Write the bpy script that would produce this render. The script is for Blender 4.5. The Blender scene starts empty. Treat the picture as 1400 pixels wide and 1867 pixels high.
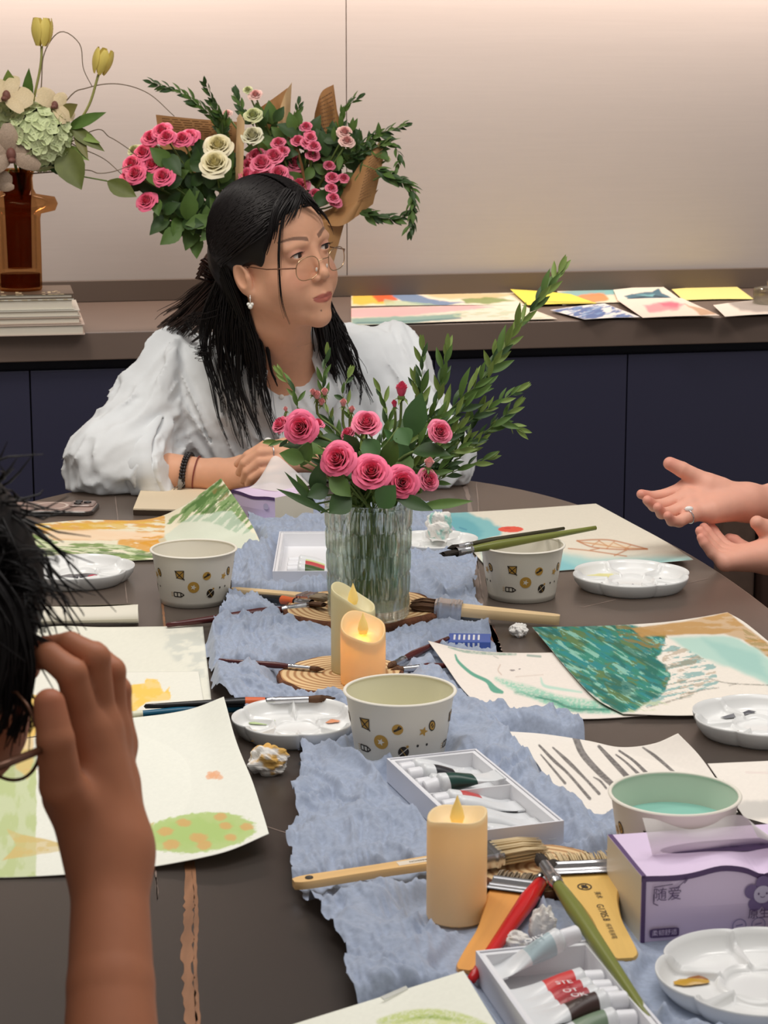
import bpy, math, random
import numpy as np
from mathutils import Vector, Matrix

# ------------------------------------------------------------------ camera, world, lights, exposure
FPX, PITCH, CAMZ = 3800.0, math.radians(11.75), 1.44      # focal length in pixels of the 1400x1867 frame
TZ = 0.75                                                  # table top height
S = bpy.context.scene
COL = S.collection
cam_d = bpy.data.cameras.new('camera'); cam = bpy.data.objects.new('camera', cam_d); COL.objects.link(cam)
cam_d.sensor_fit = 'VERTICAL'; cam_d.sensor_height = 36.0; cam_d.lens = 36.0*FPX/1867.0
cam.location = (0, 0, CAMZ); cam.rotation_euler = (math.pi/2-PITCH, 0, 0)
cam_d.clip_start = 0.02; cam_d.clip_end = 60
cam_d.dof.use_dof = True; cam_d.dof.focus_distance = 2.7; cam_d.dof.aperture_fstop = 22.0
S.camera = cam
S.view_settings.view_transform = 'Standard'; S.view_settings.look = 'None'
S.view_settings.exposure = 0.0; S.view_settings.gamma = 1.0; S.view_settings.use_curve_mapping = False
W = bpy.data.worlds.new('world'); S.world = W; W.use_nodes = True
W.node_tree.nodes['Background'].inputs[0].default_value = (1.0, 0.96, 0.92, 1)
W.node_tree.nodes['Background'].inputs[1].default_value = 0.34

def area(name, loc, target, sx, sy, watts, col):
    l = bpy.data.lights.new(name, 'AREA'); l.shape = 'RECTANGLE'; l.size = sx; l.size_y = sy
    l.energy = watts; l.color = col
    o = bpy.data.objects.new(name, l); COL.objects.link(o); o.location = loc
    o.rotation_euler = (Vector(target)-Vector(loc)).to_track_quat('-Z', 'Y').to_euler()
    return o
YAW = math.radians(-11.7)                                  # the back wall recedes to the right
WARM = (1.0, 0.86, 0.72)
area('overhead_light', (0.05, 1.9, 2.75), (0.05, 2.2, 0.7), 1.3, 1.3, 20, (1.0, 0.975, 0.95))
area('overhead_light', (-0.9, 3.0, 2.7), (-0.3, 3.3, 0.8), 0.5, 0.5, 16, (1.0, 0.93, 0.84))
area('overhead_light', (0.95, 2.5, 2.7), (0.9, 2.7, 0.8), 0.5, 0.5, 11, (1.0, 0.95, 0.90))  # added lamp that brightens the gesturing hands at the right
WALL0 = Vector((-0.80, 4.72, 0.0))                         # a point on the back wall
WDIR = Vector((math.cos(-YAW), math.sin(-YAW), 0)); WNRM = Vector((math.sin(-YAW), -math.cos(-YAW), 0))
def onwall(s, off, z): return WALL0 + WDIR*s + WNRM*off + Vector((0, 0, z))
def strip_light(s0, s1, off, z, watts):
    c = onwall((s0+s1)/2, off, z)
    o = area('led_strip_light', c, c+Vector((0, 0, -1)), 0.05, s1-s0, watts, (1.0, 0.84, 0.74))
    o.rotation_euler = (0, 0, math.pi/2-YAW); return o
strip_light(-0.75, 0.55, 0.13, 1.80, 8.5)
strip_light(0.56, 2.6, 0.13, 1.80, 12.0)

# ------------------------------------------------------------------ helpers: pixels to places, noise
def ray(u, v):
    x = (u-700)/FPX; yd = (v-933.5)/FPX
    return Vector((x, math.cos(PITCH)-yd*math.sin(PITCH), -math.sin(PITCH)-yd*math.cos(PITCH)))
def P(u, v, h=0.0):
    d = ray(u, v); t = (TZ+h-CAMZ)/d.z
    return Vector((0, 0, CAMZ))+d*t
def PY(u, v, y):
    d = ray(u, v); return Vector((0, 0, CAMZ))+d*(y/d.y)
def PW(u, v, off):                                         # on a plane parallel to the wall, off metres in front of it
    d = ray(u, v); o = Vector((0, 0, CAMZ)); q = WALL0+WNRM*off
    return o+d*((q-o).dot(WNRM)/d.dot(WNRM))
def PH(u, v, z):
    return P(u, v, z-TZ)

def _h(ix, iy, iz, seed):
    n = (ix.astype(np.int64)*374761393 + iy.astype(np.int64)*668265263 + iz.astype(np.int64)*2147483647 + seed*974711) & 0x7fffffff
    n = ((n ^ (n >> 13))*1274126177) & 0x7fffffff
    n = ((n ^ (n >> 16))*974634777) & 0x7fffffff
    return ((n ^ (n >> 15)) & 0xffff)/65535.0
def vnoise(x, y, z=0.0, seed=0):                           # value noise in [0,1]
    x = np.asarray(x, float); y = np.asarray(y, float); z = np.zeros_like(x)+z
    ix, iy, iz = np.floor(x), np.floor(y), np.floor(z)
    fx, fy, fz = x-ix, y-iy, z-iz
    fx = fx*fx*(3-2*fx); fy = fy*fy*(3-2*fy); fz = fz*fz*(3-2*fz)
    r = 0
    for a in (0, 1):
        for b in (0, 1):
            for c in (0, 1):
                w = (fx if a else 1-fx)*(fy if b else 1-fy)*(fz if c else 1-fz)
                r = r+w*_h(ix+a, iy+b, iz+c, seed)
    return r
def fbm(x, y, z=0.0, seed=0, oct=4):
    r = 0; a = 0.5; t = 0
    for k in range(oct):
        r = r+a*vnoise(np.asarray(x)*2**k, np.asarray(y)*2**k, np.asarray(z)*2**k, seed+k*17); t += a; a *= 0.5
    return r/t
def sst(a, b, x):
    t = np.clip((x-a)/(b-a), 0, 1); return t*t*(3-2*t)
def lin(c):                                                # sRGB 0-255 to linear
    c = np.asarray(c, float)/255.0
    return np.where(c <= 0.04045, c/12.92, ((c+0.055)/1.055)**2.4)

# ------------------------------------------------------------------ materials
MATS = {}
def mat(name, rgb=(200, 200, 200), rough=0.6, metal=0.0, spec=0.5, sheen=0.0, emit=None, estr=0.0, trans=0.0, ior=1.45,
        alpha=1.0, sss=0.0, sssr=(0.01, 0.004, 0.002), vcol=False, noise=None, bump=None, coat=0.0):
    """rgb in sRGB 0-255; noise=(scale, amount, stretch xyz); bump=(scale, strength, distance)"""
    if name in MATS: return MATS[name]
    m = bpy.data.materials.new(name); m.use_nodes = True; nt = m.node_tree
    b = nt.nodes['Principled BSDF']; L = nt.links
    c = tuple(lin(rgb))+(1,)
    b.inputs['Base Color'].default_value = c
    b.inputs['Roughness'].default_value = rough; b.inputs['Metallic'].default_value = metal
    b.inputs['Specular IOR Level'].default_value = spec
    b.inputs['Sheen Weight'].default_value = sheen; b.inputs['Transmission Weight'].default_value = trans
    b.inputs['IOR'].default_value = ior; b.inputs['Alpha'].default_value = alpha
    b.inputs['Coat Weight'].default_value = coat
    if sss:
        b.inputs['Subsurface Weight'].default_value = sss; b.inputs['Subsurface Radius'].default_value = sssr
        b.inputs['Subsurface Scale'].default_value = 1.0
    if emit is not None:
        b.inputs['Emission Color'].default_value = tuple(lin(emit))+(1,); b.inputs['Emission Strength'].default_value = estr
    src = None
    if vcol:
        a = nt.nodes.new('ShaderNodeAttribute'); a.attribute_name = 'Col'; src = a.outputs['Color']
    if noise:
        tc = nt.nodes.new('ShaderNodeTexCoord'); mp = nt.nodes.new('ShaderNodeMapping'); mp.inputs['Scale'].default_value = noise[2] if len(noise) > 2 else (1, 1, 1)
        n = nt.nodes.new('ShaderNodeTexNoise'); n.inputs['Scale'].default_value = noise[0]; n.inputs['Detail'].default_value = 4
        L.new(tc.outputs['Object'], mp.inputs[0]); L.new(mp.outputs[0], n.inputs['Vector'])
        mr = nt.nodes.new('ShaderNodeMapRange'); mr.inputs['From Min'].default_value = 0.3; mr.inputs['From Max'].default_value = 0.7
        mr.inputs['To Min'].default_value = 1-noise[1]; mr.inputs['To Max'].default_value = 1+noise[1]*0.6
        L.new(n.outputs['Fac'], mr.inputs['Value'])
        mx = nt.nodes.new('ShaderNodeMix'); mx.data_type = 'RGBA'; mx.blend_type = 'MULTIPLY'; mx.inputs['Factor'].default_value = 1
        if src: L.new(src, mx.inputs[6])
        else: mx.inputs[6].default_value = c
        L.new(mr.outputs[0], mx.inputs[7]); src = mx.outputs[2]
    if src: L.new(src, b.inputs['Base Color'])
    if bump:
        tc = nt.nodes.new('ShaderNodeTexCoord'); n = nt.nodes.new('ShaderNodeTexNoise'); n.inputs['Scale'].default_value = bump[0]; n.inputs['Detail'].default_value = 3
        mp = nt.nodes.new('ShaderNodeMapping'); mp.inputs['Scale'].default_value = bump[3] if len(bump) > 3 else (1, 1, 1)
        L.new(tc.outputs['Object'], mp.inputs[0]); L.new(mp.outputs[0], n.inputs['Vector'])
        bp = nt.nodes.new('ShaderNodeBump'); bp.inputs['Strength'].default_value = bump[1]; bp.inputs['Distance'].default_value = bump[2]
        L.new(n.outputs['Fac'], bp.inputs['Height']); L.new(bp.outputs[0], b.inputs['Normal'])
    MATS[name] = m; return m
def glassmat(name, rgb, clear=0.55, rough=0.02, ior=1.45):
    m = bpy.data.materials.new(name); m.use_nodes = True; nt = m.node_tree; nt.nodes.clear()
    o = nt.nodes.new('ShaderNodeOutputMaterial'); g = nt.nodes.new('ShaderNodeBsdfGlass'); t = nt.nodes.new('ShaderNodeBsdfTransparent')
    c = tuple(lin(rgb))+(1,)
    g.inputs['Color'].default_value = c; g.inputs['Roughness'].default_value = rough; g.inputs['IOR'].default_value = ior
    t.inputs['Color'].default_value = c
    x = nt.nodes.new('ShaderNodeMixShader'); x.inputs[0].default_value = clear
    nt.links.new(g.outputs[0], x.inputs[1]); nt.links.new(t.outputs[0], x.inputs[2]); nt.links.new(x.outputs[0], o.inputs[0])
    MATS[name] = m; return m

# ------------------------------------------------------------------ mesh building
class MB:
    def __init__(s): s.v = []; s.f = []; s.m = []; s.n = 0
    def add(s, v, f, m=0):
        v = [tuple(map(float, q)) for q in v]
        k = s.n; s.v += v; s.n += len(v)
        s.f += [tuple(i+k for i in q) for q in f]; s.m += [m]*len(f)
    def box(s, lo, hi, m=0, tf=None):
        x0, y0, z0 = lo; x1, y1, z1 = hi
        v = [(x0,y0,z0),(x1,y0,z0),(x1,y1,z0),(x0,y1,z0),(x0,y0,z1),(x1,y0,z1),(x1,y1,z1),(x0,y1,z1)]
        if tf: v = [tf(Vector(q)) for q in v]
        s.add(v, [(0,3,2,1),(4,5,6,7),(0,1,5,4),(1,2,6,5),(2,3,7,6),(3,0,4,7)], m)
    def lathe(s, prof, n=48, m=0, caps=(False, False), tf=None, rfun=None):
        v = []; f = []
        for (r, z) in prof:
            for k in range(n):
                a = 2*math.pi*k/n; rr = r*(rfun(a, z) if rfun else 1)
                q = Vector((rr*math.cos(a), rr*math.sin(a), z)); v.append(tf(q) if tf else q)
        for i in range(len(prof)-1):
            for k in range(n):
                k2 = (k+1) % n; f.append((i*n+k, i*n+k2, (i+1)*n+k2, (i+1)*n+k))
        if caps[0]: f.append(tuple(range(n-1, -1, -1)))
        if caps[1]: f.append(tuple((len(prof)-1)*n+k for k in range(n)))
        s.add(v, f, m)
    def tube(s, pts, rad, n=6, m=0, cap=True, flat=1.0):
        pts = [Vector(q) for q in pts]; N = len(pts)
        if not hasattr(rad, '__len__'): rad = [rad]*N
        v = []; f = []; ref = None
        for i in range(N):
            t = (pts[min(i+1, N-1)]-pts[max(i-1, 0)])
            if t.length < 1e-9: t = Vector((0, 0, 1))
            t.normalize()
            if ref is None:
                ref = Vector((0, 0, 1)) if abs(t.z) < 0.9 else Vector((1, 0, 0))
            a = ref-t*ref.dot(t)
            if a.length < 1e-6: a = t.orthogonal()
            a.normalize(); ref = a; b = t.cross(a)
            for k in range(n):
                g = 2*math.pi*k/n
                v.append(pts[i]+(a*math.cos(g)*flat+b*math.sin(g))*rad[i])
        for i in range(N-1):
            for k in range(n):
                k2 = (k+1) % n; f.append((i*n+k, i*n+k2, (i+1)*n+k2, (i+1)*n+k))
        if cap:
            f.append(tuple(range(n-1, -1, -1))); f.append(tuple((N-1)*n+k for k in range(n)))
        s.add(v, f, m)
    def ball(s, c, r, n=12, m=0, rot=None):
        if not hasattr(r, '__len__'): r = (r, r, r)
        v = []; f = []; h = n//2
        for i in range(h+1):
            t = math.pi*i/h
            for k in range(n):
                a = 2*math.pi*k/n
                q = Vector((r[0]*math.sin(t)*math.cos(a), r[1]*math.sin(t)*math.sin(a), r[2]*math.cos(t)))
                if rot: q = rot @ q
                v.append(Vector(c)+q)
        for i in range(h):
            for k in range(n):
                k2 = (k+1) % n; f.append((i*n+k, (i+1)*n+k, (i+1)*n+k2, i*n+k2))
        s.add(v, f, m)
    def grid(s, G, m=0, closed=False):
        R = len(G); C = len(G[0]); v = [q for row in G for q in row]; f = []
        for i in range(R-1):
            for k in range(C if closed else C-1):
                k2 = (k+1) % C; f.append((i*C+k, i*C+k2, (i+1)*C+k2, (i+1)*C+k))
        s.add(v, f, m)
    def poly(s, pts, m=0): s.add(pts, [tuple(range(len(pts)))], m)
    def prism(s, outline, z0, z1, m=0, tf=None):
        n = len(outline); v = [Vector((x, y, z0)) for x, y in outline]+[Vector((x, y, z1)) for x, y in outline]
        if tf: v = [tf(q) for q in v]
        f = [tuple(range(n-1, -1, -1)), tuple(range(n, 2*n))]+[(k, (k+1) % n, n+(k+1) % n, n+k) for k in range(n)]
        s.add(v, f, m)

def children(o): return [c for c in bpy.data.objects if c.parent == o]
def mesh_obj(name, v, f, mats, parent=None, smooth=True, mi=None, cols=None, local=False, bevel=0, kind=None, sharp=None):
    """link one mesh object; v in world space unless local; its origin is moved to the base of the geometry when it is top-level"""
    me = bpy.data.meshes.new(name)
    v = np.asarray(v, float).reshape(-1, 3)
    if not local:
        if parent is not None:
            o0 = np.array(parent.location if parent.parent is None else parent.parent.location+parent.location)
        else:
            o0 = np.array([(v[:, 0].min()+v[:, 0].max())/2, (v[:, 1].min()+v[:, 1].max())/2, v[:, 2].min()])
    else: o0 = np.zeros(3)
    me.from_pydata((v-o0).tolist(), [], [tuple(int(i) for i in q) for q in f])
    if not isinstance(mats, (list, tuple)): mats = [mats]
    for m in mats: me.materials.append(m)
    if mi is not None and len(mats) > 1: me.polygons.foreach_set('material_index', mi)
    me.polygons.foreach_set('use_smooth', [bool(smooth)]*len(me.polygons))
    if cols is not None:
        ca = me.color_attributes.new('Col', 'FLOAT_COLOR', 'POINT')
        c4 = np.ones((len(v), 4), np.float32); c4[:, :3] = cols
        ca.data.foreach_set('color', c4.ravel())
    if sharp: me.set_sharp_from_angle(angle=math.radians(sharp))
    me.update()
    o = bpy.data.objects.new(name, me); COL.objects.link(o)
    if parent is not None: o.parent = parent
    elif not local: o.location = o0
    if bevel:
        b = o.modifiers.new('bevel', 'BEVEL'); b.width = bevel; b.segments = 2; b.limit_method = 'ANGLE'; b.angle_limit = math.radians(40)
    if kind: o['kind'] = kind
    return o
def build(mb, name, mats, parent=None, **k):
    return mesh_obj(name, mb.v, mb.f, mats, parent, mi=mb.m, **k)
def tag(o, label, cat, group=None, kind=None):
    o['label'] = label; o['category'] = cat
    if group: o['group'] = group
    if kind: o['kind'] = kind
    return o
def thing(name, label, cat, loc=(0, 0, 0), rot=(0, 0, 0), group=None):
    o = bpy.data.objects.new(name, None); COL.objects.link(o); o.location = loc; o.rotation_euler = rot
    o.empty_display_size = 0.02; bpy.context.view_layer.update()
    return tag(o, label, cat, group)
def rotq(o, q):
    o.rotation_mode = 'QUATERNION'; o.rotation_quaternion = q
def copy_tree(o, parent=None):
    c = o.copy(); COL.objects.link(c)
    if parent is not None: c.parent = parent
    for ch in KIDS.get(o.name, []): copy_tree(ch, c)
    return c
KIDS = {}
def catmull(pts, n):
    pts = np.asarray([tuple(q) for q in pts], float)
    if len(pts) == 2:
        t = np.linspace(0, 1, n)[:, None]; return pts[0]*(1-t)+pts[1]*t
    e = np.vstack([2*pts[0]-pts[1], pts, 2*pts[-1]-pts[-2]])
    seg = np.linalg.norm(np.diff(pts, axis=0), axis=1); cum = np.concatenate([[0], np.cumsum(seg)]); cum /= cum[-1]
    out = []
    for t in np.linspace(0, 1, n):
        i = min(np.searchsorted(cum, t, 'right')-1, len(pts)-2); i = max(i, 0)
        u = (t-cum[i])/max(cum[i+1]-cum[i], 1e-9)
        p0, p1, p2, p3 = e[i], e[i+1], e[i+2], e[i+3]
        out.append(0.5*((2*p1)+(-p0+p2)*u+(2*p0-5*p1+4*p2-p3)*u*u+(-p0+3*p1-3*p2+p3)*u**3))
    return np.array(out)
def textmesh(s, size, name, matl, parent, M, extrude=0.0002):
    """flat print: lettering as geometry; M maps text-plane coordinates to the parent's space"""
    cu = bpy.data.curves.new(name, 'FONT'); cu.body = s; cu.size = size; cu.align_x = 'CENTER'; cu.align_y = 'CENTER'
    cu.resolution_u = 3
    t = bpy.data.objects.new(name+'_curve', cu); COL.objects.link(t)
    dg = bpy.context.evaluated_depsgraph_get(); me = bpy.data.meshes.new_from_object(t.evaluated_get(dg))
    bpy.data.objects.remove(t); bpy.data.curves.remove(cu)
    me.name = name; me.materials.clear(); me.materials.append(matl)
    for v in me.vertices:
        v.co = M(v.co) if callable(M) else M @ v.co
    o = bpy.data.objects.new(name, me); COL.objects.link(o); o.parent = parent
    return o
# ------------------------------------------------------------------ the setting
wallm = mat('wall_paint', (184, 176, 171), 0.55, noise=(6, 0.02, (1, 1, 30)))
navy = mat('navy_lacquer', (52, 52, 74), 0.45)
navy_d = mat('navy_shadow_gap', (30, 30, 44), 0.6)
stone = mat('taupe_stone', (117, 100, 90), 0.35, noise=(9, 0.05))
floorm = mat('floor_wood', (110, 90, 75), 0.5, noise=(4, 0.15, (1, 12, 1)))
joint = mat('joint_dark', (120, 100, 88), 0.8)
def wbox(mb, s0, s1, o0, o1, z0, z1, m=0):
    mb.box((s0, o0, z0), (s1, o1, z1), m, tf=lambda q: onwall(q.x, q.y, q.z))
def struct(mb, name, m, parent=None, **k):
    o = build(mb, name, m, parent, smooth=False, **k)
    if parent is None: o['kind'] = 'structure'
    return o
b = MB(); b.box((-4, -2, -0.1), (4.5, 7, 0)); struct(b, 'floor', floorm)
# back wall: a backing with two large panels that meet at a fine joint
JS = (PW(632, 300, 0.0)-WALL0).dot(WDIR)
b = MB(); wbox(b, -2.6, 4.2, -0.12, -0.004, 0, 2.8); wall = struct(b, 'wall_back', joint)
for s0, s1 in ((-2.6, JS-0.0012), (JS+0.0012, 4.2)):
    b = MB(); wbox(b, s0, s1, -0.004, 0.0, 0, 2.8); struct(b, 'panel', wallm, wall)
b = MB(); wbox(b, -2.66, -2.6, -0.1, 5.0, 0, 2.8); struct(b, 'wall_left', wallm)
# unseen dark box and lip added to keep LED strip glare off the table
b = MB(); wbox(b, -2.6, 4.2, 0.0, 0.28, 1.86, 2.80); wbox(b, -2.6, 4.2, 0.26, 0.28, 1.69, 1.86); struct(b, 'light_block_box', mat('light_block_taupe', (64, 58, 55), .7))
# counter run
CZ = 0.943
b = MB(); wbox(b, -2.6, 4.2, 0.02, 0.60, CZ-0.056, CZ)
ct = tag(build(b, 'countertop', stone, smooth=False, bevel=0.002), 'long taupe stone worktop running along the back wall above the navy cabinets', 'countertop')
b = MB(); wbox(b, -2.6, 4.2, 0.0, 0.02, CZ+0.0005, CZ+0.048)
tag(build(b, 'backsplash', mat('taupe_upstand', (104, 91, 82), 0.4), smooth=False, bevel=0.001), 'low taupe upstand strip between worktop and pale wall', 'backsplash')
CF = 0.575                                                 # distance of the door fronts from the wall
def sw(u, v): return (PW(u, v, CF)-WALL0).dot(WDIR)
seams = [sw(57, 760), sw(792, 700), sw(1144, 700)]
dw = seams[2]-seams[1]; mid = (seams[0]+seams[1])/2
edges = [seams[0]-2*dw, seams[0]-dw, seams[0], mid, seams[1], seams[2], seams[2]+dw, seams[2]+2*dw, seams[2]+3*dw]
names = ['far left navy base cabinet, mostly cut off by the photo edge', 'navy base cabinet at the left frame edge below the books',
         'navy base cabinet left of the seated woman in the shirt', 'navy base cabinet hidden behind the seated woman in the shirt',
         'navy base cabinet behind the green willow sprigs', 'navy base cabinet behind the two gesturing hands',
         'navy base cabinet beyond the right frame edge', 'navy base cabinet at the far right end of the run']
for k in range(1, 6):
    a0, a1 = edges[k], edges[k+1]
    t = thing('base_cabinet', names[k], 'cabinet', onwall((a0+a1)/2, 0.3, 0), group='navy base cabinets under the worktop')
    b = MB(); wbox(b, a0, a1, 0.02, 0.545, 0.08, CZ-0.057); build(b, 'body', navy_d, t, smooth=False)
    b = MB(); wbox(b, a0+0.0015, a1-0.0015, 0.55, 0.572, 0.09, CZ-0.078); build(b, 'door', navy, t, smooth=False, bevel=0.001)
    b = MB(); wbox(b, a0, a1, 0.02, 0.50, 0.0, 0.079); build(b, 'plinth', navy_d, t, smooth=False)

# ------------------------------------------------------------------ the dining table
def table_mat():
    m = mat('sintered_stone', (84, 79, 78), 0.30, spec=0.8, sheen=1.0); nt = m.node_tree; L = nt.links; b = nt.nodes['Principled BSDF']
    b.inputs['Sheen Roughness'].default_value = 0.35; b.inputs['Sheen Tint'].default_value = tuple(lin((255, 226, 204)))+(1,)
    tc = nt.nodes.new('ShaderNodeTexCoord')
    n = nt.nodes.new('ShaderNodeTexNoise'); n.inputs['Scale'].default_value = 3; n.inputs['Detail'].default_value = 5
    L.new(tc.outputs['Object'], n.inputs['Vector'])
    wv = nt.nodes.new('ShaderNodeTexWave'); wv.inputs['Scale'].default_value = 0.9; wv.inputs['Distortion'].default_value = 9; wv.inputs['Detail'].default_value = 4; wv.inputs['Detail Scale'].default_value = 1.2
    mp = nt.nodes.new('ShaderNodeMapping'); mp.inputs['Rotation'].default_value = (0, 0, 0.2); mp.inputs['Scale'].default_value = (1, 0.35, 1)
    L.new(tc.outputs['Object'], mp.inputs[0]); L.new(mp.outputs[0], wv.inputs['Vector'])
    r = nt.nodes.new('ShaderNodeValToRGB'); r.color_ramp.elements[0].position = 0.965; r.color_ramp.elements[0].color = (0, 0, 0, 1); r.color_ramp.elements[1].position = 1.0; r.color_ramp.elements[1].color = (0.30, 0.30, 0.30, 1)
    L.new(wv.outputs['Fac'], r.inputs['Fac'])
    mx = nt.nodes.new('ShaderNodeMix'); mx.data_type = 'RGBA'; mx.inputs[6].default_value = tuple(lin((36, 34, 34)))+(1,); mx.inputs[7].default_value = tuple(lin((46, 43, 42)))+(1,)
    L.new(n.outputs['Fac'], mx.inputs['Factor'])
    m2 = nt.nodes.new('ShaderNodeMix'); m2.data_type = 'RGBA'; m2.inputs[7].default_value = tuple(lin((150, 120, 105)))+(1,)
    m2.inputs['Factor'].default_value = 0.0; L.new(mx.outputs[2], m2.inputs[6]); L.new(m2.outputs[2], b.inputs['Base Color'])
    return m
tm = table_mat()
TCX, TCY, TA, TB, TN = -0.14, 1.70, 0.70, 1.97, 2.6
def table_outline(sc=1.0, n=160):
    o = []
    for k in range(n):
        a = 2*math.pi*k/n; c, s = math.cos(a), math.sin(a)
        bb = TB if s > 0 else 0.75
        o.append((TCX+TA*sc*abs(c)**(2/TN)*(1 if c > 0 else -1), TCY+bb*sc*abs(s)**(2/TN)*(1 if s > 0 else -1)))
    return o
tbl = thing('dining_table', 'large dark grey stone table with rounded end carrying all the painting supplies', 'table', (TCX, TCY, 0))
b = MB(); b.prism(table_outline(), TZ-0.012, TZ); build(b, 'tabletop', tm, tbl, smooth=False, bevel=0.003)
b = MB(); b.prism(table_outline(0.93), TZ-0.04, TZ-0.0125); build(b, 'apron', mat('table_apron', (45, 42, 42), 0.5), tbl, smooth=False)
for yy in (1.45, 2.75):
    b = MB(); b.lathe([(0.27, 0.0), (0.27, 0.02), (0.16, 0.06), (0.14, 0.6), (0.22, TZ-0.0405)], 40, tf=lambda q: q+Vector((TCX, yy, 0)), caps=(True, True)); build(b, 'pedestal', mat('table_apron'), tbl)
# brown mineral veins inlaid in the stone: thin ribbons flush with the surface
veinm = mat('vein_brown', (150, 106, 76), 0.45, noise=(60, 0.35, (1, 0.15, 1)))
veinl = mat('vein_pale', (140, 122, 112), 0.4)
def vein(pts, w, m, seed):
    c = catmull([P(u, v, 0) for u, v in pts], 40); b = MB(); G = [[], []]
    rnd = np.random.RandomState(seed)
    for i, q in enumerate(c):
        d = Vector(c[min(i+1, 39)])-Vector(c[max(i-1, 0)]); d.normalize(); nrm = Vector((-d.y, d.x, 0))
        ww = w*(0.6+0.8*rnd.rand())
        G[0].append(Vector(q)+nrm*ww/2+Vector((0, 0, 0.0003))); G[1].append(Vector(q)-nrm*ww/2+Vector((0, 0, 0.0003)))
    b.grid(G); return build(b, 'stone_vein', m, tbl)
vein([(342, 1560), (345, 1640), (341, 1740), (349, 1880)], 0.0085, veinm, 1)
vein([(352, 1570), (358, 1660), (356, 1760), (362, 1880)], 0.0035, veinm, 2)
vein([(283, 1575), (287, 1640), (284, 1600), (288, 1630)], 0.0012, veinl, 3)
vein([(835, 870), (852, 900), (862, 980), (872, 1080), (905, 1170), (915, 1200)], 0.007, veinl, 4)
vein([(868, 880), (872, 930), (868, 1000), (880, 1090)], 0.002, veinl, 5)
vein([(893, 1140), (905, 1180), (912, 1200)], 0.010, mat('vein_rust', (128, 86, 70), 0.4), 6)
vein([(296, 1100), (300, 1140), (302, 1170)], 0.003, veinm, 7)
vein([(1060, 1108), (1180, 1080), (1290, 1055)], 0.002, veinl, 8)
vein([(440, 1490), (500, 1512), (560, 1530)], 0.0012, veinl, 9)
vein([(210, 905), (214, 940), (232, 1100)], 0.0015, veinl, 10)
# ------------------------------------------------------------------ things on the dining table
porc = mat('white_porcelain', (232, 232, 230), 0.22, spec=0.5)
paperwhite = mat('paper_cup', (236, 230, 216), 0.5)
gold = mat('print_gold', (196, 152, 66), 0.45); dark = mat('print_dark', (52, 44, 36), 0.5)
whitep = mat('white_plastic', (235, 235, 238), 0.35); boxm = mat('white_card_box', (226, 226, 232), 0.5)
silver = mat('ferrule_silver', (205, 205, 208), 0.25, metal=1.0)

def smooth_disc(mb, tf, cx, cy, rx, ry, rot=0.0, m=0, n=20, r0=0.0):
    rings = [r0, r0+(1-r0)*0.5, 1.0]; v = []; f = []
    for r in rings:
        for k in range(n):
            a = 2*math.pi*k/n; x, y = rx*r*math.cos(a), ry*r*math.sin(a)
            v.append(tf(cx+x*math.cos(rot)-y*math.sin(rot), cy+x*math.sin(rot)+y*math.cos(rot)))
    for i in range(2):
        for k in range(n): f.append((i*n+k, i*n+(k+1) % n, (i+1)*n+(k+1) % n, (i+1)*n+k))
    mb.add(v, f, m)
def star(mb, tf, cx, cy, r, m, rot=0.3):
    v = [tf(cx, cy)]+[tf(cx+(r if k % 2 == 0 else r*0.45)*math.sin(rot+k*math.pi/5), cy+(r if k % 2 == 0 else r*0.45)*math.cos(rot+k*math.pi/5)) for k in range(10)]
    mb.add(v, [(0, 1+(k+1) % 10, 1+k) for k in range(10)], m)
def bar(mb, tf, x0, y0, x1, y1, w, m):
    d = math.hypot(x1-x0, y1-y0); nx, ny = -(y1-y0)/d*w/2, (x1-x0)/d*w/2
    G = [[tf(x0+(x1-x0)*t+nx, y0+(y1-y0)*t+ny) for t in (0, .33, .66, 1)], [tf(x0+(x1-x0)*t-nx, y0+(y1-y0)*t-ny) for t in (0, .33, .66, 1)]]
    mb.grid(G, m)

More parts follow.
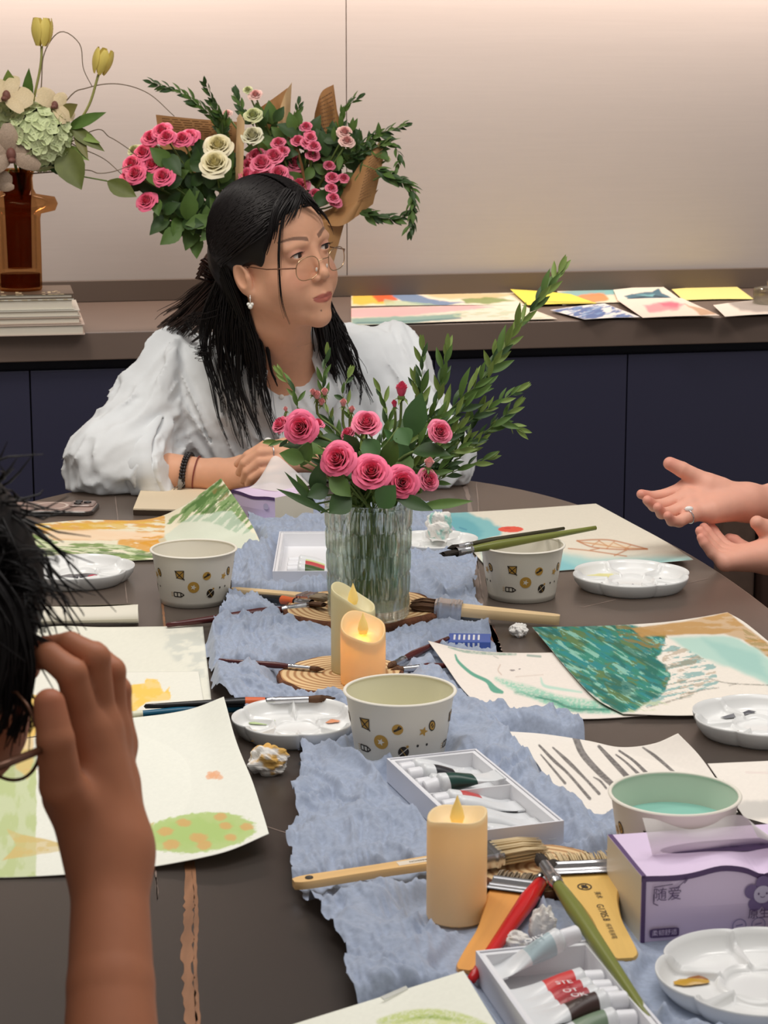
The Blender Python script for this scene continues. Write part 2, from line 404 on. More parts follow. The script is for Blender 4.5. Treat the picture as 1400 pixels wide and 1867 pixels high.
BR, BB, BH = 0.0575, 0.0455, 0.071
def PB(u, v):
    q = P(u, v, BH); return Vector((q.x, q.y, TZ+.001))
def bowl(label, loc, phase, water=None, tint=None):
    t = thing('paper_bowl', label, 'bowl', loc, group='printed paper bowls for rinsing brushes')
    b = MB()
    prof = [(0.0, 0.004), (BB-0.002, 0.004), (BB-0.0012, 0.0), (BB, 0.0)]+[(BB+(BR-0.0012-BB)*k/10, BH*k/10) for k in range(1, 11)]
    b.lathe(prof, 72); build(b, 'outer_wall', paperwhite, t, local=True)
    b = MB(); ins = [(BR-0.0016-(BR-BB)*k/10, BH-0.001-(BH-0.007)*k/10) for k in range(11)]+[(0.0, 0.006)]
    b.lathe(ins, 72); build(b, 'inner_wall', mat('cup_inside_'+str(tint), tint, 0.45) if tint else paperwhite, t, local=True)
    b = MB(); rr = [(BR-0.0005+0.0019*math.cos(a), BH+0.0015*math.sin(a)) for a in np.linspace(0, 2*math.pi, 9)]
    b.lathe(rr, 72); build(b, 'rolled_rim', paperwhite, t, local=True)
    if water:
        zz = water[0]; r = BB+(BR-BB)*zz/BH-0.0016
        b = MB(); b.lathe([(0, zz), (r*0.6, zz), (r, zz)], 48)
        build(b, 'rinse_water', mat('water_'+str(water[1][0]), water[1], 0.04, spec=0.6), t, local=True)
    b = MB()
    def place(a0, z0):
        def g(lay):
            def tf(x, y):
                z = z0+y; R = BB+(BR-0.0012-BB)*z/BH+0.00035+0.00018*lay; a = a0+x/R
                return (R*math.sin(a), -R*math.cos(a), z)
            return tf
        return g
    for k in range(3):
        o = phase+k*2*math.pi/3; d = math.radians
        g = place(o-d(39), 0.046); smooth_disc(b, g(0), 0, 0, .0042, .0062, .25, 1); smooth_disc(b, g(1), 0, 0, .003, .0048, .25, 0, r0=.55); bar(b, g(1), -.002, -.003, .002, .003, .001, 0)
        g = place(o, 0.047)                                # ringed planet
        v = [(-.006, .005), (.0065, .006), (.005, -.006), (-.004, -.0045)]; T = g(0); b.add([T(*q) for q in v], [(0, 3, 2, 1)], 0)
        for i in range(4): bar(b, g(1), v[i][0], v[i][1], v[(i+1) % 4][0], v[(i+1) % 4][1], .0009, 1)
        bar(b, g(1), -.0065, .0055, .0065, -.007, .0014, 1); bar(b, g(1), -.005, -.005, .006, .005, .0009, 1)
        g = place(o+d(40), 0.045); smooth_disc(b, g(0), 0, 0, .0058, .0058, 0, 0); bar(b, g(1), -.004, -.002, .004, .002, .0022, 1); bar(b, g(1), 0, .001, .002, .004, .0014, 1)
        g = place(o+d(70), 0.041); star(b, g(0), 0, 0, .0055, 0)
        g = place(o+d(20), 0.030); smooth_disc(b, g(0), 0, 0, .0078, .0078, 0, 0); star(b, g(1), 0, 0, .0042, 2)
        g = place(o-d(5), 0.019)                           # rocket
        for x0 in (-.006, -.001):
            for q in ((x0, -.003, x0+.005, -.003), (x0, .003, x0+.005, .003), (x0, -.003, x0, .003)): bar(b, g(0), *q, .0014, 1)
        bar(b, g(0), .004, -.003, .0085, 0, .0014, 1); bar(b, g(0), .004, .003, .0085, 0, .0014, 1); bar(b, g(0), .004, -.003, .004, .003, .0014, 1)
        for i in range(3): bar(b, g(0), -.0105, -.0024+i*.0024, -.0075, -.0024+i*.0024, .0007, 0)
        g = place(o+d(47), 0.020); smooth_disc(b, g(0), 0, 0, .0056, .0062, 0, 1); bar(b, g(1), -.005, -.004, .006, .006, .0008, 2); bar(b, g(1), -.003, .004, .003, -.005, .0006, 0); star(b, g(1), .004, .006, .0022, 0)
        g = place(o+d(64), 0.026); smooth_disc(b, g(0), 0, 0, .0012, .0015, 0, 1)
        g = place(o-d(44), 0.026); smooth_disc(b, g(0), 0, 0, .0012, .0015, 0, 1)
    build(b, 'printed_motifs', [gold, dark, paperwhite], t, local=True, smooth=False, kind='stuff')
    return t
bowl('paper bowl with space prints standing left of the vase under the seated woman', PB(353, 1002), math.radians(-16), (0.030, (200, 196, 176)))
bowl('paper bowl with two olive brushes laid across its rim', PB(952, 994), math.radians(-18), (0.026, (190, 188, 172)))
bowl('empty paper bowl with space prints in front of the short glowing candle', PB(729, 1260), math.radians(-43), None, (228, 224, 196))
bowl('paper bowl half filled with pale teal water behind the purple tissue box', PB(1230, 1449), math.radians(-150), (0.045, (142, 198, 184)), (214, 226, 206))

# ---- flower-shaped porcelain palettes
def palette(label, loc, rot, D, blobs=()):
    t = thing('flower_palette', label, 'palette', loc, (0, 0, rot), group='white flower-shaped mixing palettes')
    R = D/2; H = 0.0205; NA, NR = 168, 30
    def rim(a): return 1-0.075*(1-abs(math.cos(3*a))**0.55)
    def height(r, a, rr):                                   # well floor with raised ridges, r in 0..1 of local rim radius
        rc = r*rr
        z = 0.005
        z += 0.0065*math.exp(-((rc-0.40)/0.028)**2)          # ring round the centre well
        w = abs((a % (math.pi/3))-math.pi/6)*rc*R           # distance to a radial ridge
        if rc > 0.40: z = max(z, 0.005+0.0085*math.exp(-(w/0.0020)**2))
        e = max(0.0, (r-0.80)/0.20); z += (H-0.005)*e**2.2
        return min(z, H)
    b = MB(); G = []
    for i in range(NR+1):
        r = i/NR; row = []
        for k in range(NA):
            a = 2*math.pi*k/NA+math.pi/6*0; rr = rim(a+math.pi/2*0)
            z = height(r, a, rr); row.append((R*r*rr*math.cos(a), R*r*rr*math.sin(a), z))
        G.append(row)
    def ring(s, z): return [(R*s*rim(2*math.pi*k/NA)*math.cos(2*math.pi*k/NA), R*s*rim(2*math.pi*k/NA)*math.sin(2*math.pi*k/NA), z) for k in range(NA)]
    G += [ring(1.012, H), ring(1.012, H-0.002), ring(0.985, H*0.55), ring(0.90, 0.003), ring(0.86, 0.0), ring(0.80, 0.0015), ring(0.02, 0.0015)]
    b.grid(G, closed=True); build(b, 'dish', porc, t, local=True)
    for (ang, rad, sx, sy, col) in blobs:
        a = math.radians(ang)-rot; x, y = R*rad*math.cos(a), R*rad*math.sin(a)
        rnd = random.Random(hash((ang, sx)) & 0xffff); n = 18; v = [(x, y, 0.0095)]
        for k in range(n):
            g = 2*math.pi*k/n; q = 1+0.35*(rnd.random()-0.5); v.append((x+sx*q*math.cos(g), y+sy*q*math.sin(g), 0.0066))
        b = MB(); b.add(v, [(0, 1+k, 1+(k+1) % n) for k in range(n)]); build(b, 'paint_puddle', mat('paint_%d_%d_%d' % col, col, 0.3), t, local=True)
GRY = (92, 92, 98)
palette('white palette with dark grey and crimson paint in its centre well', P(142, 1058), 0.2, 0.158, [(10, .10, .022, .013, GRY), (185, .14, .014, .010, (130, 128, 130)), (350, .28, .010, .010, (190, 50, 80))])
palette('white palette with pale yellow wash beside the olive brush bowl', P(1150, 1070), 0.35, 0.163, [(135, .66, .024, .013, (226, 220, 150)), (-25, .62, .010, .004, GRY), (20, .55, .005, .003, GRY), (-90, .25, .006, .002, GRY)])
palette('white palette with green, peach and ochre paint next to crumpled tissue', P(541, 1338), 0.1, 0.138, [(150, .62, .014, .010, (170, 190, 130)), (35, .62, .012, .006, (222, 150, 110)), (240, .66, .024, .010, (232, 178, 60)), (195, .75, .010, .007, (190, 160, 120))])
palette('clean white palette with grey smears below the green wave painting', P(1386, 1335), 0.5, 0.148, [(120, .6, .016, .005, (120, 120, 124)), (95, .68, .010, .004, GRY)])
palette('white palette with a gold paint flake in front of the tissue box', P(1390, 1812), 0.15, 0.165, [(172, .66, .014, .006, (196, 150, 40)), (165, .60, .008, .005, (150, 90, 30))])

# ---- turned wood slices
def slice_mat():
    m = mat('wood_end_grain', (214, 176, 130), 0.65); nt = m.node_tree; L = nt.links; b = nt.nodes['Principled BSDF']
    tc = nt.nodes.new('ShaderNodeTexCoord'); w = nt.nodes.new('ShaderNodeTexWave'); w.wave_type = 'RINGS'; w.rings_direction = 'Z'
    w.inputs['Scale'].default_value = 38; w.inputs['Distortion'].default_value = 1.6; w.inputs['Detail'].default_value = 2; w.inputs['Detail Scale'].default_value = 0.6
    L.new(tc.outputs['Object'], w.inputs['Vector']); r = nt.nodes.new('ShaderNodeValToRGB')
    r.color_ramp.elements[0].color = tuple(lin((228, 196, 148)))+(1,); r.color_ramp.elements[0].position = 0.35
    r.color_ramp.elements[1].color = tuple(lin((176, 128, 84)))+(1,); r.color_ramp.elements[1].position = 0.95
    L.new(w.outputs['Fac'], r.inputs['Fac']); L.new(r.outputs[0], b.inputs['Base Color']); return m
endg = slice_mat(); bark = mat('bark', (112, 68, 44), 0.9, noise=(90, 0.4, (1, 1, .4)), bump=(120, 0.8, 0.003))
def wood_slice(label, c, D, h, z0=0.003):
    t = thing('wood_slice', label, 'wood slice', Vector((c.x, c.y, TZ+z0)), group='round wood slices used as trivets')
    R = D/2; sd = int(D*1000)
    def rf(a): return 1+0.05*math.sin(2*a+sd)+0.025*math.sin(5*a+sd*2)+0.012*math.sin(11*a)
    b = MB(); G = []
    for r in (0.001, 0.5, 0.93, 0.955): G.append([(R*r*rf(2*math.pi*k/96)*math.cos(2*math.pi*k/96), R*r*rf(2*math.pi*k/96)*math.sin(2*math.pi*k/96), h) for k in range(96)])
    b.grid(G, closed=True); build(b, 'sawn_face', endg, t, local=True, smooth=False)
    b = MB(); G = []
    rnd = random.Random(sd); jit = [[1+0.018*(rnd.random()-.5)*2 for k in range(96)] for i in range(5)]
    for i, (r, z) in enumerate(((0.955, h), (0.99, h-0.0005), (1.005, h*0.6), (0.995, 0.001), (0.94, 0.0))):
        G.append([(R*r*jit[i][k]*rf(2*math.pi*k/96)*math.cos(2*math.pi*k/96), R*r*jit[i][k]*rf(2*math.pi*k/96)*math.sin(2*math.pi*k/96), z) for k in range(96)])
    b.grid(G, closed=True); build(b, 'bark_rim', bark, t, local=True)
wood_slice('round wood slice with bark rim under the cut glass vase', P(660, 1128), 0.196, 0.015)
wood_slice('round wood slice with strong rings under the pair of candles', P(622, 1248), 0.150, 0.011)
wood_slice('reddish wood slice under the heap of flat brushes at the front', P(985, 1606), 0.112, 0.010)

# ---- LED candles
def candle(label, c, R, H, slant, ang, glow, wax, z0, watts):
    t = thing('led_candle', label, 'candle', Vector((c.x, c.y, TZ+z0)), group='cream pillar candles on the table')
    m = bpy.data.materials.new('candle_wax'); m.use_nodes = True; nt = m.node_tree; p = nt.nodes['Principled BSDF']
    p.inputs['Base Color'].default_value = tuple(lin(wax))+(1,); p.inputs['Roughness'].default_value = 0.45
    tr = nt.nodes.new('ShaderNodeBsdfTranslucent'); tr.inputs['Color'].default_value = tuple(lin(glow))+(1,)
    mx = nt.nodes.new('ShaderNodeMixShader'); mx.inputs[0].default_value = 0.22
    nt.links.new(p.outputs[0], mx.inputs[1]); nt.links.new(tr.outputs[0], mx.inputs[2]); nt.links.new(mx.outputs[0], nt.nodes['Material Output'].inputs[0])
    n = 64; G = []
    def top(a): return H-slant*(0.5-0.5*math.cos(a-ang))+0.0015*math.sin(3*a+1)
    def ring(r, f): return [(r*math.cos(2*math.pi*k/n), r*math.sin(2*math.pi*k/n), f(2*math.pi*k/n)) for k in range(n)]
    G += [ring(0.001, lambda a: 0.0), ring(R*0.97, lambda a: 0.0), ring(R, lambda a: 0.002)]
    for s in (.2, .4, .6, .8, .95): G.append(ring(R, lambda a, s=s: 0.002+(top(a)-0.003)*s))
    G += [ring(R*0.985, lambda a: top(a)-.0005), ring(R*0.95, lambda a: top(a)), ring(R*0.90, lambda a: top(a)-0.0008), ring(R*0.7, lambda a: top(a)-0.006-0.006*(slant > .01)), ring(R*0.35, lambda a: min(top(a), H-slant*.5)-0.009), ring(0.001, lambda a: H-slant*.5-0.010)]
    b = MB(); b.grid(G, closed=True); build(b, 'wax_body', m, t, local=True)
    b = MB(); fz = H-slant*.5-0.010
    b.lathe([(0.0005, 0), (0.0045, 0.001), (0.0062, 0.007), (0.0048, 0.014), (0.002, 0.021), (0.0003, 0.026)], 20, tf=lambda q: Vector((q.x, q.y*0.6, q.z+fz)))
    build(b, 'flame_tip', mat('flame_plastic', (250, 220, 140), 0.4, emit=(255, 205, 95), estr=0.9 if watts else 0.15), t, local=True)
    if watts:
        l = bpy.data.lights.new('candle_bulb', 'POINT'); l.energy = watts; l.color = (1.0, 0.72, 0.30); l.shadow_soft_size = 0.006
        o = bpy.data.objects.new('candle_bulb', l); COL.objects.link(o); o.parent = t; o.location = (0, 0, H*0.62 if slant > .01 else H*0.8)
    return t
candle('tall unlit cream candle with slanted top behind the short glowing one', P(644, 1243), 0.0258, 0.102, 0.028, math.radians(165), (235, 225, 170), (232, 222, 178), 0.0145, 0)
candle('short candle glowing orange in front of the vase', P(662, 1266), 0.0258, 0.078, 0.024, math.radians(110), (255, 190, 90), (242, 218, 160), 0.0145, 0.03)
candle('glowing amber candle standing on the blue runner at the front', P(832, 1678), 0.0252, 0.092, 0.004, 0, (255, 214, 140), (250, 232, 184), 0.004, 0.010)

# ---- brushes
FOOTL = []
def orient(t, a, b, rad=0.0):
    FOOTL.append((tuple(a[:2]), tuple(b[:2]), rad))
    x = (b-a).normalized(); z = Vector((0, 0, 1)); y = z.cross(x).normalized(); z = x.cross(y)
    rotq(t, Matrix((x, y, z)).transposed().to_quaternion()); t.location = a
def lathe_x(mb, prof, n=16, m=0, sy=1.0, sz=1.0):
    mb.lathe([(r, x) for x, r in prof], n, m, tf=lambda q: Vector((q.z, q.x*sy, q.y*sz)))
BG = 'paint brushes lying around the table'
def round_brush(label, a, b, hm, fl, bl, r, bm, band=None, flat=1.0, tipw=1.0):
    t = thing('paint_brush', label, 'brush', group=BG); orient(t, a, b); L = (b-a).length; hl = L-fl-bl
    mb = MB(); lathe_x(mb, [(0, .0002), (.002, r*.55), (hl*.12, r*.62), (hl*.55, r*.95), (hl*.8, r*1.15), (hl*.93, r*.95), (hl, r*.78)]); build(mb, 'handle', hm, t, local=True)
    if band:
        x0, x1, m = band; mb = MB(); rr = lambda f: r*(np.interp(f, [0, .12, .55, .8, .93, 1], [.55, .62, .95, 1.15, .95, .78]))+.0003
        lathe_x(mb, [(hl*f, rr(f)) for f in np.linspace(x0, x1, 6)]); build(mb, 'painted_band', m, t, local=True)
    w1 = r*.8*tipw
    mb = MB(); lathe_x(mb, [(hl-.001, r*.85), (hl+fl*.12, r*.88), (hl+fl*.15, r*.98), (hl+fl*.2, r*.88), (hl+fl*.3, r*.98), (hl+fl*.35, r*.88)]+[(hl+fl*f, r*(.88+(.8*tipw-.88)*f)) for f in (.6, .8, 1.0)], sy=1, sz=1); build(mb, 'ferrule', silver, t, local=True)
    mb = MB(); rnd = random.Random(int(L*1e5))
    if flat < 1:                                            # a flat brush head built of many hair strands
        for k in range(46):
            yy = (k/45-.5)*2*w1*1.25; zz = (rnd.random()-.5)*w1*flat*1.4; e = bl*(.92+.16*rnd.random())
            mb.tube([(hl+fl-.004, yy*.75, zz), (hl+fl+e*.5, yy*1.02, zz*.8), (hl+fl+e, yy*1.05+(rnd.random()-.5)*.001, zz*.2)], [.0007, .0007, .0002], 3)
        lathe_x(mb, [(hl+fl-.002, w1*.9), (hl+fl+bl*.5, w1*1.1), (hl+fl+bl*.92, w1*.9)], 14, sz=flat)
    else:
        lathe_x(mb, [(hl+fl-.001, w1*.9), (hl+fl+bl*.3, w1*1.15), (hl+fl+bl*.6, w1*.85), (hl+fl+bl*.85, w1*.4), (L, .0002)], 14)
        for k in range(14):
            g = 6.28*k/14; mb.tube([(hl+fl, w1*.85*math.cos(g), w1*.85*math.sin(g)), (hl+fl+bl*.5, w1*1.02*math.cos(g), w1*1.02*math.sin(g)), (L-.002*rnd.random(), w1*.15*math.cos(g), w1*.15*math.sin(g))], [.0005, .0005, .0002], 3)
    build(mb, 'bristles', bm, t, local=True); return t
def flat_brush(label, a, b, prof, hm, W_, fl, bl, bm, thick=0.007, bthick=0.012, fan=1.05, logo=None, hole=False):
    """a flat wash brush; prof = [(fraction along the handle, half width)]"""
    t = thing('flat_brush', label, 'brush', group=BG); orient(t, a, b, W_*.42); L = (b-a).length; hl = L-fl-bl
    xs = np.linspace(0, 1, 40); hw = np.interp(xs, [p[0] for p in prof], [p[1] for p in prof])
    hw = np.convolve(np.pad(hw, 3, 'edge'), np.ones(7)/7, 'valid'); hw[:3] = [hw[0]*.55, hw[1]*.85, hw[2]*.97]
    mb = MB(); G = []
    for x, h in zip(xs, hw):
        q = thick/2; G.append([(x*hl, h*c, q*s) for c, s in ((-1, -.45), (-.9, -1), (.9, -1), (1, -.45), (1, .45), (.9, 1), (-.9, 1), (-1, .45))])
    mb.grid(G, closed=True); mb.poly(G[0][::-1]); mb.poly(G[-1]); build(mb, 'handle', hm, t, local=True, sharp=40)
    mb = MB(); G = []
    for f in np.linspace(0, 1, 25):
        rid = 0.0007 if (0.10 < f < .2 or .30 < f < .40 or .78 < f < .88) else 0; w = W_/2+rid; q = bthick/2+rid-(.001 if f > .9 else 0)
        G.append([(hl-.003+f*(fl+.003), w*c, q*s) for c, s in ((-1, -.6), (-.95, -1), (.95, -1), (1, -.6), (1, .6), (.95, 1), (-.95, 1), (-1, .6))])
    mb.grid(G, closed=True); build(mb, 'ferrule', silver, t, local=True, sharp=50)
    mb = MB(); rnd = random.Random(int(L*1e5)+3)
    for k in range(120):
        yy = (rnd.random()-.5)*W_*.94; zz = (rnd.random()-.5)*bthick*.8; e = bl*(.88+.14*rnd.random()); fz = 1+(fan-1)
        mb.tube([(hl+fl-.004, yy, zz), (hl+fl+e*.55, yy*(1+(fz-1)*.6), zz*1.05), (hl+fl+e, yy*fz+(rnd.random()-.5)*.002, zz*.45)], [.0012, .0011, .0003], 3)
    build(mb, 'bristles', bm, t, local=True)
    if hole:
        mb = MB(); mb.lathe([(.0001, 0), (.0028, 0), (.0034, .0006), (.0036, 0)], 16, tf=lambda q: q+Vector((.014, 0, thick/2+.0003))); build(mb, 'hanging_hole', dark, t, local=True)
    return t, hl
maroon = mat('lacquer_maroon', (82, 34, 34), 0.25); blackl = mat('lacquer_black', (24, 24, 26), 0.25); teal = mat('lacquer_teal', (22, 92, 122), 0.22)
olive = mat('lacquer_olive', (122, 128, 58), 0.35); redl = mat('lacquer_red', (206, 28, 30), 0.25); woodh = mat('brush_wood', (232, 190, 130), 0.45, noise=(30, .10, (.3, 4, 4)))
woodp = mat('brush_wood_pale', (226, 196, 150), 0.5, noise=(30, .10, (.3, 4, 4))); orange = mat('band_orange', (224, 104, 54), 0.35); cream = mat('lacquer_cream', (228, 226, 200), 0.3)
hairb = mat('bristle_brown', (96, 66, 44), 0.8); haird = mat('bristle_dark', (44, 36, 30), 0.8); hairg = mat('bristle_grey', (150, 134, 112), 0.85); hairw = mat('bristle_cream', (212, 190, 150), 0.85)
round_brush('maroon-handled brush with brown flat tip leaning on the vase slice', P(302, 1140, .006), P(592, 1101, .020), maroon, .035, .022, .0055, hairb, flat=.55, tipw=1.3)
round_brush('black brush with orange band and dark tip pointing at the vase', P(415, 1082, .004), P(592, 1103, .026), blackl, .030, .026, .0050, hairb, (.80, .97, orange), .55, 1.3)
flat_brush('pale wooden flat brush lying left of the vase', P(424, 1076, .012), P(600, 1092, .020), [(0, .006), (.4, .008), (1, .010)], woodp, .024, .020, .022, hairg, bthick=.009)
round_brush('thin maroon brush with fine point lying on the runner left of the candles', P(397, 1203, .017), P(592, 1221, .018), maroon, .026, .018, .0034, hairb)
round_brush('black brush with orange band above the teal one', P(262, 1288, .014), P(612, 1273, .020), blackl, .045, .030, .0048, hairb, (.82, .98, orange))
tb = round_brush('long teal brush with cream end lying above the green palette', P(222, 1304, .008), P(622, 1274, .013), teal, .048, .032, .0056, haird, (0.0, .14, cream))
round_brush('olive brush with wide dark tip resting across the paper bowl', P(1088, 962, .084), P(806, 1011, .073), olive, .024, .022, .0055, haird, flat=.5, tipw=1.5)
round_brush('dark olive brush behind the lighter one on the paper bowl', P(1030, 963, .0805), P(815, 1000, .078), mat('lacquer_dark_olive', (62, 58, 34), .4), .022, .018, .0042, haird)
t, _ = flat_brush('large bristle brush with pale wood handle right of the vase', P(1020, 1130, .010), P(748, 1103, .024), [(0, .007), (.1, .008), (.55, .0105), (1, .013)], woodp, .026, .032, .032, hairb, thick=.012, bthick=.020)
round_brush('maroon brush with dark tip pointing left beside the short candle', P(818, 1213, .010), P(712, 1222, .014), maroon, .026, .016, .0046, hairb)
round_brush('maroon brush lying diagonally under the face painting', P(818, 1163, .012), P(706, 1216, .017), maroon, .026, .018, .0046, hairb)
t, hl = flat_brush('long wash brush with cream bristles behind the front candle', P(535, 1612, .018), P(992, 1541, .026), [(0, .0075), (.06, .0085), (.5, .0075), (.85, .010), (1, .017)], woodh, .037, .030, .044, hairw, bthick=.013, fan=.85, hole=True)
textmesh('IMPRESSION', .0042, 'handle_lettering', dark, t, lambda c: Vector((hl*.74-c.x, -c.y, .0040)))
b = MB(); b.box((hl*.60, -.0045, .0035), (hl*.86, .0045, .0038)); build(b, 'paper_label', mat('label_white', (226, 214, 196), .6), t, local=True, smooth=False)
flat_brush('grey-bristled flat brush with orange wood handle right of the front candle', P(846, 1775, .006), P(958, 1594, .022), [(0, .0085), (.2, .010), (.5, .010), (.85, .017), (1, .0215)], mat('brush_wood_orange', (226, 160, 84), .4, noise=(30, .08, (.3, 4, 4))), .044, .024, .018, hairg, bthick=.012)
round_brush('red lacquered brush lying across the front pile', P(858, 1788, .010), P(1012, 1572, .026), redl, .022, .020, .0068, haird, flat=.7, tipw=1.1)
t, hl = flat_brush('widest flat brush with printed yellow wood handle in front of the paper bowl', P(1140, 1756, .008), P(1045, 1556, .024), [(0, .0115), (.06, .0135), (.45, .0125), (.7, .018), (.88, .028), (1, .0315)], mat('brush_wood_yellow', (230, 188, 106), .4, noise=(30, .08, (.3, 4, 4))), .064, .024, .026, hairw, thick=.009, bthick=.014)
textmesh('G1705.8', .0085, 'handle_lettering', dark, t, lambda c: Vector((hl*.52-c.x, -c.y+.001, .0050)))
textmesh('纯羊毛排笔', .0052, 'handle_lettering', dark, t, lambda c: Vector((hl*.30-c.x, -c.y+.0015, .0050)))
textmesh('美术', .0062, 'handle_lettering', dark, t, lambda c: Vector((hl*.73-c.x, -c.y-.002, .0050)))
b = MB(); smooth_disc(b, lambda x, y: (hl*.84+x, y+.006, .0050), 0, 0, .0062, .0062, 0, 0, r0=.82); smooth_disc(b, lambda x, y: (hl*.84+x, y+.006, .0051), .0, 0, .0036, .0022, .7, 0); bar(b, lambda x, y: (hl*.84+x, y+.006, .0051), -.003, .003, .003, -.002, .0012, 0)
build(b, 'maker_emblem', dark, t, local=True, smooth=False)
round_brush('long olive brush with dark tip lying over the yellow flat brush', P(1190, 1868, .022), P(978, 1556, .040), olive, .040, .024, .0062, haird, tipw=1.0)
round_brush('small dark-tipped brush poking out from behind the tissue box', P(1215, 1576, .012), P(1068, 1576, .018), blackl, .030, .026, .0055, haird, tipw=1.1)

# ---- paint boxes and tubes
tubew = mat('tube_white', (224, 226, 228), 0.3, spec=0.6); tubecap = mat('tube_cap', (236, 236, 240), 0.35)
def paint_tube(label, parent_mat, pos, rotz, L, col, txt=None, tilt=0.0, cover=(.42, .86), squash=0.55):
    t = thing('paint_tube', label, 'paint tube', parent_mat @ Vector(pos), group='paint tubes in the white boxes')
    rotq(t, parent_mat.to_quaternion() @ Matrix.Rotation(rotz, 3, 'Z').to_quaternion() @ Matrix.Rotation(-tilt, 3, 'Y').to_quaternion())
    r = .0100; NX, N = 18, 20; G = []
    for i in range(NX+1):
        f = i/NX; x = f*L; k = sst(0.04, 0.8, f); ry = (.0132+(r-.0132)*k); rz = max(.0006, r*(.07+.93*k)*(squash+(1-squash)*f)); G.append([(x, ry*math.cos(a), r*.9+rz*math.sin(a)-(r*.9-r*.9*max(.15, f))) for a in np.linspace(0, 2*math.pi, N, endpoint=False)])
    for x, s in ((L+.002, .8), (L+.0035, .55)): G.append([(x, r*s*math.cos(a), r*.9+r*s*math.sin(a)) for a in np.linspace(0, 2*math.pi, N, endpoint=False)])
    mb = MB(); mb.grid(G, closed=True); mb.poly(G[0]); i0, i1 = int(cover[0]*NX), int(cover[1]*NX)
    mi = [1 if (i0 <= q//N < i1 and col) else 0 for q in range((len(G)-1)*N)]+[0]; mb.m = mi
    build(mb, 'tube_body', [tubew, mat('tube_label_%d_%d_%d' % col, col, .35) if col else tubew], t, local=True)
    mb = MB(); mb.grid([[(0, y, z+.0012) for z in (-.0008, .0012)] for y in (-.013, .013)]); mb.box((-.0015, -.0132, .0002), (.006, .0132, .0018)); build(mb, 'crimped_end', tubew, t, local=True, smooth=False)
    mb = MB(); lathe_x(mb, [(L+.003, .0062), (L+.0045, .0072), (L+.0165, .0066), (L+.0175, .0055), (L+.0175, .0001)], 20); mb.v = [(a, b_, c+r*.9) for a, b_, c in mb.v]; build(mb, 'screw_cap', tubecap, t, local=True, sharp=40)
    if txt: textmesh(txt, .0085, 'tube_lettering', mat('print_white', (240, 240, 240), .5), t, lambda c: Vector((L*.66+c.x, c.y, r*.9+r*(.55+.45*.65)*math.sqrt(max(.05, 1-(c.y/r)**2))*.93+.0011)))
    return t
def paint_box(label, A, B, C, h):
    """A,B,C: three rim corners; B is the shared one; A-B is the short side"""
    e2 = (C-B); L2 = e2.length; e2.normalize(); e1 = (A-B); e1 = e1-e2*e1.dot(e2); L1 = e1.length; e1.normalize()
    c = (A+C)/2; c = B+e1*L1/2+e2*L2/2; c.z = TZ+.003
    M = Matrix((e1, e2, e1.cross(e2))).transposed()
    flip = M.col[2].z < 0
    if flip: e1 = -e1; M = Matrix((e1, e2, e1.cross(e2))).transposed()
    t = thing('paint_box', label, 'paint box', c, group='open white boxes of paint tubes'); rotq(t, M.to_quaternion())
    X, Y = L1/2, L2/2; w = .0022; b = MB()
    b.box((-X, -Y, 0), (X, Y, .0015)); b.box((-X, -Y, .0015), (-X+w, Y, h)); b.box((X-w, -Y, .0015), (X, Y, h)); b.box((-X+w, -Y, .0015), (X-w, -Y+w, h)); b.box((-X+w, Y-w, .0015), (X-w, Y, h))
    o = build(b, 'outer_tray', boxm, t, local=True, smooth=False)
    b = MB(); G = []
    for (x, y, z) in ((X-w-.0003, Y-w-.0003, h-.0012), (X-w-.004, Y-w-.004, h-.0016), (X-w-.0055, Y-w-.0055, .0025)):
        G.append([(-x, -y, z), (x, -y, z), (x, y, z), (-x, y, z)])
    b.grid(G, closed=True); b.poly(G[-1]); build(b, 'inner_liner', whitep, t, local=True, smooth=False)
    W_ = Matrix.Translation(c) @ M.to_4x4()
    return t, W_, X, Y, flip
BT = .024
# middle box
t, Mx, X, Y, fl = paint_box('white paint box in the middle of the runner behind the front candle', P(705, 1388, BT), P(868, 1370, BT), P(1028, 1502, BT), BT)
cols = [None, (40, 40, 46), None, (28, 66, 58), (196, 80, 78), None, None, None, None]
labs = ['plain white paint tube at the far end of the middle box', 'paint tube with black swatch in the middle box', 'silvery white tube between the black and the green one', 'paint tube with dark green label sticking up out of the middle box',
        'paint tube with a red strip next to the divider', 'white tube just in front of the red-strip tube', 'white tube fourth from the near end of the middle box', 'white tube near the near end of the middle box, second last', 'last white tube at the near end of the middle box, partly behind the candle']
b = MB(); b.box((-X+.006, -Y*.0-.004, .003), (X-.006, -Y*.0-.0025, BT-.002)); build(b, 'divider', whitep, t, local=True, smooth=False)
ey_far = -1   # local -Y is the far end (corner B)
side = 1 if (Mx.to_3x3() @ Vector((1, 0, 0))).x < 0 else -1          # towards the left of the table
tl = 2*X-.0135-.022
for k in range(9):
    yy = -Y+.013+k*(2*Y-.026)/8.0
    up = .018 if k == 3 else (.0025 if k % 2 else 0.0)
    paint_tube(labs[k], Mx, (-side*(X-.009) if True else 0, yy, .0062+up), 0 if side > 0 else math.pi, tl, cols[k], 'Co' if k == 3 else None, tilt=-.16 if k == 3 else 0, cover=(.5, .85) if k != 3 else (.46, .9))
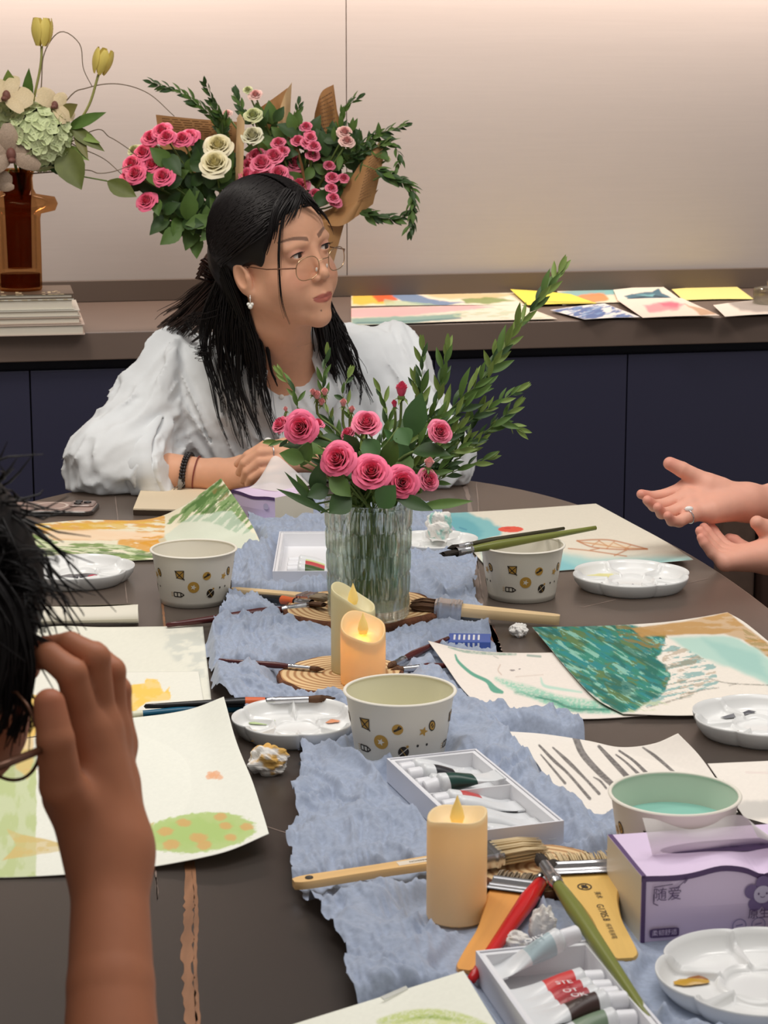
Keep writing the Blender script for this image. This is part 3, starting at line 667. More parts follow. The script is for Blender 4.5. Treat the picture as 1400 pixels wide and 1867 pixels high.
# front box
t, Mx, X, Y, fl = paint_box('white paint box at the front edge with red and brown tubes', P(876, 1753, BT), P(1076, 1719, BT), P(1232, 1905, BT), BT)
side = 1 if (Mx.to_3x3() @ Vector((1, 0, 0))).x > 0 else -1
tl = 2*X-.0135-.022
fr = [((176, 196, 202), 'ORY', 'pale blue-grey tube lying tilted over the rim of the front box', .030, .20), ((214, 60, 58), None, 'white tube with red swoosh in the front box', .052, 0), ((190, 44, 54), 'STE', 'tube with crimson label in the front box', .070, 0),
      ((168, 48, 58), 'OT', 'tube with dark red label beside the crimson one', .087, .03), ((62, 40, 36), 'OK', 'tube with dark brown label in the front box', .105, .02), ((120, 140, 116), None, 'white tube with green tip at the near end of the front box', .123, 0)]
for i, (c, tx, lb, yy, tilt) in enumerate(fr):
    paint_tube(lb, Mx, (-side*(X-.010), -Y+yy-(.012 if i == 0 else 0), .0060+(.005 if i in (0, 4) else 0)), (0 if side > 0 else math.pi)+(.12 if i == 0 else 0), tl if i else tl*.98, c, tx, tilt=tilt, cover=(.52, .92))
# rear box, partly behind the vase
t, Mx, X, Y, fl = paint_box('white paint box behind the left of the vase', P(497, 1045, BT), P(650, 1045, BT), P(650, 972, BT), BT)
e = Mx.to_3x3()
side = 1 if (e @ Vector((1, 0, 0))).x > 0 else -1; near = 1 if (e @ Vector((0, 1, 0))).y < 0 else -1
tl = 2*X-.0135-.022
for i, (c, lb) in enumerate([((70, 92, 48), 'tube with moss green label at the near side of the rear box'), ((196, 76, 76), 'tube with small red label in the rear box'), ((206, 216, 150), 'tube with pale lime label in the rear box'), (None, 'plain white tube at the back of the rear box')]):
    paint_tube(lb, Mx, (side*(X-.010), near*(Y-.014-i*.022), .010+.003*(i < 2)), (math.pi if side > 0 else 0), tl*.86, c, cover=(.5, .9))

# ---- crumpled tissues
tissm = mat('tissue_paper', (236, 232, 226), 0.85)
def crumple(label, c, r, seed, tint=None, sq=(1, 1, .8), z0=0.0):
    n, h = 44, 30; b = MB(); G = []
    th = np.linspace(0.0, math.pi, h); ph = np.linspace(0, 2*math.pi, n, endpoint=False)
    T, F = np.meshgrid(th, ph, indexing='ij'); x, y, z = np.sin(T)*np.cos(F), np.sin(T)*np.sin(F), np.cos(T)
    f1 = np.abs(2*fbm(x*1.5+seed, y*1.5, z*1.5, seed, 2)-1); f2 = np.abs(2*fbm(x*3.2+seed, y*3.2, z*3.2, seed+9, 2)-1)
    k = 0.68+0.62*f1+0.14*f2
    V = np.stack([c.x+r*sq[0]*k*x, c.y+r*sq[1]*k*y, r*sq[2]*k*z], -1); zb = V[..., 2].min(); V[..., 2] = np.maximum(V[..., 2]-zb*.8, 0)+TZ+z0
    b.grid(V.tolist(), closed=True)
    cols = np.tile(lin((236, 232, 226)), (n*h, 1))
    if tint: 
        m = sst(.5, .62, fbm(x*2.0+3, y*2, z*2, seed+4, 3)).ravel()[:, None]; cols = cols*(1-m)+lin(tint)*m
    return tag(build(b, 'crumpled_tissue', mat('tissue_vcol', (236, 232, 226), .85, vcol=True), cols=cols, smooth=False), label, 'tissue', 'crumpled tissues on the table')
crumple('small white crumpled tissue at the corner of the green wave painting', P(946, 1160), .0135, 3)
crumple('crumpled tissue with ochre stains in front of the middle palette', P(488, 1410), .0185, 7, (222, 176, 96), (1.25, 1, .9))
crumple('tall crumpled tissue standing behind the front paint box', P(990, 1728), .0125, 12, None, (1, .9, 1.45), .004)
crumple('flat crumpled tissue left of the taller one by the front paint box', P(938, 1742), .0105, 15, (206, 200, 186), (1.5, .9, .8), .004)
crumple('pale green stained tissue heaped on a palette right of the vase', P(800, 1000), .0235, 21, (150, 200, 190), (.9, .8, 1.1), .016)
palette('palette holding the green stained tissue right of the vase', P(795, 1006), .3, .125)

# ---- tissue boxes
lav = mat('box_lavender', (228, 208, 236), 0.4); plum = mat('print_plum', (92, 68, 112), 0.5); boxside = mat('box_side_cream', (222, 212, 190), 0.45)
def tissue_box(label, A, B, D_, h, dent, rear=False):
    """A,B near bottom corners, D_ depth"""
    A = Vector(A); B = Vector(B); ex = (B-A); L = ex.length; ex.normalize(); ez = Vector((0, 0, 1)); ey = ez.cross(ex)
    t = thing('tissue_box', label, 'tissue box', A.copy()); rotq(t, Matrix((ex, ey, ez)).transposed().to_quaternion())
    NX = 40
    def top(x, y):                                          # dented lid
        f = x/L; z = h
        for (cx, cy, w, d) in dent: z -= d*math.exp(-((f-cx)/w)**2-((y/D_-cy)/.35)**2)
        return z
    xs = np.linspace(0, L, NX+1); b = MB()
    b.grid([[(x, 0, 0) for x in xs], [(x, -.0015*math.sin(3.14*x/L), h*.5) for x in xs], [(x, 0, top(x, 0)) for x in xs]]); build(b, 'front_panel', lav, t, local=True, smooth=False)
    b = MB(); b.grid([[(0, D_*y, z*h) for y in (0, .25, .5, .75, 1)][::-1] for z in (0, .5)]+[[(0, D_*y, top(0, D_*y)) for y in (0, .25, .5, .75, 1)][::-1]]); build(b, 'left_panel', boxside, t, local=True, smooth=False)
    b = MB(); b.grid([[(L, D_*y, z*h) for y in (0, .25, .5, .75, 1)] for z in (0, .5)]+[[(L, D_*y, top(L, D_*y)) for y in (0, .25, .5, .75, 1)]]); build(b, 'right_panel', boxside, t, local=True, smooth=False)
    b = MB(); b.grid([[(x, D_, z*h) for x in xs[::-1]] for z in (0, .5)]+[[(x, D_, top(x, D_)) for x in xs[::-1]]]); build(b, 'back_panel', lav, t, local=True, smooth=False)
    b = MB(); b.grid([[(x, D_*y, top(x, D_*y)) for x in xs] for y in np.linspace(0, 1, 13)]); build(b, 'lid', lav, t, local=True, smooth=False)
    w = .0045; b = MB()
    b.grid([[(x, -.0009-.0015*math.sin(3.14*x/L)*.1, top(x, 0)-w) for x in xs], [(x, -.0007, top(x, 0)+.0004) for x in xs]])
    b.grid([[(0.0, -.0021, z*h) for z in np.linspace(0, .98, 9)], [(.0035, -.0021, z*h) for z in np.linspace(0, .98, 9)]])
    b.grid([[(.0003, y*D_, top(0, y*D_)+.0005) for y in np.linspace(0, 1, 9)], [(.0042, y*D_, top(.004, y*D_)+.0005) for y in np.linspace(0, 1, 9)]])
    build(b, 'plum_border', plum, t, local=True, smooth=False)
    return t, L, top
A, B_ = P(1166, 1722), P(1420, 1702); BLt = .0
t, L, top = tissue_box('lavender tissue box with flower emblem at the right front of the table', A, A+(B_-A).normalized()*.19, .095, .059, [(.36, .0, .10, -.004), (.545, .0, .055, .006), (.15, .2, .12, .002)])
def front(cx, cz): return lambda c: Vector((cx+c.x, -.0024, cz+c.y))
textmesh('随爱', .0125, 'box_lettering', plum, t, front(.0215, .0420))
textmesh('原生木浆', .0095, 'box_lettering', plum, t, front(.110, .0195))
textmesh('原生木浆 柔韧舒适', .0078, 'box_lettering', plum, t, lambda c: Vector((.092+c.x, .050+c.y*1.0, top(.092+c.x, .050+c.y)+.0006)))
b = MB(); tf = lambda x, y: (x, -.0024, y)
for q in ((.010, .0495, .026, .051), (.029, .047, .037, .054), (.0355, .051, .039, .055), (.010, .0355, .014, .0335), (.010, .0355, .010, .0435)): bar(b, tf, *q, .0008, 0)
for k in range(24):
    a0, a1 = k*.2618, (k+1)*.2618; ex = lambda a: (.020+.0125*np.sign(math.cos(a))*abs(math.cos(a))**.3, .0095+.0040*np.sign(math.sin(a))*abs(math.sin(a))**.3)
    p, q = ex(a0), ex(a1); b.add([tf(.020, .0095), tf(*p), tf(*q)], [(0, 1, 2)], 0)
build(b, 'printed_badge', plum, t, local=True, smooth=False, kind='stuff')
textmesh('柔韧舒适', .0054, 'box_lettering', lav, t, lambda c: Vector((.020+c.x, -.0027, .0095+c.y)))
b = MB(); ecx, ecz = .103, .0365; tf2 = lambda d: (lambda x, y: (ecx+x, -.0023-d, ecz+y))
for k in range(5):
    a = math.pi/2+k*2*math.pi/5; smooth_disc(b, tf2(0), .0098*math.cos(a), .0098*math.sin(a), .0062, .0062, 0, 0)
smooth_disc(b, tf2(.0003), 0, 0, .0076, .0076, 0, 1)
for sx in (-1, 1): smooth_disc(b, tf2(.0006), sx*.0035, .0008, .0008, .0011, 0, 2, 10)
for k in range(6):
    a0, a1 = math.pi*(1.15+.7*k/6), math.pi*(1.15+.7*(k+1)/6); bar(b, tf2(.0006), .0022*math.cos(a0), -.0005+.002*math.sin(a0), .0022*math.cos(a1), -.0005+.002*math.sin(a1), .0005, 2)
build(b, 'flower_emblem', [mat('print_mauve', (124, 104, 150), .5), mat('print_pale', (206, 196, 222), .5), plum], t, local=True, smooth=False)
b = MB()
for k in range(4):
    tfk = lambda x, y: (.084+k*.0165+x, -.0023, .0105+y)
    smooth_disc(b, tfk, 0, 0, .0062, .0062, 0, 0, r0=.86); bar(b, tfk, -.003, 0, .003, .001, .0012, 0)
build(b, 'printed_icons', mat('print_mauve_light', (150, 136, 178), .5), t, local=True, smooth=False, kind='stuff')
b = MB(); smooth_disc(b, lambda x, y: (.095+x, .052+y, top(.095+x, .052+y)+.0004), 0, 0, .062, .013, 0, 0, 32); build(b, 'slot_opening', plum, t, local=True, smooth=False)
def pulled_tissue(label, base, prof, depth, seed):
    """a sheet standing out of a slot; prof: points along its top edge (px,h) with matching base points"""
    topc = catmull([PY(u, v, y) for u, v, y in prof], 40); basec = catmull([Vector(q) for q in base], 40); G = []; rnd = np.random.RandomState(seed)
    for i, s in enumerate(np.linspace(0, 1, 12)):
        row = basec*(1-s)+topc*s; row = row.copy(); row[:, 1] += depth*np.sin(np.linspace(0, 9, 40)+seed)*(0.3+0.7*s)*.5; row[:, 1] -= depth*.8*math.sin(s*3.0); G.append(row.tolist())
    b = MB(); b.grid(G); o = build(b, 'pulled_tissue', mat('tissue_sheer', (238, 232, 228), .9, alpha=.72)); return tag(o, label, 'tissue')
bx = lambda f, y: t.matrix_world @ Vector((L*f, y, .0885)) if False else (A+(B_-A).normalized()*L*f+Vector((0, y, .0582)))
yy = (A.y+.05)
pulled_tissue('sheer tissue pulled up out of the lavender box', [bx(.08, .045), bx(.3, .050), bx(.55, .052), bx(.80, .048)], [(1172, 1494, yy), (1200, 1494, yy+.004), (1255, 1507, yy), (1300, 1505, yy), (1330, 1490, yy+.004), (1360, 1489, yy), (1378, 1520, yy)], .012, 2)
A2, B2 = P(424, 944), P(512, 962)
t2, L2, top2 = tissue_box('second lavender tissue box at the far end beside the woman\'s hands', A2, A2+(B2-A2).normalized()*.098, .085, .046, [(.5, .0, .25, .004)])
b = MB(); smooth_disc(b, lambda x, y: (.080+x, -.0024, .030+y), 0, 0, .006, .005, 0, 0); build(b, 'flower_emblem', mat('print_pale'), t2, local=True, smooth=False)
ya = A2.y+.05
bs = lambda f, y: A2+(B2-A2).normalized()*L2*f+Vector((0, y, .046))
pulled_tissue('white tissue standing up from the rear lavender box', [bs(.35, .04), bs(.6, .045), bs(.98, .05)], [(478, 872, ya), (499, 832, ya), (530, 850, ya), (565, 885, ya)], .006, 5)

# ---- phone, notebook, roll, small pieces
def slab(mb, cx, cy, X, Y, z0, z1, r, m=0, bev=.0015, n=8):
    o = []
    for (sx, sy, a0) in ((1, 1, 0), (-1, 1, 90), (-1, -1, 180), (1, -1, 270)):
        for k in range(n+1):
            a = math.radians(a0+90*k/n); o.append((sx*(X-r)+r*math.cos(a), sy*(Y-r)+r*math.sin(a)))
    G = []
    for z, e in ((z0, bev), (z0+bev, 0), (z1-bev, 0), (z1, bev)):
        G.append([(cx+x*(1-e/X), cy+y*(1-e/Y), z) for x, y in o])
    mb.grid(G, m, closed=True); mb.poly(G[0][::-1], m); mb.poly(G[-1], m)
c = (P(90, 932)); c.x = P(178, 932).x-.080
t = thing('phone', 'phone in a clear pinkish case lying face down at the left table edge', 'phone', c, (0, 0, math.radians(-2)))
b = MB(); slab(b, 0, 0, .076, .0365, .001, .0085, .011); build(b, 'phone_body', mat('phone_mauve', (176, 150, 140), .35), t, local=True, sharp=40)
b = MB(); slab(b, 0, 0, .0785, .039, .0, .0075, .013); build(b, 'case_bumper', mat('phone_case', (66, 58, 54), .25), t, local=True, sharp=40)
b = MB(); b.lathe([(.0235, .0086), (.0235, .0093), (.028, .0093), (.028, .0086)], 40, tf=lambda q: q+Vector((.005, 0, 0))); build(b, 'magnet_ring', mat('ring_pale', (214, 194, 182), .4), t, local=True, sharp=40)
b = MB(); slab(b, .054, .014, .020, .020, .0085, .0115, .007); build(b, 'camera_plate', mat('phone_camera', (150, 128, 120), .3), t, local=True, sharp=40)
for q in ((.047, .021), (.047, .006), (.062, .014)):
    b = MB(); b.lathe([(.0062, .0115), (.0062, .0135), (.0052, .0138), (.0001, .0135)], 20, tf=lambda p: p+Vector((q[0], q[1], 0))); build(b, 'camera_lens', mat('lens_dark', (40, 34, 34), .1), t, local=True)
b = MB(); q = [P(243, 940, .0), P(432, 944, .0), P(410, 893, .0), P(262, 893, .0)]
t = thing('sketch_pad', 'cream sketch pad under the woman\'s braceleted wrist', 'sketch pad', (q[0]+q[2])/2)
b.add([p+Vector((0, 0, .001)) for p in q]+[p+Vector((0, 0, .009)) for p in q], [(3, 2, 1, 0), (4, 5, 6, 7), (0, 1, 5, 4), (1, 2, 6, 5), (2, 3, 7, 6), (3, 0, 4, 7)]); build(b, 'pad_backing', mat('pad_dark', (66, 50, 36), .6), t, smooth=False)
b = MB(); b.add([p+Vector((0, 0, .0092)) for p in q]+[p+Vector((0, 0, .0115)) for p in q], [(3, 2, 1, 0), (4, 5, 6, 7), (0, 1, 5, 4), (1, 2, 6, 5), (2, 3, 7, 6), (3, 0, 4, 7)]); build(b, 'paper_block', mat('pad_cream', (226, 208, 178), .7), t, smooth=False)
# rolled paper towel on the left
a, e = P(20, 1126, .012), P(252, 1120, .012); d = (e-a).normalized(); up = Vector((0, 0, 1)); sd = d.cross(up)
t = thing('paper_roll', 'flattened roll of cream paper below the left palette', 'paper roll', (a+e)/2-Vector((0, 0, .0118)))
b = MB(); G = []
for f in np.linspace(0, 1, 24):
    row = []
    for g in np.linspace(0, 4.2*math.pi, 84):
        r = 1-.045*g/math.pi; q = a+(e-a)*f+sd*(.024*r*math.cos(g))+up*(.0115*r*math.sin(g)*(1+.1*math.sin(f*7))); row.append(q)
    G.append(row)
b.grid(G); build(b, 'rolled_sheet', mat('roll_cream', (226, 220, 204), .7), t)
b = MB(); G = [[a+(e-a)*f*.96-sd*(.010+.030*g)+up*(.0115*(1-g*.9)) for f in np.linspace(0, 1, 12)] for g in np.linspace(0, 1, 8)]; b.grid(G); build(b, 'loose_flap', mat('roll_cream'), t)
# blue carton with white bars, black case, torn strip
c = P(856, 1178); t = thing('small_carton', 'small blue carton with white bars under the face painting', 'carton', c, (0, 0, -.06))
b = MB(); b.box((-.026, -.02, .002), (.026, .02, .011)); build(b, 'carton_body', mat('carton_blue', (74, 100, 176), .4), t, local=True, smooth=False, bevel=.0008)
b = MB()
for k in range(6): b.box((-.020+k*.006, -.0206, .003), (-.0175+k*.006, -.0201, .0095)); b.box((-.020+k*.006, -.012, .0111), (-.0175+k*.006, .012, .0114))
build(b, 'white_bars', whitep, t, local=True, smooth=False)
c = P(1412, 1550); t = thing('black_case', 'slim black case behind the lavender tissue box at the right edge', 'case', c, (0, 0, -.75))
b = MB(); slab(b, 0, 0, .055, .018, .004, .016, .004); build(b, 'case_shell', mat('black_gloss', (26, 24, 24), .2), t, local=True, sharp=40)
b = MB(); b.box((-.03, -.0182, .008), (.03, -.0179, .011)); build(b, 'seam_line', mat('case_grey', (120, 116, 112), .4), t, local=True, smooth=False)
b = MB(); q = [P(694, 1817, .014), P(740, 1797, .016), P(744, 1802, .014), P(700, 1822, .012)]; b.add(q+[p-Vector((0, 0, .001)) for p in q], [(0, 1, 2, 3), (7, 6, 5, 4), (0, 4, 5, 1), (1, 5, 6, 2), (2, 6, 7, 3), (3, 7, 4, 0)])
tag(build(b, 'paper_strip', mat('pad_white', (232, 232, 226), .7), smooth=False), 'narrow white paper strip on the runner by the front sheet', 'paper strip')

# ------------------------------------------------------------------ painted sheets of paper
PAPERS_XY = []
sheetm = mat('painted_paper', (235, 232, 220), 0.8, vcol=True)
def project(V):
    V = np.asarray(V, float); x, y, z = V[..., 0], V[..., 1], V[..., 2]-CAMZ
    c, s = math.cos(PITCH), math.sin(PITCH)
    d = y*c-z*s; up = y*s+z*c
    return 700+FPX*x/d, 933.5-FPX*up/d
class Painter:
    """colour painted onto the points of a sheet; x, y are design coordinates of the sheet"""
    def __init__(s, x, y, base): s.x, s.y = x, y; s.C = np.ones(x.shape+(3,))*lin(base)
    def lay(s, m, col, a=1.0):
        m = (np.clip(m, 0, 1)*a)[..., None]; s.C = s.C*(1-m)+lin(col)*m
    def dist(s, pts, ws):
        best = np.full(s.x.shape, 1e9)
        for (p, q, w0, w1) in zip(pts[:-1], pts[1:], ws[:-1], ws[1:]):
            dx, dy = q[0]-p[0], q[1]-p[1]; t = np.clip(((s.x-p[0])*dx+(s.y-p[1])*dy)/(dx*dx+dy*dy+1e-9), 0, 1)
            best = np.minimum(best, np.hypot(s.x-p[0]-t*dx, s.y-p[1]-t*dy)-(w0+(w1-w0)*t)/2)
        return best
    def stroke(s, pts, w, col, a=1.0, soft=1.2, dry=0.0, seed=1):
        ws = w if hasattr(w, '__len__') else [w]*len(pts)
        if len(pts) > 2:
            pts2 = catmull([(p[0], p[1], ww) for p, ww in zip(pts, ws)], 24); ws = list(pts2[:, 2]); pts = [tuple(q[:2]) for q in pts2]
        m = 1-sst(-soft, soft, s.dist(pts, ws))
        if dry: m = m*(1-dry*sst(.45, .6, fbm(s.x*.25, s.y*.5, 0, seed, 3)))
        s.lay(m, col, a)
    def blob(s, cx, cy, rx, ry, col, a=1.0, rough=.15, soft=.1, fr=.06, seed=1, rot=0.0):
        c, sn = math.cos(rot), math.sin(rot); X = (s.x-cx)*c+(s.y-cy)*sn; Y = -(s.x-cx)*sn+(s.y-cy)*c
        r = np.hypot(X/rx, Y/ry)+rough*2*(fbm(s.x*fr, s.y*fr*2, 0, seed, 4)-.5); s.lay(1-sst(1-soft, 1+soft, r), col, a)
    def poly(s, pts, col, a=1.0, warp=0.0, fr=.06, soft=1.5, seed=1, tex=None):
        x = s.x+warp*2*(fbm(s.x*fr, s.y*fr*1.8, 0, seed, 4)-.5); y = s.y+warp*(fbm(s.x*fr+9, s.y*fr*1.8, 0, seed+3, 4)-.5)
        ins = np.zeros(x.shape, bool); best = np.full(x.shape, 1e9); n = len(pts)
        for i in range(n):
            (x0, y0), (x1, y1) = pts[i], pts[(i+1) % n]
            c = ((y0 > y) != (y1 > y)) & (x < (x1-x0)*(y-y0)/((y1-y0) or 1e-9)+x0); ins ^= c
            dx, dy = x1-x0, y1-y0; t = np.clip(((x-x0)*dx+(y-y0)*dy)/(dx*dx+dy*dy+1e-9), 0, 1); best = np.minimum(best, np.hypot(x-x0-t*dx, y-y0-t*dy))
        sd = np.where(ins, -best, best); m = 1-sst(-soft, soft, sd)
        if tex is not None: m = m*tex
        s.lay(m, col, a)
    def streak(s, fx, fy, seed, lo=.45, hi=.6, rot=0.0, oct=4):
        c, sn = math.cos(rot), math.sin(rot); X = s.x*c+s.y*sn; Y = -s.x*sn+s.y*c
        return sst(lo, hi, fbm(X*fx, Y*fy, 0, seed, oct))
def paper(name, label, cat, near, far, left=None, right=None, res=(120, 80), paint=None, base=(236, 234, 224), group=None, place=None, waves=0.0):
    pl = place or (lambda u, v, h: P(u, v, h))
    q = lambda L: [tuple(pl(*p)) for p in L]
    near, far = q(near), q(far)
    left = [near[0]]+(q(left) if left else [])+[far[0]]; right = [near[-1]]+(q(right) if right else [])+[far[-1]]
    NX, NY = res; N_, F_ = catmull(near, NX), catmull(far, NX); L_, R_ = catmull(left, NY), catmull(right, NY)
    s = np.linspace(0, 1, NX)[None, :, None]; t = np.linspace(0, 1, NY)[:, None, None]
    V = (1-t)*N_[None]+t*F_[None]+(1-s)*L_[:, None]+s*R_[:, None]-((1-s)*(1-t)*N_[0]+s*(1-t)*N_[-1]+(1-s)*t*F_[0]+s*t*F_[-1])
    base_h = min(q_[2] for q_ in near+far)
    V[..., 2] = np.maximum(V[..., 2], base_h-.0002)
    if waves:
        V[..., 2] += waves*(fbm(V[..., 0]*12, V[..., 1]*12, 0, 8, 2)-.3)
    if place is None: PAPERS_XY.append([tuple(v[:2]) for v in list(V[0, ::8])+list(V[::8, -1])+list(V[-1, ::-8])+list(V[::-8, 0])])
    x, y = project(V); pt = Painter(x, y, base)
    pt.C *= (0.97+0.06*fbm(V[..., 0]*400, V[..., 1]*400, 0, 3, 2))[..., None]
    if paint: paint(pt)
    b = MB(); b.grid(V[:, :].tolist()); n0 = NX*NY
    ed = [(0, k) for k in range(NX)]+[(j, NX-1) for j in range(1, NY)]+[(NY-1, k) for k in range(NX-2, -1, -1)]+[(j, 0) for j in range(NY-2, 0, -1)]
    ev = [V[j, k]-np.array([0, 0, .0007]) for j, k in ed]; m = len(ed)      # the cut edge of the sheet
    b.v += [tuple(e) for e in ev]; b.n += m
    for i in range(m):
        i2 = (i+1) % m; a0 = ed[i][0]*NX+ed[i][1]; a1 = ed[i2][0]*NX+ed[i2][1]; b.f.append((a0, n0+i, n0+i2, a1)); b.m.append(0)
    cols = np.vstack([pt.C.reshape(-1, 3), np.tile(lin(base), (m, 1))])
    o = build(b, name, sheetm, cols=cols); return tag(o, label, cat, group)

def p_tree(p):
    p.poly([(-60, 1366), (66, 1366), (66, 1600), (-60, 1600)], (190, 204, 140), .92, 2, tex=.75+.25*p.streak(.05, .03, 3))
    p.poly([(12, 1512), (40, 1522), (110, 1536), (180, 1528), (280, 1500), (280, 1535), (180, 1545), (110, 1552), (60, 1560), (5, 1568), (30, 1540)], (216, 190, 120), .9, 3, tex=.7+.3*p.streak(.04, .1, 5))
    p.blob(362, 1518, 104, 36, (184, 206, 128), .95, .10, .05, .12, 4, -.09)
    p.blob(350, 1518, 80, 24, (168, 200, 110), .5, .4, .3, .05, 6, -.09)
    for (x, y, r) in ((335, 1500, 13), (302, 1516, 14), (402, 1489, 12), (412, 1506, 12), (362, 1527, 16), (312, 1540, 16), (420, 1527, 11), (450, 1507, 12), (372, 1541, 14)): p.blob(x, y, r, r*.55, (222, 166, 104), .75, .3, .25, .15, int(x))
    for (x, y) in ((386, 1411), (393, 1410), (390, 1416), (382, 1416), (400, 1417)): p.blob(x, y, 8, 4.5, (240, 178, 134), .8, .4, .2, .2, int(x))
    p.blob(236, 1379, 8, 5, (244, 190, 90), .9, .2)
    p.poly([(20, 1330), (60, 1300), (62, 1380), (50, 1420), (30, 1400)], (244, 200, 100), .6, 4, soft=3)
    p.stroke([(45, 1403), (170, 1400)], 1.6, (236, 190, 130), .6)
paper('tree_painting', 'large sheet with a painted orange tree lying under the raised hand', 'painting',
      [(-60, 1598, .003), (15, 1599, .002), (150, 1594, .002), (290, 1580, .004), (400, 1558, .012), (490, 1520, .018)], [(-90, 1350, .004), (140, 1318, .003), (255, 1309, .006), (345, 1296, .016), (408, 1272, .034)],
      None, [(462, 1430, .014), (430, 1350, .018)], (300, 170), p_tree, (240, 240, 228), waves=.003)
def p_wash(p):
    p.poly([(305, 1148), (368, 1140), (382, 1240), (340, 1225), (300, 1180)], (206, 208, 198), .8, 10, .05, 8, 2, tex=p.streak(.05, .12, 4, .4, .6))
paper('grey_wash_sheet', 'pale sheet with a faint grey wash left of the blue runner', 'sheet', [(-40, 1330, .002), (180, 1310, .002), (387, 1292, .002)], [(30, 1148, .003), (110, 1141, .007), (190, 1143, .003), (370, 1141, .002)], None, None, (90, 60), p_wash, (233, 231, 216))
def p_yellow(p):
    p.poly([(222, 1250), (262, 1246), (268, 1238), (288, 1239), (297, 1262), (309, 1252), (310, 1276), (266, 1280), (244, 1297), (222, 1300)], (250, 204, 84), .95, 4, .09, 1.2, 3, tex=.8+.2*p.streak(.05, .1, 3))
    p.poly([(30, 1262), (78, 1268), (85, 1300), (62, 1345), (30, 1345)], (250, 206, 96), .9, 6, .08, 1.5, 5)
paper('yellow_blot_sheet', 'sheet with yellow paint blots on top of the grey wash sheet', 'sheet', [(10, 1350, .004), (200, 1320, .004), (374, 1294, .004)], [(40, 1224, .005), (200, 1225, .004), (362, 1224, .005)], None, None, (150, 70), p_yellow, (237, 235, 222))
def p_land(p):
    up = sst(0, 1, (p.y-(952+.012*p.x))/8)
    p.poly([(-120, 930), (300, 930), (300, 1003), (230, 985), (100, 985), (40, 968), (-120, 985)], (226, 164, 70), .9, 4, tex=p.streak(.035, .22, 3, .33, .52, .06))
    p.poly([(60, 955), (300, 950), (300, 962), (80, 968)], (230, 186, 60), .7, 3, tex=p.streak(.05, .25, 9, .4, .55))
    p.poly([(85, 968), (180, 966), (300, 972), (300, 983), (180, 985), (100, 984)], (250, 220, 186), .95, 3, .05, 3, 6)
    p.poly([(215, 980), (300, 976), (310, 1000), (270, 1006), (215, 992)], (228, 160, 40), .85, 4, tex=p.streak(.04, .2, 13, .35, .5))
    p.poly([(-120, 975), (40, 968), (110, 990), (210, 992), (290, 1008), (310, 1030), (-120, 1040)], (128, 154, 86), .95, 5, tex=p.streak(.03, .24, 5, .33, .5, .05))
    p.poly([(-120, 980), (300, 1010), (300, 1030), (-120, 1040)], (86, 120, 62), .7, 4, tex=p.streak(.035, .26, 15, .5, .6, .08))
    p.poly([(-120, 968), (300, 1000), (300, 1030), (-120, 1040)], (226, 232, 192), .8, 4, tex=p.streak(.03, .3, 25, .55, .64, .06))
    p.poly([(300, 955), (405, 868), (470, 960), (440, 975), (380, 950)], (126, 158, 96), .95, 6, tex=p.streak(.24, .035, 35, .36, .5, .8))
    p.poly([(330, 935), (402, 872), (440, 930), (400, 935)], (76, 116, 52), .85, 6, tex=p.streak(.26, .035, 45, .45, .55, .8))
    p.poly([(385, 895), (405, 876), (418, 905), (400, 915)], (150, 122, 70), .6, 4, tex=p.streak(.2, .04, 55, .4, .55, .8))
    p.poly([(290, 985), (350, 940), (420, 930), (475, 985), (420, 1020), (300, 1020)], (206, 220, 206), .6, 6)
paper('landscape_painting', 'orange and green striped landscape painting with its far corner curled up', 'painting', [(-110, 1030, .002), (120, 1026, .002), (290, 1019, .004), (400, 1012, .008), (478, 996, .006)],
      [(-110, 966, .003), (40, 957, .003), (150, 948, .004), (265, 947, .006), (330, 924, .034), (403, 872, .082)], None, [(462, 962, .018), (440, 925, .046)], (280, 110), p_land, (240, 232, 206))
def p_leaf(p):
    p.poly([(780, 930), (850, 934), (890, 948), (915, 962), (905, 990), (870, 1000), (820, 960)], (126, 190, 194), .95, 8, .04, 4, 3)
    p.poly([(800, 940), (850, 945), (880, 968), (860, 992)], (96, 168, 180), .7, 8, .05, 6, 4)
    p.poly([(880, 1000), (1020, 1006), (1080, 1020), (1260, 1012), (1280, 1045), (880, 1060)], (150, 205, 204), .85, 6, .03, 9, 5)
    p.poly([(900, 1030), (1020, 1020), (1060, 1034), (1020, 1050), (900, 1060)], (110, 184, 196), .6, 5, .04, 6, 6)
    p.blob(931, 965, 23, 5.4, (232, 92, 70), 1, .04, .06); p.blob(925, 963, 6, 1.5, (200, 60, 60), .5)
    br = (190, 116, 62)
    for s_, w in (([(1052, 986), (1085, 984), (1120, 986), (1180, 1001)], 2.4), ([(1180, 1001), (1140, 1002), (1100, 1000), (1075, 996), (1052, 986)], 2.4), ([(1056, 988), (1095, 993), (1125, 998), (1178, 1001)], 2.0), ([(1092, 986), (1080, 995)], 1.8),
                  ([(1092, 986), (1108, 996)], 1.8), ([(1120, 987), (1106, 1000)], 1.8), ([(1120, 990), (1146, 1001)], 1.8), ([(1150, 994), (1138, 1002)], 1.6), ([(1092, 1000), (1076, 1003)], 2), ([(1036, 1000), (1075, 1004), (1142, 1014)], 2), ([(1142, 1003), (1120, 1013)], 2)): p.stroke(s_, w, br, .85)
    p.poly([(1060, 988), (1118, 988), (1170, 1000), (1100, 999)], (240, 196, 140), .35, 2)
    p.stroke([(838, 962), (850, 966)], 3, (60, 130, 160), .6)
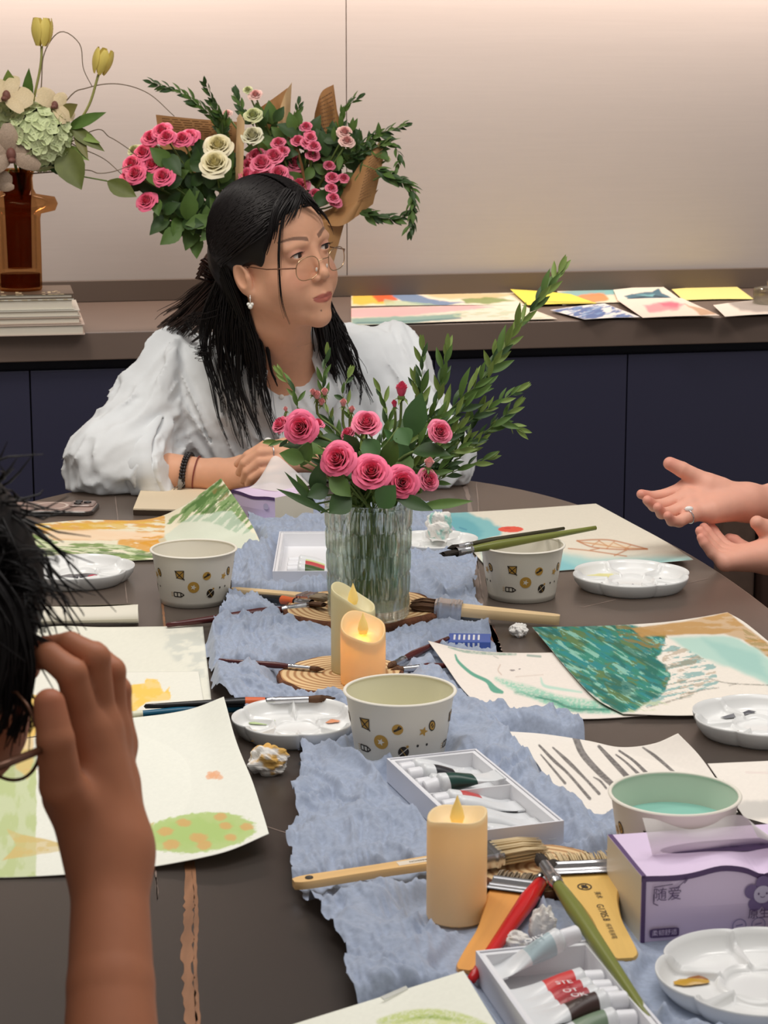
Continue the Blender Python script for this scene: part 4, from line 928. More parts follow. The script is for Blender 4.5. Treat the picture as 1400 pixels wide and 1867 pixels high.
paper('leaf_painting', 'painting with red sun and brown leaf on teal wash behind the brush bowl', 'painting', [(905, 1052, .002), (1020, 1040, .002), (1150, 1030, .004), (1264, 1020, .010)], [(800, 936, .004), (880, 932, .003), (990, 925, .003), (1086, 918, .006)],
      [(868, 1012, .003), (838, 975, .005)], [(1215, 988, .006), (1145, 950, .004)], (250, 100), p_leaf, (232, 224, 206))
def p_wave(p):
    wob = 46*(fbm(p.x*.016, p.y*.03, 0, 91, 4)-.5); X0, Y0 = p.x, p.y; p.x, p.y = X0+wob, Y0+.6*wob; g = p.streak(.035, .16, 3, .44, .56, .35); g2 = p.streak(.05, .2, 13, .48, .58, .45); g3 = p.streak(.05, .2, 23, .5, .6, .2); g4 = p.streak(.05, .24, 33, .58, .66, .5); p.x, p.y = X0, Y0
    sea = [(966, 1141), (1150, 1140), (1215, 1160), (1198, 1200), (1222, 1225), (1214, 1262), (1160, 1294), (1130, 1300), (1060, 1250), (1010, 1195)]
    p.poly(sea, (52, 132, 112), 1, 8, .05, 3, 2); p.poly(sea, (98, 120, 66), .85, 9, tex=g); p.poly(sea, (38, 130, 136), .8, 9, tex=g2); p.poly(sea, (150, 200, 180), .75, 9, tex=g4); p.poly(sea, (30, 96, 84), .7, 9, tex=p.streak(.03, .12, 63, .52, .62, .45))
    p.poly([(1120, 1138), (1215, 1152), (1225, 1180), (1190, 1190), (1130, 1160)], (140, 118, 62), .8, 8, tex=g3)
    p.poly([(1150, 1146), (1240, 1134), (1328, 1116), (1350, 1135), (1410, 1180), (1410, 1204), (1352, 1166), (1320, 1156), (1230, 1158), (1170, 1162)], (190, 146, 84), .95, 3, .04, 2, 4, tex=.75+.25*p.streak(.02, .2, 8))
    p.poly([(1350, 1140), (1410, 1184), (1410, 1204), (1362, 1170)], (150, 132, 70), .6, 3, tex=g3)
    p.poly([(1222, 1162), (1318, 1158), (1350, 1166), (1410, 1205), (1410, 1252), (1340, 1222), (1260, 1190)], (176, 210, 198), .95, 7, .03, 5, 5); p.poly([(1280, 1164), (1380, 1190), (1405, 1240), (1330, 1210)], (148, 194, 186), .6, 7, .05, 7, 6)
    spl = [(1196, 1165), (1260, 1185), (1300, 1215), (1310, 1250), (1230, 1275), (1180, 1290), (1220, 1230)]
    p.poly(spl, (92, 160, 160), .7, 12, tex=p.streak(.035, .20, 43, .54, .62, -.2)); p.poly(spl, (150, 120, 80), .5, 12, tex=p.streak(.035, .20, 53, .60, .66, -.2))
    for s_ in ([(1240, 1246), (1290, 1238), (1330, 1246), (1420, 1250)], [(1255, 1264), (1280, 1258), (1310, 1254)], [(1330, 1250), (1345, 1246)], [(1180, 1290), (1230, 1276), (1260, 1270)]): p.stroke(s_, 2.0, (110, 106, 96), .75, dry=.5)
    p.poly([(1140, 1285), (1200, 1276), (1230, 1290), (1150, 1300)], (196, 206, 160), .6, 6, tex=g3)
paper('wave_painting', 'painting of a green breaking wave under a brown shore at the right', 'painting', [(1136, 1301, .006), (1250, 1304, .005), (1380, 1298, .005), (1510, 1285, .005)], [(970, 1143, .008), (1090, 1141, .006), (1200, 1135, .006), (1270, 1126, .006), (1326, 1116, .010)],
      [(1085, 1272, .007), (1035, 1220, .007), (1000, 1178, .007)], [(1440, 1205, .005), (1365, 1140, .006)], (300, 130), p_wave, (234, 226, 214))
def p_face(p):
    p.stroke([(818, 1180), (850, 1188), (900, 1192), (940, 1193)], [3, 5, 5, 4], (150, 172, 156), .9, dry=.4); p.stroke([(962, 1195), (985, 1197)], 4, (140, 160, 150), .8)
    p.stroke([(830, 1194), (836, 1207), (860, 1228), (888, 1242), (900, 1256), (915, 1262)], [3, 5, 6, 7, 12, 6], (84, 158, 134), .95)
    p.stroke([(905, 1238), (935, 1250), (970, 1262), (1020, 1280), (1100, 1290), (1150, 1294)], [6, 14, 20, 24, 22, 14], (140, 200, 174), .85, 4, dry=.5, seed=4)
    p.stroke([(940, 1262), (1000, 1275), (1050, 1292), (1110, 1294)], [5, 10, 14, 10], (70, 160, 134), .75, 4, dry=.5, seed=9)
    p.stroke([(986, 1236), (992, 1250), (1020, 1256), (1060, 1262)], [2, 5, 5, 3], (170, 214, 196), .8, 2)
    p.stroke([(975, 1270), (1010, 1278), (1046, 1292), (1110, 1294)], [2, 4, 4, 3], (70, 130, 110), .8)
    p.stroke([(912, 1212), (908, 1222), (914, 1230)], 1.6, (190, 160, 140), .7); p.blob(934, 1222, 5, 1.7, (130, 120, 120), .8); p.blob(947, 1220, 2, 1.2, (120, 110, 110), .8); p.stroke([(900, 1196), (908, 1200)], 2, (170, 170, 160), .6); p.stroke([(940, 1234), (990, 1230)], 1.2, (196, 176, 160), .6)
paper('face_painting', 'sheet with a sketchy green brushed figure beside the short candle', 'painting', [(874, 1288, .005), (910, 1298, .004), (985, 1308, .003), (1080, 1310, .003), (1180, 1304, .003)], [(780, 1168, .020), (850, 1184, .012), (940, 1190, .004), (1090, 1188, .003)],
      [(840, 1252, .008), (812, 1212, .014)], None, (220, 100), p_face, (234, 224, 214))
def p_stripes(p):
    k = (78, 72, 72)
    for pts, w in (([(986, 1376), (1004, 1397), (1030, 1428)], [2.5, 4, 5]), ([(983, 1359), (1010, 1387), (1036, 1411), (1075, 1456)], [4, 6, 5, 6]), ([(1008, 1363), (1036, 1389), (1066, 1419), (1092, 1447)], [3, 7, 5, 6]), ([(1049, 1344), (1062, 1374), (1088, 1404), (1118, 1432)], [12, 12, 11, 10]),
                   ([(1092, 1361), (1118, 1389), (1146, 1419)], [6, 9, 10]), ([(1129, 1369), (1155, 1387), (1181, 1412)], [4, 5, 7]), ([(1123, 1376), (1140, 1389), (1166, 1413)], [3, 4, 6]), ([(1172, 1363), (1196, 1380), (1231, 1410)], [3, 6, 5]), ([(1082, 1417), (1094, 1424), (1105, 1437)], [2, 4, 4]), ([(1108, 1481), (1120, 1486)], [3, 6])):
        p.stroke(pts, w, k, .88, .9, dry=.12)
    p.stroke([(1052, 1348), (1064, 1374), (1085, 1400)], 5, (140, 134, 132), .6)
paper('striped_sheet', 'sheet with slanting grey brush strokes above the middle paint box', 'sheet', [(1118, 1496, .006), (1180, 1510, .006), (1345, 1480, .006)], [(920, 1333, .007), (990, 1338, .006), (1070, 1350, .006), (1130, 1362, .008), (1190, 1356, .016), (1236, 1337, .028)],
      [(1075, 1482, .006), (1030, 1455, .006), (1000, 1428, .006), (975, 1386, .006)], [(1300, 1412, .008), (1272, 1374, .016)], (230, 110), p_stripes, (236, 228, 218))
def p_smudge(p): p.blob(1380, 1478, 42, 16, (196, 192, 186), .8, .5, .3, .04, 4); p.stroke([(1360, 1408), (1420, 1410)], 3, (226, 206, 200), .6); p.blob(1316, 1424, 3, 2, (60, 56, 56), .9)
paper('blank_sheet', 'nearly blank sheet with a grey smudge at the right edge behind the tissue box', 'sheet', [(1372, 1512, .005), (1520, 1500, .005)], [(1290, 1392, .005), (1470, 1384, .005)], None, None, (80, 50), p_smudge, (240, 232, 222))
def p_bud(p):
    for k, (pts, w, c) in enumerate((([(690, 1862), (740, 1852), (800, 1850), (860, 1862), (900, 1880)], [8, 18, 20, 16, 10], (196, 210, 120)), ([(720, 1866), (780, 1854), (840, 1862)], [3, 7, 4], (150, 176, 80)), ([(690, 1866), (750, 1860)], [2, 4], (170, 190, 100)), ([(670, 1880), (740, 1866), (840, 1868)], [10, 14, 14], (214, 222, 150)))): p.stroke(pts, w, c, .85, 3, dry=.5, seed=k)
paper('green_leaf_sheet', 'white sheet with green watercolour strokes at the bottom frame edge', 'sheet', [(560, 2080, .004), (980, 1985, .006)], [(395, 1915, .004), (520, 1872, .005), (680, 1822, .009), (845, 1770, .022)], None, [(905, 1868, .014)], (220, 120), p_bud, (240, 240, 226))

# ---- paintings lying on the counter along the wall
cz = CZ-TZ
def pc(u, v, h): return PH(u, v, CZ+h)
GC = 'paintings laid out on the worktop'
def cpaper(label, cs, paint, h=.002, base=(238, 228, 206), res=(130, 50), lift=()):
    nl, nr, fr, fl = cs; lf = dict(lift)
    q = lambda c, k: (c[0], c[1], h+lf.get(k, 0))
    mid = lambda a, b, k: ((a[0]+b[0])/2, (a[1]+b[1])/2-1, h+lf.get(k, 0))
    paper('counter_painting', label, 'painting', [q(nl, 0), mid(nl, nr, 4), q(nr, 1)], [q(fl, 3), mid(fl, fr, 5), q(fr, 2)], None, None, res, paint, base, GC, pc)
def c1(p):
    p.poly([(640, 528), (700, 530), (720, 552), (640, 556)], (236, 190, 60), .95, 6, .05, 3); p.poly([(676, 538), (716, 536), (722, 548), (690, 552)], (222, 92, 50), .95, 5, .06, 2)
    p.poly([(704, 532), (740, 530), (800, 548), (850, 552), (800, 560), (735, 550)], (96, 128, 168), .9, 6, .05, 2); p.poly([(750, 530), (860, 534), (940, 536), (900, 546), (800, 544)], (212, 190, 140), .9, 6, .05, 3); p.poly([(840, 545), (890, 541), (940, 548), (890, 554), (850, 553)], (128, 146, 80), .9, 5, .06, 2); p.poly([(700, 546), (800, 556), (700, 560)], (170, 196, 160), .7, 5)
cpaper('far colourful abstract painting in orange, blue and green behind the woman\'s shoulder', ((640, 558), (958, 556), (935, 531), (640, 531)), c1, .0015)
def c2(p):
    p.poly([(640, 562), (860, 556), (900, 560), (830, 566), (720, 578), (640, 578)], (240, 178, 178), .95, 4, .05, 2); p.poly([(640, 580), (735, 577), (840, 570), (840, 580), (720, 592), (640, 592)], (120, 160, 150), .9, 5, .05, 3); p.poly([(820, 578), (840, 563), (900, 562), (1000, 572), (1000, 582)], (190, 204, 170), .7, 7, tex=p.streak(.05, .3, 3, .45, .6)); p.stroke([(650, 589), (740, 586), (840, 580)], 3, (70, 110, 120), .6)
cpaper('pink and sea-green painting nearest the worktop edge beside the shoulder', ((640, 593), (1016, 581), (950, 556), (640, 562)), c2, .004, (240, 226, 206))
def c3(p): p.poly([(920, 520), (1100, 540), (1100, 560), (940, 560)], (248, 224, 90), .97, 3); p.stroke([(980, 550), (1080, 552)], 2, (90, 80, 60), .5)
cpaper('bright yellow painting under the tip of the tall green sprig', ((962, 556), (1088, 553), (1040, 536), (930, 527)), c3, .006, (246, 224, 110), (70, 30), ((3, .006),))
def c4(p): p.poly([(1010, 532), (1120, 524), (1120, 536), (1030, 542)], (120, 176, 180), .85, 6, .06, 2); p.poly([(1040, 540), (1100, 532), (1112, 546), (1060, 556)], (236, 140, 80), .9, 6, .06, 2); p.poly([(1080, 528), (1150, 526), (1140, 536), (1090, 534)], (130, 190, 190), .7, 5)
cpaper('small painting with orange and aqua daubs behind the blue stroke painting', ((1025, 556), (1130, 551), (1132, 524), (1015, 530)), c4, .003, (236, 222, 196), (70, 30))
def c5(p):
    t_ = p.streak(.06, .25, 4, .42, .55, -.25); p.poly([(1005, 566), (1100, 552), (1160, 578), (1065, 582)], (60, 96, 160), .9, 4, tex=t_); p.poly([(1020, 562), (1100, 556), (1150, 575), (1070, 580)], (130, 160, 200), .7, 4, tex=p.streak(.06, .25, 9, .5, .6, -.25))
cpaper('painting of dense blue strokes at the worktop edge', ((1066, 582), (1168, 578), (1102, 553), (1003, 565)), c5, .006, (234, 230, 226), (100, 40))
def c6(p):
    p.poly([(1138, 540), (1160, 534), (1190, 532), (1200, 526), (1208, 534), (1225, 543), (1190, 546), (1150, 548)], (56, 104, 124), .95, 4, .08, 1.5); p.stroke([(1150, 545), (1190, 540), (1222, 545)], 3, (40, 44, 52), .7); p.poly([(1160, 538), (1195, 536), (1190, 541)], (130, 190, 196), .8, 3)
cpaper('painting of a dark blue whale-like shape near the middle of the worktop', ((1128, 551), (1240, 545), (1207, 521), (1118, 528)), c6, .0075, (238, 230, 212), (90, 40))
def c7(p):
    p.poly([(1175, 556), (1225, 550), (1250, 556), (1225, 566), (1185, 570)], (236, 140, 150), .85, 6, .06, 3); p.poly([(1200, 552), (1240, 552), (1238, 560), (1210, 560)], (222, 90, 120), .7, 6, .08, 3); p.poly([(1248, 555), (1312, 572), (1280, 574)], (196, 150, 110), .8, 4)
cpaper('painting with soft pink flowers in front of the whale-like one', ((1172, 579), (1312, 575), (1242, 543), (1124, 546)), c7, .010, (240, 222, 206), (90, 40))
def c8(p): p.poly([(1215, 524), (1345, 516), (1380, 550), (1245, 550)], (244, 226, 140), .95, 3)
cpaper('pale yellow sheet at the right end of the worktop', ((1246, 547), (1374, 545), (1340, 520), (1224, 527)), c8, .004, (244, 226, 150), (60, 30))
def c9(p): p.poly([(1320, 548), (1420, 545), (1420, 572), (1350, 566)], (150, 140, 134), .8, 6, .05, 4)
cpaper('white sheet with grey patch in front of the pale yellow worktop sheet', ((1322, 577), (1440, 571), (1400, 545), (1300, 556)), c9, .0085, (240, 228, 214), (70, 30))
# ---- the gauze runner
def runner():
    Lp = [(930, 470), (980, 440), (1040, 422), (1110, 415), (1150, 392), (1190, 376), (1230, 385), (1275, 400), (1330, 470), (1370, 545), (1430, 542), (1500, 538), (1560, 530), (1610, 527), (1650, 546), (1690, 590), (1740, 612), (1790, 628), (1860, 670), (1960, 735)]
    Rp = [(930, 800), (980, 845), (1040, 862), (1110, 868), (1150, 892), (1190, 900), (1230, 930), (1275, 1000), (1330, 1052), (1370, 1075), (1430, 1098), (1500, 1125), (1560, 1205), (1610, 1260), (1650, 1290), (1690, 1345), (1740, 1400), (1790, 1430), (1860, 1450), (1960, 1470)]
    NR, NC = 520, 230
    Lc = catmull([P(u, v) for v, u in Lp], NR); Rc = catmull([P(u, v) for v, u in Rp], NR)
    s = np.linspace(0, 1, NC)[None, :, None]; V = Lc[:, None]*(1-s)+Rc[:, None]*s
    x, y = V[..., 0], V[..., 1]
    ej = (fbm(y*28, y*0+3, 0, 5, 3)-.5)*.016; ej2 = (fbm(y*28, y*0+9, 0, 6, 3)-.5)*.016
    S_ = s[..., 0]; x = x+ej*(1-S_)**3+ej2*S_**3
    wx = x+.030*(fbm(x*14, y*14, 0, 1, 3)-.5); wy = y+.030*(fbm(x*14+7, y*14, 0, 2, 3)-.5)
    def gather(ang, a, b_, seed, pw):                       # long soft gathers running along one direction
        c, sn = math.cos(ang), math.sin(ang); u = wx*c+wy*sn; v = -wx*sn+wy*c
        n = vnoise(u*a, v*b_, 0, seed); return (1-np.abs(2*n-1))**pw
    wx = x+.075*(fbm(x*8, y*6, 0, 1, 2)-.5); wy = y+.075*(fbm(x*8+7, y*6, 0, 2, 2)-.5)
    m1 = sst(.40, .60, fbm(x*12, y*9, 0, 61, 2)); m2 = sst(.42, .58, fbm(x*10+5, y*10, 0, 62, 2))
    big = vnoise(x*16, y*11, 0, 14)
    z = .0015+.007*big+.0120*(m1*gather(.25, 44, 11, 11, 1.3)+(1-m1)*gather(-.55, 44, 12, 12, 1.3))+.0068*(m2*gather(.9, 80, 20, 13, 1.3)+(1-m2)*gather(-.1, 84, 18, 15, 1.3))+.0044*gather(.15, 165, 34, 16, 1.2)+.0016*gather(-.7, 300, 60, 17, 1.0)
    keep = np.ones_like(x)
    for (c, rad) in FOOT:
        d = np.hypot(x-c[0], y-c[1])-rad; keep = np.minimum(keep, sst(.0, .02, d))
    for (c, ax, hx, hy) in FOOTR:
        dx = (x-c[0])*ax[0]+(y-c[1])*ax[1]; dy = -(x-c[0])*ax[1]+(y-c[1])*ax[0]
        d = np.maximum(np.abs(dx)-hx, np.abs(dy)-hy); keep = np.minimum(keep, sst(.0, .02, d))
    for (p0, p1, rd) in FOOTL:
        dx, dy = p1[0]-p0[0], p1[1]-p0[1]; t = np.clip(((x-p0[0])*dx+(y-p0[1])*dy)/(dx*dx+dy*dy), 0, 1); keep = np.minimum(keep, .4+.6*sst(.003, .012, np.hypot(x-p0[0]-t*dx, y-p0[1]-t*dy)-rd))
    pk = np.ones_like(x)
    for poly in PAPERS_XY:
        ins = np.zeros(x.shape, bool); best = np.full(x.shape, 1e9); n = len(poly)
        for i in range(n):
            x0, y0 = poly[i]; x1, y1 = poly[(i+1) % n]
            ins ^= ((y0 > y) != (y1 > y)) & (x < (x1-x0)*(y-y0)/((y1-y0) or 1e-9)+x0)
            dx, dy = x1-x0, y1-y0; t = np.clip(((x-x0)*dx+(y-y0)*dy)/(dx*dx+dy*dy+1e-12), 0, 1); best = np.minimum(best, np.hypot(x-x0-t*dx, y-y0-t*dy))
        pk = np.minimum(pk, np.where(ins, 0, sst(.0, .012, best)))
    keep = np.minimum(keep, pk)
    z = .0008+(z-.0008)*(.05+.95*keep)
    V = np.stack([x, y, TZ+z], -1)
    b = MB(); b.grid(V.tolist())
    m = mat('gauze_blue', (156, 167, 188), .9, sheen=.3, noise=(220, .12, (1, 1, 1)), bump=(900, .25, .0006))
    return tag(build(b, 'table_runner', m), 'crumpled pale blue gauze runner down the middle of the table', 'table runner')
FOOT = [(P(660, 1128), .098), (P(622, 1248), .075), (P(985, 1606), .060), (P(832, 1678), .036), (PB(729, 1260), .047), (PB(1230, 1449), .048), (P(795, 1006), .064), (P(856, 1178), .040), (P(541, 1338), .06), (P(1390, 1812), .092), (P(488, 1410), .02), (P(990, 1728), .014), (P(938, 1742), .016)]
FOOTR = []
for o in list(bpy.data.objects):
    if o.name.startswith('paint_box') and o.parent is None:
        bpy.context.view_layer.update(); m = o.matrix_world.to_3x3(); ch = [c for c in children(o) if c.name.startswith('outer_tray')][0]
        xs = [v.co.x for v in ch.data.vertices]; ys = [v.co.y for v in ch.data.vertices]; ax = m @ Vector((1, 0, 0)); FOOTR.append((o.location, ax, max(xs), max(ys)))
    if o.name.startswith('tissue_box'):
        bpy.context.view_layer.update(); m = o.matrix_world; c = m @ Vector((.095 if o.name == 'tissue_box' else .049, .05, 0)); FOOTR.append((c, m.to_3x3() @ Vector((1, 0, 0)), .096 if o.name == 'tissue_box' else .05, .078 if o.name == 'tissue_box' else .055))
runner()
# ------------------------------------------------------------------ flowers
leafm = mat('leaf_green', (86, 116, 50), 0.55, noise=(30, .2)); leafd = mat('leaf_dark', (56, 84, 40), 0.5, noise=(30, .2)); leafl = mat('leaf_light', (128, 150, 74), 0.55, noise=(30, .15))
stemm = mat('stem_green', (104, 124, 62), 0.6); twigm = mat('twig_brown', (112, 96, 74), 0.7)
def rose_mesh(R, seed, openness=1.0):
    """rose bloom of radius R, axis +z: petals wrapped round the axis, the outer ones opening"""
    b = MB(); rnd = random.Random(seed); C = []; K = 26
    for k in range(K):
        f = k/(K-1); a0 = k*2.39996+rnd.random()*.35; o = f*openness
        rm = R*(.07+.74*o**.95); h = R*(1.18-.10*f-.30*o*f); al = (1.25-.35*f)*(1.5 if f < .25 else 1.0); z0 = -R*.40; G = []
        wob = rnd.random()*6
        for j in range(9):
            t = j/8; row = []
            for i in range(9):
                u = i/8*2-1; w = al*(math.sin(math.pi*(.16+.60*t))**.6); a = a0+u*w
                r = rm*(.42+.66*math.sin(math.pi*.5*min(1, t*1.25))**.8)+R*(.34*o)*max(0, (t-.68)/.32)**1.6*(1-.25*abs(u))+R*.012*math.sin(7*a+wob)*t
                z = z0+h*t*(1-.16*u*u*t)-R*.30*o*max(0, (t-.72)/.28)**1.5-R*.12*f*t
                row.append((r*math.sin(a), -r*math.cos(a), z))
            G.append(row)
        b.grid(G)
        for j in range(9): C += [min(1, .62*f+.42*(j/8)**2)]*9
    return b, np.array(C)
ROSE = {}
def rose_color(C, inner, outer): C = C[:, None]; return lin(inner)*(1-C)+lin(outer)*C
rosem = mat('rose_petals', (226, 92, 128), 0.6, vcol=True, sheen=.2)
def rose_data(key, R, seed, op, inner, outer):
    if key not in ROSE:
        b, C = rose_mesh(R, seed, op); o = mesh_obj('bloom', b.v, b.f, rosem, cols=rose_color(C, inner, outer), local=True); ROSE[key] = o.data; bpy.data.objects.remove(o)
    return ROSE[key]
def add_copy(name, me, parent, loc, q, sc=1.0):
    o = bpy.data.objects.new(name, me); COL.objects.link(o); o.parent = parent; o.location = loc; o.rotation_mode = 'QUATERNION'; o.rotation_quaternion = q; o.scale = (sc, sc, sc); return o
def leaf_mesh(name, L, W_, m, fold=.15, curl=.25, serr=0.0, pw=.9):
    G = []; n = 12
    for j in range(n+1):
        t = j/n; w = W_/2*math.sin(math.pi*min(1, t**pw))*(1+(serr if j % 2 else 0)); row = []
        for s in (-1, -.5, 0, .5, 1): row.append((w*s, L*t, abs(s)*w*fold*2-curl*L*t*t))
        G.append(row)
    b = MB(); b.grid(G); o = build(b, name, m, local=True); me = o.data; bpy.data.objects.remove(o); return me
LEAF = {'willow': [leaf_mesh('leaflet', .036, .0098, leafm, .2, .12), leaf_mesh('leaflet', .034, .0092, leafl, .2, -.1), leaf_mesh('leaflet', .031, .0086, leafd, .2, .2)],
        'rose': [leaf_mesh('rose_leaf', .05, .030, leafm, .12, .25, .06), leaf_mesh('rose_leaf', .048, .028, leafd, .12, .3, .06)],
        'sepal': [leaf_mesh('sepal', .016, .005, leafl, .2, .4)], 'big': [leaf_mesh('large_leaf', .085, .030, leafm, .15, .2), leaf_mesh('large_leaf', .085, .030, leafd, .15, .25)],
        'boxl': [leaf_mesh('leaflet', .024, .0085, leafm, .2, .15), leaf_mesh('leaflet', .022, .0080, leafd, .2, .2)]}
def quat_to(d, up=None):
    """local z along d"""
    return Vector(d).to_track_quat('Z', 'Y')
def leaf_quat(d, nrm):
    y = Vector(d).normalized(); z = Vector(nrm); z = (z-y*z.dot(y))
    if z.length < 1e-4: z = y.orthogonal()
    z.normalize(); x = y.cross(z); return Matrix((x, y, z)).transposed().to_quaternion()
BREP = 1
def sprig(label, pts, kind, n, spread, seed, group, stem_r=.0011, size=1.0, parent=None, name='willow_sprig', from_=.15, stemmat=None):
    n = int(n*1.45); size *= 1.45
    """a leafy twig: a stem tube and leaves, each leaf a part"""
    pts = [Vector(p) for p in pts]; c = catmull(pts, 40); rnd = random.Random(seed)
    base = Vector(c[0])
    if parent is None: t = thing(name, label, 'sprig', base, group=group); off = base; b = MB()
    else: t = parent; off = t.location if t.parent is None else t.parent.location+t.location; b = MB()
    b.tube(c, [stem_r*(1-.6*i/39) for i in range(40)], 5); st = build(b, 'stem', stemmat or stemm, t)
    if parent is not None: t = st; off = off          # leaves of a part twig hang under its stem
    for k in range(n):
        f = from_+(1-from_)*(k+.5)/n; i = min(int(f*39), 38); p = Vector(c[i]); d = (Vector(c[i+1])-p).normalized()
        side = d.orthogonal().normalized(); side = Matrix.Rotation(k*2.4+rnd.random()*.8, 3, d) @ side
        ld = (d*(.85+.3*rnd.random())+side*spread*(.7+.5*rnd.random())+Vector((0, 0, .1))).normalized()
        add_copy('leaf', rnd.choice(LEAF[kind]), t, p-off, leaf_quat(ld, d*-.4+side*.3+Vector((0, -.5, .6))), size*(.65+.45*rnd.random())*(1-.35*f))
    e = Vector(c[-1]); d = (Vector(c[-1])-Vector(c[-2])).normalized()
    for k in range(3): add_copy('leaf', LEAF[kind][1 if len(LEAF[kind]) > 1 else 0], t, e-off, leaf_quat((d+Vector((rnd.random()-.5, rnd.random()-.5, rnd.random()-.3))*.5), Vector((0, -1, .3))), size*.55)
    return t
PINK = ((228, 24, 84), (248, 116, 152)); PINK2 = ((232, 44, 102), (250, 140, 168)); DEEP = ((216, 30, 82), (240, 92, 130))
me_r1 = rose_data('a', 1.0, 1, 1.0, *PINK); me_r2 = rose_data('b', 1.0, 5, .8, *PINK2); me_bud = rose_data('c', 1.0, 9, .32, *DEEP); me_bud2 = rose_data('d', 1.0, 13, .38, (236, 150, 150), (246, 190, 186))
# ---- cut glass vase with water
VC = P(672, 1122, .018); VZ = TZ+.0185; VH, VR = .150, .0565
vg = glassmat('cut_glass', (250, 253, 252), .5, .0)
t = thing('glass_vase', 'clear cut glass vase holding pink roses on a wood slice', 'vase', (VC.x, VC.y, VZ))
def rib(a, z):
    r = math.floor(z/.029); k = abs(math.sin(14*a+(r % 2)*math.pi/2)); row = abs(math.sin(math.pi*z/.029))
    return 1-.045*(1-k)**2-.045*(1-row)**4
n = 280; zs = np.linspace(0.004, VH, 80); prof = [(.001, 0), (VR*.86, 0), (VR*.9, .002)]+[(VR*(.92+.08*z/VH), z) for z in zs]+[(VR*.985, VH+.0015)]
b = MB(); b.lathe(prof, n, rfun=lambda a, z: rib(a, z) if .004 < z < VH-.004 else 1)
b.lathe([(VR*.96, VH+.001), (VR*.945, VH), (VR*.90, VH*.5), (VR*.86, .014), (VR*.6, .012), (.001, .012)], 96); build(b, 'vase_wall', vg, t, local=True, sharp=14)
b = MB(); b.lathe([(.001, .0125), (VR*.85, .0145), (VR*.89, VH*.5), (VR*.905, VH*.62), (.001, VH*.62)], 72); build(b, 'vase_water', glassmat('vase_water', (242, 246, 238), .75, 0, 1.33), t, local=True)
VG = 'flowers standing in the cut glass vase'
def inside(k, z):
    a = k*2.39996; r = VR*.62*math.sqrt((k*.37) % 1); return Vector((VC.x+r*math.cos(a), VC.y+r*math.sin(a)*.8, VZ+z))
def vrose(label, u, v, dy, R, me, axis, k, leaves=2, sep=5, stem=True):
    c = PY(u, v, VC.y+dy); ax = Vector(axis).normalized(); t = thing('pink_rose', label, 'rose', c, group=VG)
    q = quat_to(ax); add_copy('bloom', me, t, (0, 0, 0), q, R)
    rnd = random.Random(k*7+3)
    for i in range(sep):
        d = q @ (Matrix.Rotation(i*2*math.pi/sep, 3, 'Z') @ Vector((0, 1, -.25))); add_copy('sepal', LEAF['sepal'][0], t, -ax*R*.42, leaf_quat(d, ax), R/.022)
    b = MB(); b.ball(-ax*R*.45, R*.28, 10); build(b, 'rose_hip', stemm, t, local=True)
    if stem:
        s = [c-ax*R*.5, c-ax*R*1.4+Vector((0, 0, -.012)), (c+inside(k, VH))*.5+Vector((0, 0, .01)), inside(k, VH*.9), inside(k+5, .02)]
        cc = catmull(s, 30); b = MB(); b.tube(cc, .0017, 6); build(b, 'stem', stemm, t)
        for i in range(leaves):
            p = Vector(cc[6+i*6]); a = rnd.random()*6.28; d = Vector((math.cos(a), math.sin(a)*.6-.3, .2+.3*rnd.random())); add_copy('rose_leaf', rnd.choice(LEAF['rose']), t, p-c, leaf_quat(d, Vector((0, -.6, 1))), .75+.3*rnd.random())
    return t
F = (0, -1, .35)
vrose('open pink rose at the left of the vase bouquet facing the camera', 549, 780, -.035, .0205, me_r1, (-.25, -1, .35), 1)
vrose('paler pink rose tucked behind the leftmost open one', 514, 776, -.005, .0155, me_r2, (-.6, -.5, .7), 2, 1)
vrose('pink rose in the upper middle of the vase bouquet', 668, 774, -.02, .0215, me_r2, (0, -.75, .75), 3)
vrose('deep pink rose left of centre in the lower vase row', 617, 838, -.055, .0220, me_r1, (-.35, -.9, .5), 4)
vrose('widest pink rose at the centre front of the vase bouquet', 677, 862, -.065, .0230, me_r1, (0, -.85, .6), 5)
vrose('pink rose low in the front right of the vase bouquet', 733, 880, -.06, .0200, me_r1, (.15, -1, .35), 6)
vrose('half closed pink rose at the right of the vase bouquet beside willow leaves', 801, 788, -.02, .0180, me_r2, (.3, -.9, .4), 7)
vrose('tall closed pink rose rising highest in the vase bouquet', 732, 714, .0, .0180, me_bud, (.05, -.15, 1), 8)
vrose('paler open rose low at the right behind the front right one', 779, 876, -.04, .0170, me_r2, (.5, -.8, .35), 9, 1)
vrose('small pointed pink bud leaning right above the lower right roses', 782, 846, -.045, .0125, me_bud2, (.15, -.2, 1), 10, 1)
for i, (u, v, r, m) in enumerate(((578, 722, .0110, me_bud2), (592, 716, .0095, me_bud2), (570, 716, .008, me_bud2), (586, 734, .009, me_bud2))):
    vrose(['peach bud in the small cluster at the top left of the vase bouquet', 'rightmost peach bud of the top left cluster', 'smallest peach bud of the top left cluster', 'lowest peach bud of the top left cluster'][i], u, v, .01, r, m, (.1*(i-1), -.5, 1), 11+i, 0, 5, i == 0)
vrose('narrow pink bud directly under the tall closed rose', 719, 738, .0, .0090, me_bud, (-.1, -.2, 1), 16, 0)
vrose('narrow peach bud between the left and upper middle roses', 626, 736, .01, .0095, me_bud2, (.05, -.2, 1), 17, 1)
vrose('second narrow peach bud right of its twin near the shirt front', 641, 748, .005, .0085, me_bud2, (.15, -.3, 1), 18, 0)
vrose('pink bud showing its side behind the leftmost open rose', 578, 774, .0, .0110, me_r2, (.3, -.4, 1), 19, 0)
